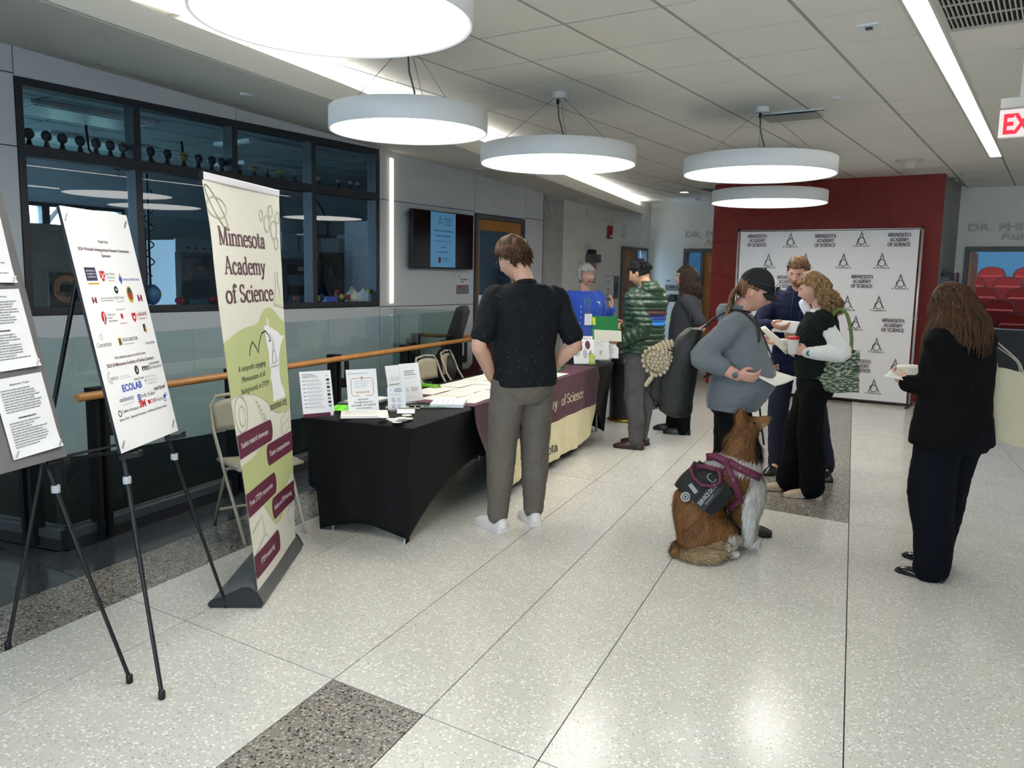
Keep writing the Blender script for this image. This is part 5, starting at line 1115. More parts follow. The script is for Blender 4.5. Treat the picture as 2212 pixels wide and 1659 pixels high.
# wall lettering
def raised(label, text_rows, o, xdir, sizes, m, name='wall_lettering'):
    t = thing(name, label, 'lettering', M=frame(o, xdir, (0,0,1)))
    for (s_, x, y, h, w) in text_rows:
        VS, FS, x0, x1 = text_geo(s_, .012); sc = w/(x1-x0)
        for ci in range(len(s_)):
          if s_[ci] == ' ': continue
          cv, fs, _, cw = text_geo(s_[ci], .012); dx = text_geo(s_[:ci+1], .012)[3]-cw; vs = [(a+dx, e) for a, e in cv]; b = MB(); n = len(vs)
          raised_letter(b, vs, fs, n, x0, sc, x, y, h); b.build('letter', m, t)
def raised_letter(b, vs, fs, n, x0, sc, x, y, h):
        b.add([((v[0]-x0)*sc+x, v[1]*h/.73+y, .012) for v in vs], fs); b.add([((v[0]-x0)*sc+x, v[1]*h/.73+y, .0) for v in vs], [f[::-1] for f in fs])
        from collections import Counter
        ed_ = Counter(); 
        for f in fs:
            for a, c in zip(f, f[1:]+f[:1]): ed_[(a, c)] += 1
        for (a, c) in list(ed_):
            if (c, a) not in ed_: b.f.append((a, c, c+n, a+n)[::-1]); b.mi.append(0)
ML = mat('brushed letters', 'b3b0a8', .45)
raised('raised grey auditorium name on the far wall left of the red block', [('DR. PHILIP A. C', 0, .0, .12, 1.46), ('Auditorium', .38, -.15, .12, .95)], (-5.985, YC-.013, 2.385), (1,0,0), None, ML)
raised('raised grey auditorium name above the open right-hand door', [('DR. PHILIP A. C', 0, .0, .115, 1.43), ('Auditorium', .43, -.13, .11, .95)], (-1.27, YR-.013, 2.40), (1,0,0), None, ML)
# exit sign
ex = thing('exit_sign', 'hanging illuminated exit sign with red letters', 'exit sign', (-.07, 5.6, 0)); ez = 2.42
exp = AT(2155, 298, Vector((-.18, 6.2, 0))); 
ex.location = (exp.x, exp.y, 0); ez = exp.z
uex = Vector((1, -.10, 0)).normalized()
ex.rotation_euler[2] = math.atan2(uex.y, uex.x)
BX('face', (0, .30, 0, .045, ez, ez+.165), mat('exit face', 'e6dcd8', .5, emit=.25), ex); BX('canopy', (0, .30, -.005, .05, ez+.175, ez+.235), mat('exit housing', 'c9c6c0', .5), ex, bevel=.006)
BX('ceiling_mount', (.1, .2, .0, .045, ez+.235, CEIL-.001), mat('exit housing', 'c9c6c0', .5), ex)
P = Print(); ER = mat('exit red', 'e0142c', .5, emit=.8)
P.text(ER, 'EXIT', .15, .022, .12, 'c', .25, .03); P.build(ex, 'printed_letters', frame((0,-.002,ez), (1,0,0), (0,0,1)))
# ceiling things
def on_ceiling(px, py): return G(px, py, CEIL)
p = on_ceiling(2135, -25); t = thing('air_grille', 'large slatted return air grille in the ceiling at upper right', 'grille', (-.36, 5.15, CEIL))
gx0, gx1, gy0, gy1 = -.30, .32, -.36, .33
b = MB(); b.box(gx0-.03, gx0, gy0-.03, gy1+.03, -.015, 0); b.box(gx1, gx1+.03, gy0-.03, gy1+.03, -.015, 0); b.box(gx0, gx1, gy0-.03, gy0, -.015, 0); b.box(gx0, gx1, gy1, gy1+.03, -.015, 0); b.build('frame', mat('grille white', 'c4c0b8', .5), t)
BX('dark_duct', (gx0, gx1, gy0, gy1, -.003, .0), mat('duct dark', '242220', .9), t)
k = 0; x = gx0+.012
while x < gx1: BX('slat', (x, x+.007, gy0, gy1, -.016, -.004), mat('grille white', 'c4c0b8', .5), t); x += .024
for y in (gy0+.23, gy0+.46): BX('cross_bar', (gx0, gx1, y-.004, y+.004, -.012, -.004), mat('grille white', 'c4c0b8', .5), t)
p = on_ceiling(1878, 57); t = thing('ceiling_sensor', 'small white plate with dark lens in a ceiling tile', 'sensor', p); BX('plate', (-.06, .06, -.06, .06, -.008, 0), mat('plate white', 'dfe2e6', .5), t); BX('lens', (-.018, .018, -.018, .018, -.018, -.008), mat('sensor dark', '3a3444', .3), t)
p = on_ceiling(1965, 345); t = thing('ceiling_speaker', 'cream flared speaker dome on the ceiling near the red wall', 'speaker', p); MB().lathe([(.15,0),(.15,-.012),(.11,-.02),(.09,-.06),(.075,-.10),(.0,-.105)][::-1], 28, caps=False).build('bell', mat('cream bell', 'c9c2b2', .6), t, smooth=True)
for px, py, lb in ((1807, 211, 'flat sprinkler cover plate near the farther grille'), (1985, 375, 'flat sprinkler plate right of the speaker dome'), (1285, 292, 'flat sprinkler plate beside the middle pendant'), (1413, 394, 'flat sprinkler plate near the cove end')):
    p = on_ceiling(px, py); o = MB().lathe([(.001,-.012),(.045,-.012),(.05,-.004),(.05,0)], 20, caps=False).build('sprinkler_cover', M_lampw, loc=p, smooth=True); tag(o, lb, 'sprinkler', 'ceiling sprinkler covers')
p = on_ceiling(1478, 415); t = thing('downlight', 'small lit recessed downlight left of the red wall', 'downlight', p); MB().lathe([(.001,-.003),(.07,-.003)], 20, caps=False).build('lens', E_lin, t); MB().lathe([(.07,-.006),(.085,-.006),(.085,0)], 20, caps=False).build('trim', M_lampw, t)
p = on_ceiling(1505, 427); t = thing('smoke_detector', 'white smoke detector beyond the lit downlight', 'detector', p); MB().lathe([(.001,-.05),(.04,-.048),(.055,-.02),(.065,-.015),(.065,0)], 20, caps=False).build('body', M_lampw, t, smooth=True)
p = G(1690, 242, CEIL); t = thing('air_diffuser', 'narrow slot diffuser with open hatch above the pendant near the red wall', 'diffuser', (p.x+.06, p.y+.12, CEIL)); BX('slot', (-.28, .28, -.12, -.06, -.006, 0), mat('duct dark', '242220', .9), t); BX('flap', (-.26, .20, -.05, .22, -.02, -.012), mat('flap grey', 'a5a49e', .6), t); BX('edge', (-.30, .30, -.13, -.12, -.012, 0), M_lampw, t)
# soffit sprinklers
for px, py, lb in ((534, 203, 'recessed sprinkler plate in the soffit above the windows'), (1036, 364, 'recessed sprinkler plate in the soffit above the TV')):
    y_ = 0
    best = min(((abs((CPOS+ray(px,py)*s).z-(2.79+(max(2.79, SZ((CPOS+ray(px,py)*s).y))-2.79)*((CPOS+ray(px,py)*s).x-fx((CPOS+ray(px,py)*s).y))/(-6.72-fx((CPOS+ray(px,py)*s).y)))), s) for s in [3+k*.02 for k in range(450)]), key=lambda q: q[0])
    p = CPOS+ray(px,py)*best[1]; o = MB().lathe([(.001,-.014),(.05,-.014),(.055,-.004),(.055,.02)], 20, caps=False).build('sprinkler_cover', M_lampw, loc=p, smooth=True); tag(o, lb, 'sprinkler', 'soffit sprinkler covers')
# television
tv = thing('television', 'black wall-mounted television showing a blue symposium slide', 'television', (-6.385, 8.085, 2.015))
BX('bezel', (-.06, 0, -.60, .60, -.345, .345), mat('tv black', '121214', .35), tv, bevel=.006); BX('screen', (0, .002, -.585, .585, -.325, .335), mat('tv glass', '0c0a0e', .15), tv)
BX('slide', (.002, .0032, -.27, .22, -.325, .335), mat('tv slide', '5f9cc8', .5, emit=.14), tv); BX('wall_bracket', (-.113, -.06, -.2, .2, -.15, .15), M_black, tv); BX('side_handle', (-.045, -.02, -.63, -.60, .22, .32), M_black, tv)
P = Print(); TVK = mat('slide ink', '243a52', .6)
mas_logo(P, TVK, -.08, .20, .10); P.text(TVK, 'MINNESOTA', .06, .25, .022, 'c', .14); P.text(TVK, 'ACADEMY', .06, .215, .022, 'c', .12); P.text(TVK, 'OF SCIENCE', .06, .18, .022, 'c', .14)
P.text(TVK, '44th Winchell Undergraduate', -.02, .105, .024, 'c', .36, .012); P.text(TVK, 'Research Symposium', -.02, .045, .024, 'c', .28, .012); P.lines(TVK, -.2, -.01, .36, 1, .02, .005, ragged=.05); P.lines(TVK, -.06, -.085, .1, 1, .02, .008); P.lines(TVK, -.15, -.145, .28, 1, .02, .008)
P.poly(mat('slide crest', '7a2440', .6), [(-.12,-.205),(-.07,-.205),(-.07,-.25),(-.095,-.285),(-.12,-.25)]); P.text(TVK, "Saint Mary's", .03, -.225, .02, 'c', .13); P.text(TVK, 'University', .025, -.255, .02, 'c', .11)
P.build(tv, 'slide_print', frame((.0036,0,0), (0,1,0), (0,0,1)))
def wall_card(name, label, cat, x, y, z, w, h, m, paint=None, th=.006, parts=None):
    t = thing(name, label, cat, (x, y, z)); BX('plate', (0, th, -w/2, w/2, -h/2, h/2), m, t)
    if paint: P = Print(); paint(P, w, h); P.build(t, 'printed_text', frame((th+.0006,0,0), (0,1,0), (0,0,1)))
    return t
def pn(P, w, h):
    P.text(INK, '331', -w*.32, h*.34, .022, 'c', .05, .01); P.text(INK, 'BIOCHEMISTRY', w*.12, h*.2, .022, 'c', w*.62, .01); P.text(INK, 'LAB', -w*.05, h*.06, .022, 'c', .06, .01); P.rect(mat('sign grey', '7e7c7e', .5), -w/2, -h/2, w, h*.46); P.rect(PRED, -w*.36, -h*.2, .03, .03, 3); P.text(PRED, "Saint Mary's", w*.1, -h*.16, .016, 'c', w*.5, z=3); P.lines(INK, -w*.05, -h*.3, w*.3, 1, .02, .01, z=3)
wall_card('room_sign', 'white and grey room sign beneath the television', 'sign', WX+.001, 8.61, 1.485, .27, .25, mat('sign white', 'd2d2d4', .5), pn)
t = thing('phone_device', 'black handset-sized device mounted beside the lab door', 'device', (WX+.001, 8.63, 1.085)); BX('body', (0, .02, -.04, .04, -.07, .07), mat('device black', '111113', .3), t, bevel=.01); BX('camera_lens', (.02, .022, .015, .03, .035, .05), M_steel, t)
def pd1(P, w, h):
    P.ell(INK, 0, h*.34, .03); P.ell(PRED, 0, h*.34, .022, None, 2)
    for k, s_ in enumerate(('NO FOOD', 'OR DRINK', 'ALLOWED IN', 'THE LAB')): P.text(INK, s_, 0, h*(.06-.13*k), .02, 'c', w*(.6, .62, .78, .6)[k], .015)
wall_card('door_notice', 'white notice on the lab door forbidding food and drink', 'notice', WX+.001, 9.055, 1.2, .17, .28, PAPER, pd1, .002)
def pd2(P, w, h):
    for k in range(3):
        for j in range(3): P.ring(INKg, w*(-.25+.25*j), h*(.22-.2*k), .014, .004); P.lines(INKlg, w*(-.25+.25*j)-.02, h*(.14-.2*k), .04, 1, .01, .006)
    P.lines(INK, -w*.3, h*.4, w*.6, 1, .01, .01)
wall_card('door_notice', 'white notice with rows of round symbols on the lab door', 'notice', WX+.001, 9.30, 1.2, .22, .28, PAPER, pd2, .002)
t = thing('fire_alarm', 'red fire alarm strobe on the far left wall', 'fire alarm', (WBX+.001, 13.1, 2.39)); BX('body', (0, .045, -.07, .07, -.10, .12), mat('alarm red', '9a1720', .4), t, bevel=.01); BX('strobe_lens', (.045, .07, -.04, .045, -.085, -.045), mat('strobe clear', 'd8d4d4', .2), t, bevel=.008)
t = thing('temperature_kiosk', 'grey wall unit with black camera over a pink panel', 'device', (WBX+.001, 12.48, 1.93)); BX('body', (0, .09, -.2, .2, -.07, .07), mat('kiosk grey', '5c5a5c', .4), t, bevel=.01); BX('camera', (.02, .10, -.17, .0, .07, .14), M_black, t, bevel=.01); BX('pink_panel', (0, .012, -.16, .16, -.42, -.07), mat('pink panel', 'c08a92', .5), t)
def pw1(P, w, h): P.text(INK, '1', -w*.38, h*.36, .05, 'c', .02); P.text(INK, 'I Play', 0, h*.36, .03, 'c', w*.3); P.text(INK, '1', w*.38, h*.36, .05, 'c', .02); P.lines(INKg, -w*.35, h*.22, w*.7, 2, .03, .008); P.lines(INK, -w*.2, h*.0, w*.4, 2, .04, .01); P.lines(INK, -w*.2, -h*.15, w*.4, 2, .04, .01); P.text(INK, 'Posters', 0, -h*.36, .04, 'c', w*.5, .02); P.line(INK, [(0,-h*.40),(0,-h*.5)], .02)
wall_card('directional_poster', 'white paper sign with a down arrow reading Posters', 'notice', WBX+.001, 13.16, 1.42, .36, .56, PAPER, pw1, .002)
t = thing('call_button', 'grey call button plate beside the far door', 'device', (WBX+.001, 13.45, 1.44)); BX('plate', (0, .012, -.09, .09, -.2, .2), mat('plate steel', '77787c', .35, metal=.5), t); BX('button', (.012, .02, -.03, .03, -.12, .08), mat('button dark', '4c5058', .4), t)
def cardY(name, label, cat, x, z, w, h, m, paint=None):
    t = thing(name, label, cat, (x, YC-.001, z)); BX('plate', (-w/2, w/2, -.008, 0, -h/2, h/2), m, t)
    if paint: P = Print(); paint(P, w, h); P.build(t, 'printed_text', frame((0,-.0088,0), (1,0,0), (0,0,1)))
cardY('room_sign', 'white over grey room sign on the auditorium wall', 'sign', -6.2, 1.50, .30, .22, mat('sign white', 'd2d2d4', .5), lambda P, w, h: (P.lines(INK, -w*.4, h*.3, w*.3, 1, .02, .02), P.rect(mat('sign grey', '7e7c7e', .5), -w/2, -h/2, w, h*.5), P.lines(INK, -w*.2, -h*.25, w*.5, 1, .02, .02, z=3)))
cardY('occupancy_sign', 'black notice plate below the auditorium room sign', 'sign', -6.2, 1.25, .22, .14, mat('sign black', '1c1c20', .4), lambda P, w, h: P.lines(INKg, -w*.4, h*.25, w*.8, 3, h*.25, h*.08))
# binders rack beside the red block
t = thing('literature_rack', 'rack of dark catalogues on the side of the red block', 'rack', (-1.41, 13.2, 1.25)); BX('rack_body', (0, .10, -.5, .5, 0, .45), mat('rack grey', '55565a', .5), t)
for k in range(5): BX('catalogue', (.02, .13, -.45+k*.19, -.29+k*.19, .03, .52-.02*(k % 2)), mat('catalogue %d' % (k % 3), ['2a2c34', '7a2a30', 'b9b6ae'][k % 3], .5), t)

# ================================================================ clutter beyond the glass
def lounge(label, p, yaw, col, hw):
    t = thing('chair_slab', label, 'chair', p, yaw); m = mat('chair '+col, col, .6)
    prof = [(-.05,.0),(-.02,.25),(-.12,.55),(-.26,.95),(-.33,1.18),(-.30,1.25),(-.22,1.22),(-.12,.95),(0,.60),(.12,.46),(.45,.42),(.47,.34),(.1,.34),(.08,0)]
    MB().prism(prof, -hw, hw, frame((0,0,0), (0,1,0), (0,0,1))).build('shell', m, t, smooth=True, sharp=35); return t
lounge('grey chair-shaped slab seen through the end glass', (-6.05, 7.64, 0), R(97), '4a4c50', .07); lounge('maroon chair-shaped slab beyond the end glass', (-5.85, 8.16, 0), R(95), '4c2028', .14)  # unclear grey and maroon shapes behind the glass, built as chair-like slabs
t = thing('flat_screen', 'black flat panel leaning by the lab door', 'panel', (-5.72, 8.72, 0)); BX('panel', (-.02, .02, -.42, .42, .35, 1.02), mat('panel black', '0d0d10', .3), t, M=Matrix.Rotation(R(8), 4, 'Y')); 
for s_ in (-1, 1): MB().bar((0,s_*.3,0), (0,s_*.3,.6), .03, .03).build('stand', M_black, t)
MB().bar((-.2,-.3,.015), (.2,-.3,.015), .03, .03).bar((-.2,.3,.015), (.2,.3,.015), .03, .03).build('foot', M_black, t)
t = thing('cardboard_box', 'brown cardboard box on the floor beyond the railing end', 'box', (-5.35, 7.98, 0)); BX('carton', (-.17, .17, -.14, .14, 0, .36), mat('cardboard', '8f7656', .8), t); BX('tape', (-.171, .171, -.025, .025, .355, .362), mat('tape', 'b09a70', .4), t)
t = thing('coat_pile', 'black coat heaped on a chair beyond the railing', 'coat', (-5.25, 8.45, 0)); b = MB(); b.sphere((0,0,.3), (.28,.3,.3), 18, 12); b.v = [(x+.03*math.sin(9*y+5*z), y+.03*math.sin(8*x), max(0, z+.03*math.sin(7*x+6*y))) for x, y, z in b.v]; b.build('coat', mat('black wool', '141416', .9), t, smooth=True)
# ================================================================ figures: shared building blocks
def loft(mb, rings, n=28, power=2.4, caps=True):         # rings: (centre, rx, ry) horizontal superellipses
    vs = []
    for c, rx, ry in rings:
        for k in range(n):
            a = 2*math.pi*k/n; ca, sa = math.cos(a), math.sin(a); e = 2/power
            vs.append((c[0]+rx*math.copysign(abs(ca)**e, ca), c[1]+ry*math.copysign(abs(sa)**e, sa), c[2]))
    fs = [(i*n+k, i*n+(k+1) % n, (i+1)*n+(k+1) % n, (i+1)*n+k) for i in range(len(rings)-1) for k in range(n)]
    if caps: fs += [tuple(range(n))[::-1], tuple(range((len(rings)-1)*n, len(rings)*n))]
    return mb.add(vs, fs)
def limb(mb, pts, rad, n=16, sub=4, flat=1.0, side=None):  # smooth tapered limb with round ends
    P = [Vector(p) for p in pts]; out, rr = [], []
    for i in range(len(P)-1):
        p0, p1, p2, p3 = P[max(i-1,0)], P[i], P[i+1], P[min(i+2,len(P)-1)]
        for k in range(sub):
            t = k/sub; q = .5*((2*p1)+(p2-p0)*t+(2*p0-5*p1+4*p2-p3)*t*t+(3*p1-p0-3*p2+p3)*t**3)
            out.append(q); rr.append(rad[i]+(rad[i+1]-rad[i])*t)
    out.append(P[-1]); rr.append(rad[-1])
    d0 = (out[0]-out[1]).normalized(); d1 = (out[-1]-out[-2]).normalized()
    a = [(out[0]+d0*rr[0]*s, rr[0]*math.sqrt(max(0.02, 1-s*s))) for s in (.95, .75, .4)]; b = [(out[-1]+d1*rr[-1]*s, rr[-1]*math.sqrt(max(0.02, 1-s*s))) for s in (.4, .75, .95)]
    pts2 = [q for q, _ in a]+out+[q for q, _ in b]; r2 = [r for _, r in a]+rr+[r for _, r in b]
    return mb.tube(pts2, [(r, r*flat) for r in r2], n, side=side)
def remesh(mb, voxel, smooth=3, fac=.5):
    me = bpy.data.meshes.new('tmp'); me.from_pydata([tuple(v) for v in mb.v], [], mb.f); ob = bpy.data.objects.new('tmp', me); COL.objects.link(ob)
    r = ob.modifiers.new('r', 'REMESH'); r.mode = 'VOXEL'; r.voxel_size = voxel; r.adaptivity = 0
    if smooth: s = ob.modifiers.new('s', 'SMOOTH'); s.factor = fac; s.iterations = smooth
    out = bpy.data.meshes.new_from_object(ob.evaluated_get(bpy.context.evaluated_depsgraph_get()))
    bpy.data.objects.remove(ob); bpy.data.meshes.remove(me); return out
def finish(me, name, mats, parent, fn=None, disp=None):
    """fn(co)->material index, disp(co, normal)->offset along the normal"""
    mats = mats if isinstance(mats, (list, tuple)) else [mats]; me.materials.clear()
    for m in mats: me.materials.append(m)
    if disp:
        n = len(me.vertices); co = np.empty(n*3); me.vertices.foreach_get('co', co); co = co.reshape(-1,3); no = np.empty(n*3); me.vertices.foreach_get('normal', no); no = no.reshape(-1,3)
        d = np.array([disp(c, k) for c, k in zip(co, no)]); me.vertices.foreach_set('co', (co+no*d[:,None]).ravel())
    me.polygons.foreach_set('use_smooth', [True]*len(me.polygons))
    if fn:
        n = len(me.polygons); ce = np.empty(n*3); me.polygons.foreach_get('center', ce); me.polygons.foreach_set('material_index', [int(fn(c)) for c in ce.reshape(-1,3)])
    me.update(); me.name = name; o = bpy.data.objects.new(name, me); COL.objects.link(o); o.parent = parent; return o
def wrinkle(amp, sc=(9, 9, 6), seed=0):
    def d(c, n): 
        v = mnoise.noise((c[0]*sc[0]+seed, c[1]*sc[1], c[2]*sc[2])); w = mnoise.noise((c[0]*sc[0]*2.3+seed+9, c[1]*sc[1]*2.3, c[2]*sc[2]*2.6))
        return amp*(v*.8+(.5-abs(w))*.9-.3)
    return d
def gs(v, c, s): return math.exp(-((v-c)/s)**2)
def head_point(d, jaw=1.0, nose=1.0, chin=1.0):           # unit direction -> head surface (metres, head about .235 high)
    x, y, z = d[0]*.0765, d[1]*.0975, d[2]*.1175
    if z < 0:
        s = min(1, -z/.11); x *= 1-.30*s**1.3*jaw
        if y < 0: y *= 1-.42*s
        else: y *= 1-.06*s
    if z > .03: y -= .004; 
    if y < 0 and z > -.03: y *= 1.04
    fr = max(0, d[1])**1.2
    ax = abs(x)
    pz = (gs(z, -.022, .012)*1.0+gs(z, -.004, .016)*.62+gs(z, .014, .012)*.25)
    y += fr*nose*.021*math.exp(-(ax/.0125)**2)*pz + fr*nose*.006*gs(ax, .012, .007)*gs(z, -.026, .008)
    y -= fr*.0085*gs(ax, .031, .014)*gs(z, .012, .011)
    y += fr*.0045*gs(z, .030, .009)*math.exp(-(ax/.05)**2)
    y += fr*.0065*math.exp(-(ax/.021)**2)*(gs(z, -.0515, .0055)+1.05*gs(z, -.0635, .0065)) - fr*.004*math.exp(-(ax/.024)**2)*gs(z, -.0575, .003)
    y += fr*chin*.009*math.exp(-(ax/.022)**2)*gs(z, -.092, .014) - fr*.004*math.exp(-(ax/.03)**2)*gs(z, -.077, .007)
    x += math.copysign(fr*.004*gs(z, -.02, .03), x)*gs(ax, .05, .025)
    return Vector((x, y, z))
def head_mesh(mb, M, n=56, m=44, **k):
    vs = []
    for i in range(m+1):
        t = math.pi*i/m
        for j in range(n):
            a = 2*math.pi*j/n+math.pi/2; d = (math.sin(t)*math.cos(a), math.sin(t)*math.sin(a), -math.cos(t)); vs.append(M @ head_point(d, **k))
    mb.add(vs, [(i*n+j, i*n+(j+1) % n, (i+1)*n+(j+1) % n, (i+1)*n+j) for i in range(m) for j in range(n)])
    for s in (-1, 1):
        E = M @ Matrix.Translation((s*.076, -.010, -.004)) @ Matrix.Rotation(R(s*-22), 4, 'Z') @ Matrix.Rotation(R(-10), 4, 'X')
        mb.sphere((0,0,0), (.008,.017,.031), 12, 10, E); mb.sphere((s*.004,-.004,.006), (.008,.014,.022), 10, 8, E)
def hand_mesh(mb, wrist, d, palm, thumb_side, curl=(.5,.5,.5,.5), thumb=.4, sc=1.0, spread=.06):
    """d: along the hand, palm: direction the palm faces, thumb_side: rough direction of the thumb"""
    y = Vector(d).normalized(); z = -Vector(palm); z = (z-y*z.dot(y)).normalized(); x = y.cross(z)
    if x.dot(Vector(thumb_side)) < 0: x = -x
    W = Vector(wrist)
    def P(a, b, c): return W+(x*a+y*b+z*c)*sc
    mb.tube([P(0,-.02,0), P(.0,.005,0), P(.002,.03,0), P(.002,.06,0), P(0,.088,.0), P(0,.097,-.002)], [(.024*sc,.018*sc),(.027*sc,.017*sc),(.036*sc,.016*sc),(.041*sc,.0145*sc),(.041*sc,.0125*sc),(.036*sc,.008*sc)], 18, side=x)
    for i, (bx, ln, r) in enumerate(((.0315,.072,.0088),(.0105,.080,.0090),(-.0105,.074,.0086),(-.0305,.058,.0076))):
        c = curl[i]; p = Vector((bx, .088, 0)); ang = 0; pts = [Vector((bx*.92,.06,0)), p.copy()]; sp = (1.5-i)*spread
        for seg, f in enumerate((.45, .30, .25)):
            ang += c*(.75, 1.0, .7)[seg]; p = p+Vector((math.sin(sp)*math.cos(ang), math.cos(sp)*math.cos(ang), -math.sin(ang)))*ln*f; pts.append(p.copy())
        limb(mb, [P(*q) for q in pts], [r*sc, r*sc, r*.95*sc, r*.88*sc, r*.72*sc], 10, 3)
    t = thumb; limb(mb, [P(.022,.012,-.004), P(.046,.034,-.010-.01*t), P(.060-.018*t,.060,-.018-.02*t), P(.060-.034*t,.083,-.022-.03*t)], [.0125*sc,.012*sc,.0105*sc,.008*sc], 10, 3)
def ik(S, T, a, b, pole):
    S, T = Vector(S), Vector(T); d = T-S; L = min(d.length, (a+b)*.995); dn = d.normalized(); T = S+dn*L
    x = (a*a-b*b+L*L)/(2*L); h = math.sqrt(max(0, a*a-x*x)); p = Vector(pole); p = (p-dn*p.dot(dn)).normalized(); return S+dn*x+p*h, T
SKIN = {}
def skin(c, n): return mat('skin '+n, c, .55, spec=.35, var=.05, vscale=14, sss=.12)
class Person:
    def __init__(s, label, pos, ang, H, skin_m, fat=1.0, belly=0.0, head_yaw=0, head_pitch=0, head_roll=0, shoulder=1.0, lean=0.0, hips=1.0, jaw=1.0, head_sc=1.0, feet=None, hy=0.0):
        s.H = H; s.ang = ang; s.root = thing('person', label, 'person', (pos[0], pos[1], 0), ang-math.pi/2); s.W = Matrix.Translation((pos[0], pos[1], 0)) @ Matrix.Rotation(ang-math.pi/2, 4, 'Z'); s.Wi = s.W.inverted()
        s.sk = skin_m; s.fat = fat; s.belly = belly; s.jaw = jaw
        s.lean = lean; L = lambda z: lean*max(0, z-.5*H)
        s.L = L; s.hipw = .052*H*hips; s.sw = .106*H*shoulder
        s.sh = {k: Vector((k*s.sw, L(.8*H)-.01, .802*H)) for k in (-1, 1)}     # -1 left, +1 right
        s.hp = {k: Vector((k*s.hipw, 0, .515*H)) for k in (-1, 1)}
        feet = feet or {-1: (-.09, 0, 0), 1: (.09, 0, 0)}
        s.ft = {k: Vector((feet[k][0], feet[k][1], .045*H)) for k in (-1, 1)}; s.fa = {k: feet[k][2] for k in (-1, 1)}
        s.kn = {k: (s.hp[k]+s.ft[k])/2+Vector((k*.006, .022, .012)) for k in (-1, 1)}
        nb = Vector((0, L(.84*H)-.012, .838*H)); s.nb = nb
        hc = Vector((0, L(.93*H)+.028+hy, .932*H)); s.hs = H/1.75*.985*head_sc
        s.HM = Matrix.Translation(nb) @ Matrix.Rotation(R(head_yaw), 4, 'Z') @ Matrix.Rotation(R(head_pitch)*.55, 4, 'X') @ Matrix.Translation(hc-nb) @ Matrix.Rotation(R(head_pitch)*.45, 4, 'X') @ Matrix.Rotation(R(head_roll), 4, 'Y') @ Matrix.Scale(s.hs, 4)
        s.arms = {}; s.hands = []
    def loc(s, w): return s.Wi @ Vector(w)
    def dloc(s, w): return s.Wi.to_3x3() @ Vector(w)
    def arm(s, k, wrist, pole, world=True):
        w = s.loc(wrist) if world else Vector(wrist); p = s.dloc(pole) if world else Vector(pole)
        e, w = ik(s.sh[k], w, .172*s.H, .150*s.H, p); s.arms[k] = (s.sh[k], e, w); return s.W @ w
    def hand(s, k, d, palm, thumb_side, **kw):
        s.hands.append((k, s.dloc(d), s.dloc(palm), s.dloc(thumb_side), kw))
    def body(s, arm_r=1.0, full=.62, voxel=.0054):
        H = s.H; mb = MB(); head_mesh(mb, s.HM, jaw=s.jaw)
        jw = s.HM @ Vector((0, -.02, -.075)); limb(mb, [s.nb+Vector((0,0,-.05)), s.nb+Vector((0,.004,.01)), jw, s.HM @ Vector((0,-.015,-.02))], [.064*s.hs, .056*s.hs, .055*s.hs, .05*s.hs], 18, 4)
        loft(mb, [((0, s.L(z*H)+yo*H, z*H), rx*H*full, ry*H*full) for z, rx, ry, yo in ((.50,.09,.066,0),(.60,.08,.058,0),(.72,.10,.064,0),(.79,.105,.056,-.004),(.83,.07,.045,-.005),(.845,.04,.036,-.005))], 20)
        for k in (-1, 1):
            S, E, Wp = s.arms[k]; limb(mb, [Vector((S.x*.75, S.y, S.z)), S, (S+E)/2, E, (E*2+Wp)/3, Wp], [.028*H*arm_r, .029*H*arm_r, .028*H*arm_r, .0235*H*arm_r, .0245*H*arm_r, .0165*H*arm_r], 14, 4)
            limb(mb, [s.hp[k], s.kn[k], s.ft[k]], [.03*H, .022*H, .019*H], 12, 4); limb(mb, [s.ft[k], s.ft[k]+Vector((0,.06,-.035))], [.02*H, .016*H], 10, 2)
        for k, d, pl, ts, kw in s.hands: hand_mesh(mb, s.arms[k][2], d, pl, ts, sc=H/1.75*kw.pop('sc', 1.0), **kw)
        me = remesh(mb, voxel, 2, .5); Hi = s.HM.inverted()
        lip = mat('lip', '9a5a55', .5); 
        def fn(c):
            if c[2] < s.nb.z-.05: return 0
            q = Hi @ Vector(c)
            return 1 if (q.y > .07 and abs(q.x) < .023-.25*abs(q.z+.058) and -.0685 < q.z < -.0475) else 0
        o = finish(me, 'body', [s.sk, lip], s.root, fn)
        # eyes and brows
        ew = mat('eye white', 'c9c2bc', .3); ei = mat('iris', '2c2420', .2)
        for k in (-1, 1):
            e = MB(); e.sphere((k*.031,.0755,.0105), (.013,.010,.0085), 14, 10, s.HM); e.m = 1; e.sphere((k*.031,.0835,.0105), (.0055,.004,.0058), 10, 8, s.HM); e.build('eye', [ew, ei], s.root, smooth=True)
        return o
    def brows(s, m):
        for k in (-1, 1):
            pts = [s.HM @ (head_point(Vector((k*math.sin(a), math.cos(a), .235+.03*math.sin((a-.12)*4))).normalized())+Vector((0,.001,0))) for a in (.14,.24,.36,.48,.6)]
            MB().tube(pts, [.002,.0042,.0044,.0036,.0015], 8).build('eyebrow', m, s.root, smooth=True)
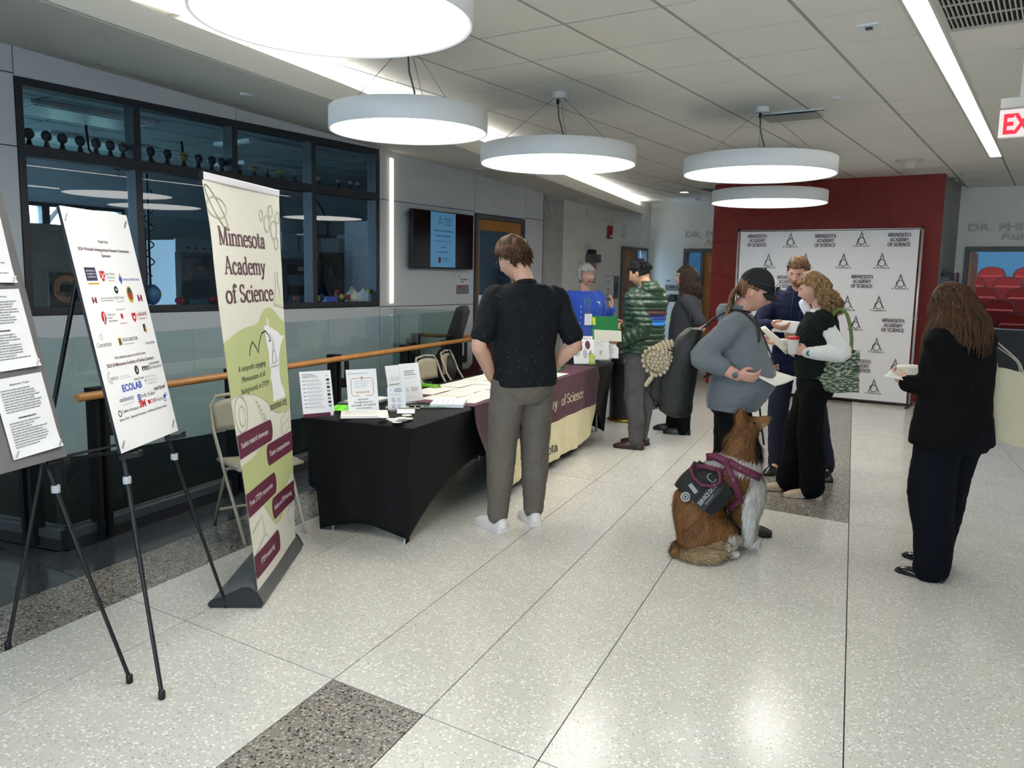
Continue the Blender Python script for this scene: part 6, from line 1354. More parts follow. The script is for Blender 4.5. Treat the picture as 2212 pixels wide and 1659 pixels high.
    def torso(s, c=.012, rings=None, top=.838, hem=.49, n=30, neck=.045):
        H = s.H; f = s.fat; b = s.belly
        base = rings or [(hem,.097,.070,0),(.53,.099,.072,0),(.575,.092,.068,0),(.62,.087,.064,.002),(.68,.094,.067,.003),(.73,.101,.069,.003),(.775,.107,.064,-.002),(.805,.104,.052,-.006),(.825,.080,.043,-.008),(top,neck+.012,.040,-.008)]
        out = []
        for z, rx, ry, yo in base:
            ff = f if z < .76 else 1+(f-1)*.5; bl = b*gs(z, .60, .085)
            out.append(((0, s.L(z*H)+yo*H+bl*.55, z*H), rx*H*ff*(1 if z < .76 else s.sw/(.106*H))+c+bl*.30, ry*H*ff+c+bl*.55))
        return out
    def front(s, z, c=.016):                              # how far the chest reaches at height z (local)
        rg = s.torso(c); 
        for (c0, _, r0), (c1, _, r1) in zip(rg, rg[1:]):
            if c0[2] <= z <= c1[2]: t = (z-c0[2])/(c1[2]-c0[2]); return (c0[1]+r0)*(1-t)+(c1[1]+r1)*t
        return rg[0][0][1]+rg[0][2]
    def top(s, name, mats, sleeve='long', r=(.034,.031,.027,.022), c=.012, hem=.49, rings=None, amp=.006, voxel=.0095, fn=None, disp=None, extra=None, collar=None, power=2.4, wr=None, seed=0, smooth=4, topz=.838):
        H = s.H; mb = MB(); loft(mb, s.torso(c, rings, hem=hem, top=topz), 32, power)
        for k in (-1, 1):
            S, E, Wp = s.arms[k]
            if sleeve == 'none': continue
            if sleeve == 'short': 
                q = S+(E-S)*.80; limb(mb, [Vector((S.x*.62, S.y, S.z-.004)), S+Vector((0,0,.002)), (S+q)/2, q], [r[0]*H*.95, r[0]*H, r[1]*H*1.02, r[1]*H*1.06], 18, 4)
            else:
                f_ = {'long': 1.0, 'push': .55}[sleeve]; q = E+(Wp-E)*f_
                limb(mb, [Vector((S.x*.62, S.y, S.z-.004)), S+Vector((0,0,.002)), (S+E)/2, E, E+(q-E)*.55, q], [r[0]*H*.95, r[0]*H, r[1]*H, r[1]*.96*H, r[2]*H, r[3]*H], 18, 5)
        if extra: extra(mb)
        me = remesh(mb, voxel, smooth, .5)
        return finish(me, name, mats, s.root, fn, disp or wrinkle(amp, wr or (9,9,7), seed))
    def pants(s, name, m, r=(.056,.042,.036,.030), c=.010, low=.035, amp=.006, hipr=None, voxel=.0095, top=.565, seed=0, crotch=.47, smooth=4, fn=None):
        H = s.H; f = s.fat; mb = MB(); b = s.belly
        rg = hipr or [(crotch-.01,.060,.058,-.002),(crotch+.025,.095,.068,-.006),(.52,.097,.072,-.007),(top,.090,.066,0)]
        loft(mb, [((0, yo*H+b*.2*gs(z,.56,.05), z*H), rx*H*f+c+b*.2*gs(z,.56,.05), ry*H*f+c+b*.25*gs(z,.56,.05)) for z, rx, ry, yo in rg], 30)
        for k in (-1, 1):
            hp, kn, ft = s.hp[k], s.kn[k], s.ft[k]; a = Vector((ft.x, ft.y-.004, low*H))
            limb(mb, [hp+Vector((0,-.004,-.01)), hp.lerp(kn,.45)+Vector((0,.004,0)), kn, kn.lerp(a,.45)+Vector((0,-.012,0)), a+Vector((0,0,.03*H)), a], [r[0]*H*f, r[0]*.92*H*f, r[1]*H*f, r[2]*1.03*H, r[3]*H, r[3]*H], 20, 5)
        return finish(remesh(mb, voxel, smooth, .5), name, m, s.root, fn, wrinkle(amp, (10,10,9), seed))
    def shoes(s, upper, sole, kind='sneaker', L=.285, w=.048):
        for k in (-1, 1):
            f = s.ft[k]; M = Matrix.Translation((f.x, f.y, 0)) @ Matrix.Rotation(s.fa[k], 4, 'Z')
            st = {'sneaker': .028, 'flat': .008, 'loafer': .022, 'clog': .025, 'dress': .016}[kind]
            up = {'sneaker': [(-.30,.0,.02),(-.29,.6,.075),(-.20,.78,.095),(-.02,.80,.100),(.18,.86,.088),(.42,1.0,.064),(.60,.90,.050),(.69,.5,.034),(.70,.0,.02)],
                  'flat': [(-.30,.0,.01),(-.29,.62,.045),(-.18,.72,.042),(.0,.74,.030),(.2,.84,.028),(.40,.95,.040),(.58,.72,.034),(.68,.35,.022),(.70,.0,.01)],
                  'loafer': [(-.30,.0,.02),(-.29,.6,.065),(-.18,.76,.070),(0,.78,.066),(.18,.86,.068),(.40,1.0,.060),(.58,.9,.046),(.68,.5,.03),(.70,.0,.02)],
                  'clog': [(-.30,.0,.02),(-.29,.7,.06),(-.18,.85,.062),(0,.86,.07),(.18,.95,.078),(.40,1.06,.066),(.58,.95,.052),(.68,.6,.034),(.70,.0,.02)],
                  'dress': [(-.30,.0,.02),(-.29,.6,.07),(-.18,.74,.078),(0,.76,.082),(.18,.84,.072),(.42,.96,.054),(.60,.82,.042),(.72,.42,.03),(.74,.0,.02)]}[kind]
            b = MB(); N = 15; vs = []
            for t, ww, hh in up:
                for j in range(N):
                    a = math.pi*j/(N-1); vs.append(M @ Vector((math.cos(a)*max(.002, ww*w)*(1 if True else 0), t*L/1.0*1.0, st+(max(hh-st, .002))*math.sin(a)**.75)))
            fs = [(i*N+j, i*N+j+1, (i+1)*N+j+1, (i+1)*N+j) for i in range(len(up)-1) for j in range(N-1)]
            b.add(vs, fs); sh = b.build('shoe', upper, s.root, smooth=True)
            b = MB(); out = [(-.30,.35),(-.295,.6),(-.2,.84),(0,.84),(.2,.92),(.42,1.06),(.6,.94),(.70,.55),(.715,.2)]
            pl = [(p*w*1.02, t*L) for t, p in out]+[(-p*w*1.02, t*L) for t, p in out[::-1]]
            if kind == 'loafer': b.prism(pl, .012, st+.006, M); b.prism([q for q in pl if q[1] < .02], 0, .013, M); b.prism([q for q in pl if q[1] > .05], 0.004, .013, M)
            else: b.prism(pl, 0.001, st+.006, M)
            b.build('sole', sole, sh)
# ---- hair
def scalp(s, th, lim, m, name='hair', noise=.006, nsc=40, n=72, mm=52, seed=0, squash=1.0):
    """shell over the skull wherever lim(q) is true, with noise for a tousled surface"""
    b = MB(); idx = {}; vs = []
    def pt(i, j):
        t = math.pi*i/mm; a = 2*math.pi*j/n+math.pi/2; d = Vector((math.sin(t)*math.cos(a), math.sin(t)*math.sin(a), -math.cos(t))); q = head_point(d, nose=0)
        if q.y > .05 and q.z < .06: pass
        tt = th(q) if callable(th) else th
        nn = mnoise.noise((q.x*nsc+seed, q.y*nsc, q.z*nsc*.6))
        return q, q+d*(tt+noise*nn)
    grid = [[pt(i, j) for j in range(n)] for i in range(mm+1)]
    for i in range(mm):
        for j in range(n):
            c = [(i,j),(i,(j+1) % n),(i+1,(j+1) % n),(i+1,j)]
            if all(lim(grid[a][e][0]) for a, e in c):
                ids = []
                for a, e in c:
                    if (a,e) not in idx: idx[(a,e)] = len(vs); vs.append(s.HM @ grid[a][e][1])
                    ids.append(idx[(a,e)])
                b.f.append(tuple(ids)); b.mi.append(0)
    b.v = [tuple(v) for v in vs]; o = b.build(name, m, s.root, smooth=True); sd_ = o.modifiers.new('t', 'SOLIDIFY'); sd_.thickness = .010; sd_.offset = -1; return o
def locks(s, paths, rad, m, name='hair_locks', n=5, taper=True):
    b = MB()
    for p in paths:
        k = len(p); rr = [rad*(.7+.6*random.random())]*1; r0 = rr[0]
        b.tube(p, [r0*(1-.75*(i/(k-1))**2 if taper else 1)*(.55 if i == 0 else 1) for i in range(k)], n)
    return b.build(name, m, s.root, smooth=True, kind='stuff')
def hair_mat(name, c1, c2, rough=.45):
    rough = max(rough, .6)
    if name in MATS: return MATS[name]
    m = mat(name, c1, rough, spec=.2); nt = m.node_tree; bs = nt.nodes['Principled BSDF']
    tc = nt.nodes.new('ShaderNodeTexCoord'); mp = nt.nodes.new('ShaderNodeMapping'); mp.inputs['Scale'].default_value = (90, 90, 8); nz = nt.nodes.new('ShaderNodeTexNoise'); nz.inputs['Scale'].default_value = 1; nz.inputs['Detail'].default_value = 3
    rp = nt.nodes.new('ShaderNodeValToRGB'); rp.color_ramp.elements[0].color = (*lin(c1), 1); rp.color_ramp.elements[1].color = (*lin(c2), 1); rp.color_ramp.elements[0].position = .35; rp.color_ramp.elements[1].position = .68
    nt.links.new(tc.outputs['Object'], mp.inputs['Vector']); nt.links.new(mp.outputs['Vector'], nz.inputs['Vector']); nt.links.new(nz.outputs['Fac'], rp.inputs['Fac']); nt.links.new(rp.outputs['Color'], bs.inputs['Base Color']); return m
def short_locks(s, cnt, lim, comb, ln, rad, m, lift=.4, seed=0, th=.012):
    rr = random.Random(seed); P = []
    while len(P) < cnt:
        d = Vector((rr.gauss(0,1), rr.gauss(0,1), rr.gauss(0,1))).normalized(); q = head_point(d, nose=0)
        if not lim(q): continue
        dirn = Vector(comb(q)); dirn = (dirn-d*dirn.dot(d)); dirn = dirn.normalized() if dirn.length > 1e-3 else d.orthogonal()
        dirn = (dirn+Vector((rr.gauss(0,.25), rr.gauss(0,.25), rr.gauss(0,.25)))+d*lift).normalized(); l = ln*(.6+.7*rr.random()); p = q+d*th*.6; pts = [p]
        for k in range(3): p = p+dirn*l/3; dirn = (dirn-d*.22*(k+1)*lift).normalized(); pts.append(p)
        P.append([s.HM @ v for v in pts])
    return locks(s, P, rad, m)
def long_locks(s, cnt, lim, length, rad, m, curl=0.0, cfreq=30, flare=1.0, seed=0, back=.0, jitter=.006, wave=0.0, name='hair_locks', part=(0,.04,.115), steps=18):
    """locks run from the parting over the skull, then hang straight down"""
    rr = random.Random(seed); P = []; Wd = s.HM.to_3x3().inverted() @ Vector((0,0,-1)); Wd.normalize()
    tries = 0
    while len(P) < cnt and tries < cnt*40:
        tries += 1
        a = rr.uniform(0, 2*math.pi); d = Vector((math.cos(a), math.sin(a), rr.uniform(-.15, .95))).normalized(); q = head_point(d, nose=0)
        if not lim(q): continue
        end = Vector((d.x, d.y, 0)).normalized(); end = Vector((end.x, end.y-.25, -.25)).normalized()
        pts = []; ph = rr.uniform(0, 6.28); hs = length*(.82+.3*rr.random()); path = []
        for k in range(7):
            t = k/6; dd = (d*(1-t)+end*t).normalized(); path.append(head_point(dd, nose=0)+dd*(.012+.012*t*flare+.004*rr.random()))
        p = path[-1]; out = Vector((end.x, end.y, 0))*flare
        for k in range(1, steps): 
            t = k/(steps-1); path.append(p+Wd*(hs*t)+out*(.030*math.sin(t*2.2))+Vector((0, -back*t, 0))+Vector((rr.gauss(0,jitter*.3), rr.gauss(0,jitter*.3), 0)))
        N = len(path)
        for k, v in enumerate(path):
            w = min(1, k/5)*curl; dist = k/N*(hs+.15)
            ang = ph+dist*cfreq*2.6; off = Vector((math.cos(ang), math.sin(ang), 0))*w+Vector((math.sin(ph+dist*cfreq), math.cos(ph*1.3+dist*cfreq*.9), 0))*wave*min(1, k/6)
            pts.append(s.HM @ (v+off))
        P.append(pts)
    return locks(s, P, rad, m, name)
# ================================================================ the people
def hang(p, k, out=.05, fwd_=.03, down=.33): S = p.sh[k]; return S+Vector((k*out, fwd_, -down*p.H))
def dirang(v): return math.atan2(v[1], v[0])
# --- man in the dark short-sleeved shirt at the table
pos = (-2.74, 4.27); p = Person('man in dark speckled short-sleeved shirt and grey trousers at the table', pos, R(146), 1.83, skin('c79b86', 'fair'), head_yaw=30, head_pitch=-24, shoulder=1.08, hips=1.0, feet={-1: (-.15, .02, .25), 1: (.12, .08, -.1)}, hy=.02)
p.arm(-1, p.sh[-1]+Vector((.015, .05, -.50)), (-.8, -.6, 0), False); p.arm(1, p.sh[1]+Vector((-.02, .09, -.49)), (.8, -.6, 0), False)
p.hand(-1, p.W.to_3x3() @ Vector((.40,.20,-1)), p.W.to_3x3() @ Vector((1,0,0)), p.W.to_3x3() @ Vector((0,1,0)), curl=(.3,.3,.3,.3)); p.hand(1, p.W.to_3x3() @ Vector((-.40,.20,-1)), p.W.to_3x3() @ Vector((-1,0,0)), p.W.to_3x3() @ Vector((0,1,0)), curl=(.3,.3,.3,.3))
p.body(arm_r=1.06)
m = mat('charcoal shirt', '14161b', .85, spec=.2, bump=.1, bscale=40); nt = m.node_tree; v = nt.nodes.new('ShaderNodeTexVoronoi'); v.inputs['Scale'].default_value = 34; tc = nt.nodes.new('ShaderNodeTexCoord'); nt.links.new(tc.outputs['Object'], v.inputs['Vector'])
lt = nt.nodes.new('ShaderNodeMath'); lt.operation = 'LESS_THAN'; lt.inputs[1].default_value = .10; nt.links.new(v.outputs['Distance'], lt.inputs[0]); mx = nt.nodes.new('ShaderNodeMix'); mx.data_type = 'RGBA'; mx.inputs['A'].default_value = (*lin('14161b'), 1); mx.inputs['B'].default_value = (*lin('74684c'), 1); nt.links.new(lt.outputs[0], mx.inputs['Factor']); nt.links.new(mx.outputs['Result'], nt.nodes['Principled BSDF'].inputs['Base Color'])
p.top('shirt', m, 'short', r=(.036,.037,.03,.02), c=.018, hem=.505, amp=.007, seed=1, rings=[(.505,.102,.076,-.003),(.53,.104,.077,-.003),(.57,.100,.073,0),(.62,.097,.070,.002),(.68,.103,.071,.002),(.73,.109,.072,.002),(.775,.113,.066,-.002),(.805,.108,.054,-.006),(.826,.084,.046,-.008),(.845,.052,.044,-.006)])
b = MB(); b.tube([s_ for s_ in [p.nb+Vector((.062*math.cos(a), .060*math.sin(a)+.004, .012+.012*math.sin(a)*-1)) for a in [R(100+k*17) for k in range(21)]]], [(.020,.006)]*21, 8, side=(0,0,1)); b.build('collar', m, p.root, smooth=True)
MB().tube([p.W.inverted() @ (p.W @ (Vector((x, -.118-.018*(1-(x/.18)**2), .775*p.H)))) for x in [-.15+.03*k for k in range(11)]], .0025, 6).build('yoke_seam', mat('seam dark', '121318', .8), p.root)
p.pants('trousers', mat('grey chinos', '5f5850', .8, bump=.15, bscale=30), r=(.064,.052,.045,.037), low=.056, amp=.008, seed=2, top=.55, crotch=.455)
for k in (-1, 1): MB().tube([(k*.125, .085, .525*p.H), (k*.165, .03, .485*p.H), (k*.172, .0, .47*p.H)], .003, 6).build('pocket_seam', mat('chino seam', '46413b', .8), p.root)
p.shoes(mat('white sneaker', 'd6d2cc', .6), mat('sneaker sole', 'd9cfcf', .5), 'sneaker', .29, .050)
HB = hair_mat('brown hair', '2b1c12', '5b3d26')
lim = lambda q: (q.z > .055) if q.y > .045 else (q.z > .0 + max(0, q.y)*1.0 if abs(q.x) > .04 and q.y > -.02 else q.z > -.046+max(0, q.y+.03)*1.2)
scalp(p, lambda q: .014+.022*max(0, q.z/.117)+.010*max(0, q.y/.09), lim, HB, noise=.010, seed=1); short_locks(p, 420, lim, lambda q: (-.2, .6, .3) if q.z > .04 else (0, -.2, -1), .034, .0040, HB, .35, 2, .020)
p.brows(HB)
g_ = MB()
for k in (-1, 1):
    g_.tube([p.HM @ Vector((k*.031+.024*math.cos(a), .098, .010+.020*math.sin(a))) for a in [R(k_*20) for k_ in range(19)]], .0018, 6, caps=False); g_.tube([p.HM @ Vector((k*.055,.096,.014)), p.HM @ Vector((k*.077,.06,.014)), p.HM @ Vector((k*.080,-.005,.012)), p.HM @ Vector((k*.078,-.02,-.004))], .0018, 6)
g_.tube([p.HM @ Vector((-.008,.102,.014)), p.HM @ Vector((.008,.102,.014))], .0018, 6); gl_ = thing('glasses', 'dark thin-framed glasses worn by the man at the table', 'glasses', M=p.root.matrix_world.copy()); gl_.location = p.root.location; gl_.rotation_euler = p.root.rotation_euler
g_.build('frame', M_black, gl_)
for k in (-1, 1): MB().add([p.HM @ Vector((k*.031+.023*math.cos(R(a)), .098, .010+.019*math.sin(R(a)))) for a in range(0, 360, 20)], [tuple(range(18))]).build('lens', M_cglass, gl_)
def cat(pts, sub=5):
    P = [Vector(q) for q in pts]; out = []
    for i in range(len(P)-1):
        a, b, c, d = P[max(i-1,0)], P[i], P[i+1], P[min(i+2,len(P)-1)]
        out += [.5*((2*b)+(c-a)*t+(2*a-5*b+4*c-d)*t*t+(3*b-a-3*c+d)*t**3) for t in [k/sub for k in range(sub)]]
    return out+[P[-1]]
def strap(pts, w=.012, th=.003, side=(1,0,0)): q = cat(pts); return MB().tube(q, [(w, th)]*len(q), 8, side=side)
def V2(a): return Vector((a[0], a[1], 0)).normalized()
def views(pos): v = V2(pos); return v, Vector((-v.y, v.x, 0))           # away from the camera, towards picture left
def near(px, py, pos, toward=0.0): q = AT(px, py, pos); v = V2(pos); d = (q-CPOS).normalized(); return q-d*toward
def paper(label, corners, name='paper_sheet', cat='paper', m=PAPER, lines=0, bend=.01, th=.0012):
    c = [Vector(q) for q in corners]; o = sum(c, Vector())/4; t = thing(name, label, cat, o)
    nrm = (c[1]-c[0]).cross(c[3]-c[0]).normalized()
    def P(u, v): return (c[0]*(1-u)+c[1]*u)*(1-v)+(c[3]*(1-u)+c[2]*u)*v-o+nrm*(bend*math.sin(math.pi*u)*(.5+.5*v))
    b = MB(); b.grid(P, 9, 9); ob = b.build('sheet', m, t, smooth=True); ob.modifiers.new('t', 'SOLIDIFY').thickness = th
    if lines:
        b = MB(); rr = random.Random(lines)
        for k in range(lines):
            v0 = .15+.7*k/lines; u0 = .1
            while u0 < .85: l = .04+.1*rr.random(); b.add([P(u0,v0)+nrm*.002, P(u0+l,v0)+nrm*.002, P(u0+l,v0+.02)+nrm*.002, P(u0,v0+.02)+nrm*.002], [(0,1,2,3)]); u0 += l+.02
        b.build('printed_text', INKlg, t)
    return t
def watch(label, p, k, face=(.0,0,1), col='17171a'):
    S, E, W = p.arms[k]; d = (W-E).normalized(); c = W-d*.015; t = thing('wristwatch', label, 'watch', M=p.W.copy())
    n = (p.Wi.to_3x3() @ Vector(face)); n = (n-d*n.dot(d)).normalized(); r = .0165*p.H+.004; x = d.cross(n)
    MB().tube([c+(n*math.cos(a)+x*math.sin(a))*r for a in [R(20*k_) for k_ in range(19)]], [(.010,.002)]*19, 8, caps=False, side=d).build('strap', mat('strap '+col, col, .6), t, smooth=True)
    MB().lathe([(.001,0),(.019,0),(.019,.009),(.001,.010)], 20, frame(c+n*(r-.003), d, x if x.cross(n).dot(d) > 0 else n.cross(d)), caps=False).build('case', mat('watch case', '202124', .3, metal=.4), t, smooth=True, sharp=40)
    return t
# --- older woman in blue
pos = AT(1262, 640, T0+TV*4.78+TW*.5); v, l = views(pos); hd = (-v*.95-l*.28).normalized()
p = Person('older woman with short grey hair in bright blue cardigan behind the table', pos, dirang(hd), 1.73, skin('c49582', 'rosy'), fat=1.08, head_yaw=12, head_pitch=-2, jaw=1.0, shoulder=.98)
wl_ = near(1322, 668, pos, .18); p.arm(-1, wl_, -Vector((0,0,1))+v*-.2-l*.3); p.arm(1, p.W @ (p.sh[1]+Vector((.05,.12,-.50))), (v+Vector((0,0,-.3))))
p.hand(-1, (0,0,1), l+v*.2, -v*.6+l*.4, curl=(.35,.3,.35,.5), thumb=.1, spread=.12); p.hand(1, (0,0,-1), l, -v)
p.body()
BLUE = mat('blue knit', '1f4bb4', .8, sheen=.2, bump=.12, bscale=80); BLUE2 = mat('blue shell top', '3a5aa8', .8)
Hh = p.H
p.top('cardigan', [BLUE, BLUE2], 'long', r=(.036,.034,.030,.024), c=.016, hem=.50, amp=.005, seed=5, fn=lambda c: 1 if (c[1] > 0 and abs(c[0]) < .022*Hh+.05*max(0, .78*Hh-c[2]) and c[2] < .80*Hh and abs(c[0]) < .085) else 0)
MB().tube([p.nb+Vector((.064*math.cos(R(a)), .062*math.sin(R(a))+.012, -.012-.010*math.sin(R(a)))) for a in range(0, 361, 20)], .008, 8, caps=False).build('neck_trim', BLUE2, p.root, smooth=True)
for k in range(4): MB().sphere((.075, p.front(.74*Hh-.06*k)-.006, .74*Hh-.06*k), (.007,.005,.007), 8, 6).build('button', mat('pearl', 'd6dae6', .3), p.root, smooth=True)
p.pants('trousers', mat('black trousers', '060607', .85, spec=.15), r=(.056,.044,.038,.033), top=.57, seed=3); p.shoes(M_black, M_black, 'flat')
HG = hair_mat('grey hair', '8d8a84', 'b9b6ae'); lim = lambda q: (q.z > .048+.25*max(0, .03-abs(q.x))) if q.y > .03 else q.z > -.045
scalp(p, lambda q: .014+.012*max(0, q.z/.117)+(.008 if abs(q.x) > .05 else 0), lim, HG, noise=.006, nsc=30, seed=3); short_locks(p, 320, lim, lambda q: (q.x*12, -.2, -1) if q.z < .1 else (1 if q.x > 0 else -1, .5, 0), .042, .0045, HG, .15, 4, .014); p.brows(mat('grey brow', '8a7a70', .7))
t = thing('name_badge', 'white name badge on lime lanyard worn by the woman in blue', 'badge', M=p.W.copy()); fy = p.front(.66*Hh)+.004
MB().tube([p.nb+Vector((-.055,.035,-.01)), Vector((-.04,p.front(.78*Hh)+.003,.78*Hh)), Vector((-.005,fy+.002,.70*Hh))], .0055, 6, flat=.35).tube([p.nb+Vector((.055,.035,-.01)), Vector((.035,p.front(.78*Hh)+.003,.78*Hh)), Vector((-.005,fy+.002,.70*Hh))], .0055, 6, flat=.35).build('lanyard', mat('lime strap', '6fae34', .6), t, smooth=True)
BX('card', (-.05, .035, fy+.004, fy+.008, .70*Hh-.135, .70*Hh-.01), PAPER, t, bevel=.003); BX('clip', (-.015, .005, fy+.002, fy+.008, .70*Hh-.012, .70*Hh+.012), M_steel, t)
o = BX('name_sticker', (-.135, -.06, p.front(.755*Hh)-.012, p.front(.755*Hh)-.009, .755*Hh-.03, .755*Hh+.03), PAPER, None, M=Matrix.Rotation(R(8), 4, 'Z')); o.matrix_world = p.W.copy(); tag(o, 'white name sticker on the blue cardigan', 'sticker')
# --- man in the green puffer jacket
pos = Vector((-3.22, 7.10, 0)); v, l = views(pos); hd = (l*.74+v*.66).normalized()
p = Person('man with black hair in a green quilted jacket holding a green folder', pos, dirang(hd), 1.77, skin('bf9275', 'tan'), head_yaw=20, head_pitch=-22, fat=1.03, feet={-1: (-.10, -.02, .45), 1: (.11, .10, .25)}, hy=.01)
pw_ = near(1342, 742, pos, .12); p.arm(-1, pw_, Vector((0,0,-1))-l*.5-v*.3); p.arm(1, near(1350, 705, pos, -.22), Vector((0,0,-1))-l*.4+v*.3)
p.hand(-1, l+Vector((0,0,.1)), Vector((0,0,1))+v*.3, -v, curl=(.75,.7,.7,.7), thumb=.7); p.hand(1, l, Vector((0,0,.7))-v, Vector((0,0,1)), curl=(.7,.7,.7,.7), thumb=.6)
p.body(); Hh = p.H
GJ = mat('green nylon', '223c29', .38, spec=.5, var=.06, vscale=6); ST = [GJ, mat('maroon nylon', '4a262c', .38), mat('navy nylon', '1f3580', .38), mat('azure nylon', '2c80d2', .38)]
A_ = p.arms
def armpar(c):
    best = None
    for k in (-1, 1):
        S, E, W = A_[k]; off = 0
        for a, b in ((S, E), (E, W)):
            d = b-a; t = max(0, min(1, (Vector(c)-a).dot(d)/d.length_squared)); q = a+d*t; r = (Vector(c)-q).length
            if best is None or r < best[0]: best = (r, off+t*d.length)
            off += d.length
    return best
def quilt(c, n):
    r, s_ = armpar(c); armp = r < .075 and (abs(c[0]) > .155 or s_ > .22)
    q = (s_/.062) if armp else (c[2]/.052 if c[2] < 1.33 else c[2]/.07)
    return .013*(abs(math.sin(math.pi*q))**.6-.55)+.002*mnoise.noise((c[0]*40, c[1]*40, c[2]*30))
def stripes(c):
    r, s_ = armpar(c)
    if (r < .10 and s_ > .10 and c[1] > -.02) or c[1] > .06 or c[0] < -.125: return 0
    return 1 if 1.262 < c[2] < 1.305 else 2 if 1.215 < c[2] <= 1.262 else 3 if 1.165 < c[2] <= 1.215 else 0
def hood(mb): 
    loft(mb, [((0, -.055, .80*Hh), .075, .04), ((0, -.075, .815*Hh), .118, .060), ((0, -.078, .84*Hh), .125, .066), ((0, -.060, .865*Hh), .108, .070), ((0, -.03, .885*Hh), .082, .066)], 24)
p.top('puffer_jacket', ST, 'long', r=(.046,.044,.037,.027), c=.034, hem=.515, disp=quilt, fn=stripes, voxel=.0075, seed=4, smooth=3, extra=hood)
p.pants('trousers', mat('slate trousers', '4c4a4c', .8, bump=.15, bscale=30), r=(.062,.049,.044,.038), low=.045, amp=.010, seed=6, top=.55); p.shoes(mat('brown leather', '3c2422', .35), mat('dark sole', '2a1c1a', .6), 'dress', .29, .050)
BX('shirt_hem', (-.16, .16, -.115, .10, .485*Hh, .525*Hh), mat('navy shirt', '1c2440', .8), p.root, bevel=.05)
HK = hair_mat('black hair', '0a0a0c', '1e1d20', .35); lim = lambda q: (q.z > .055) if q.y > .04 else (q.z > .012 if abs(q.x) > .055 and q.y > -.015 else q.z > -.03)
scalp(p, lambda q: .006+.018*max(0, q.z/.117), lim, HK, noise=.006, seed=7); short_locks(p, 320, lambda q: lim(q) and q.z > .02, lambda q: (.1, .8, .6) if q.y > -.03 else (0, .1, -.6), .034, .004, HK, .5, 8, .014); p.brows(HK)
fo = near(1313, 712, pos, .16); fl_ = thing('green_folder', 'open green folder with papers held by the man in the quilted jacket', 'folder', fo)
ux = (-l*.92-v*.25).normalized(); uz = (Vector((0,0,1))-v*.25).normalized(); 
BX('cover', (-.145, .10, -.005, .125, -.002, 0), mat('green folder', '1c7a40', .5), fl_, M=frame((0,0,0), ux, uz)); BX('lower_flap', (-.15, .12, -.10, .0, .004, .006), mat('bright folder', '2f8a50', .5), fl_, M=frame((0,0,0), ux, uz)); BX('yellow_tab', (-.145, -.115, .04, .11, .001, .002), mat('yellow tab', 'd2d838', .5), fl_, M=frame((0,0,0), ux, uz)); BX('papers', (-.13, .13, -.105, -.005, .008, .012), PCREAM, fl_, M=frame((0,0,0), ux, uz))
# --- woman in the grey tee
pos = Vector((-3.20, 8.08, 0)); v, l = views(pos); hd = (l*.96+v*.15).normalized()
p = Person('woman with wavy dark hair in charcoal tee standing behind the handler', pos, dirang(hd), 1.72, skin('c79a86', 'fair two'), fat=1.12, belly=.03, head_yaw=4, head_pitch=0, feet={-1: (-.09, -.02, .05), 1: (.09, .12, .05)})
p.arm(-1, near(1478, 745, pos, .15), Vector((0,0,-1))-l); p.arm(1, near(1450, 745, pos, -.2), Vector((0,0,-1))-l); p.hand(-1, l, v, Vector((0,0,1))); p.hand(1, l, -v, Vector((0,0,1)))
p.body(arm_r=1.15); Hh = p.H
TEE = mat('charcoal tee', '36373c', .9, spec=.2, bump=.08, bscale=60); p.top('tee_shirt', TEE, 'short', r=(.040,.041,.03,.02), c=.016, hem=.46, amp=.006, seed=8)
p.pants('trousers', mat('black trousers', '060607', .85, spec=.15), r=(.060,.050,.046,.042), top=.55, low=.03, seed=9); p.shoes(mat('black clog', '121214', .35), M_black, 'clog', .28, .052)
HD = hair_mat('dark brown hair', '1a1310', '3c2c22'); lim = lambda q: (q.z > .05) if q.y > .035 else q.z > -.05
scalp(p, lambda q: .018+.008*max(0, q.z/.117), lim, HD, noise=.008, seed=9); long_locks(p, 150, lambda q: (q.y < .045), .17, .008, HD, curl=.006, cfreq=22, flare=1.5, seed=10, wave=.008); p.brows(HD)
t = thing('lanyard', 'lime green lanyard worn by the woman in charcoal tee', 'lanyard', M=p.W.copy()); MB().tube([p.nb+Vector((-.06,.02,.0)), Vector((-.05,p.front(.79*Hh),.79*Hh)), Vector((-.02,p.front(.70*Hh)+.004,.70*Hh)), Vector((-.01,p.front(.62*Hh)+.004,.62*Hh))], .007, 6, flat=.35).tube([p.nb+Vector((.06,.02,.0)), Vector((.05,p.front(.79*Hh),.79*Hh)), Vector((.01,p.front(.70*Hh)+.004,.70*Hh)), Vector((-.01,p.front(.62*Hh)+.004,.62*Hh))], .007, 6, flat=.35).build('strap', mat('lime strap', '6fae34', .6), t, smooth=True)
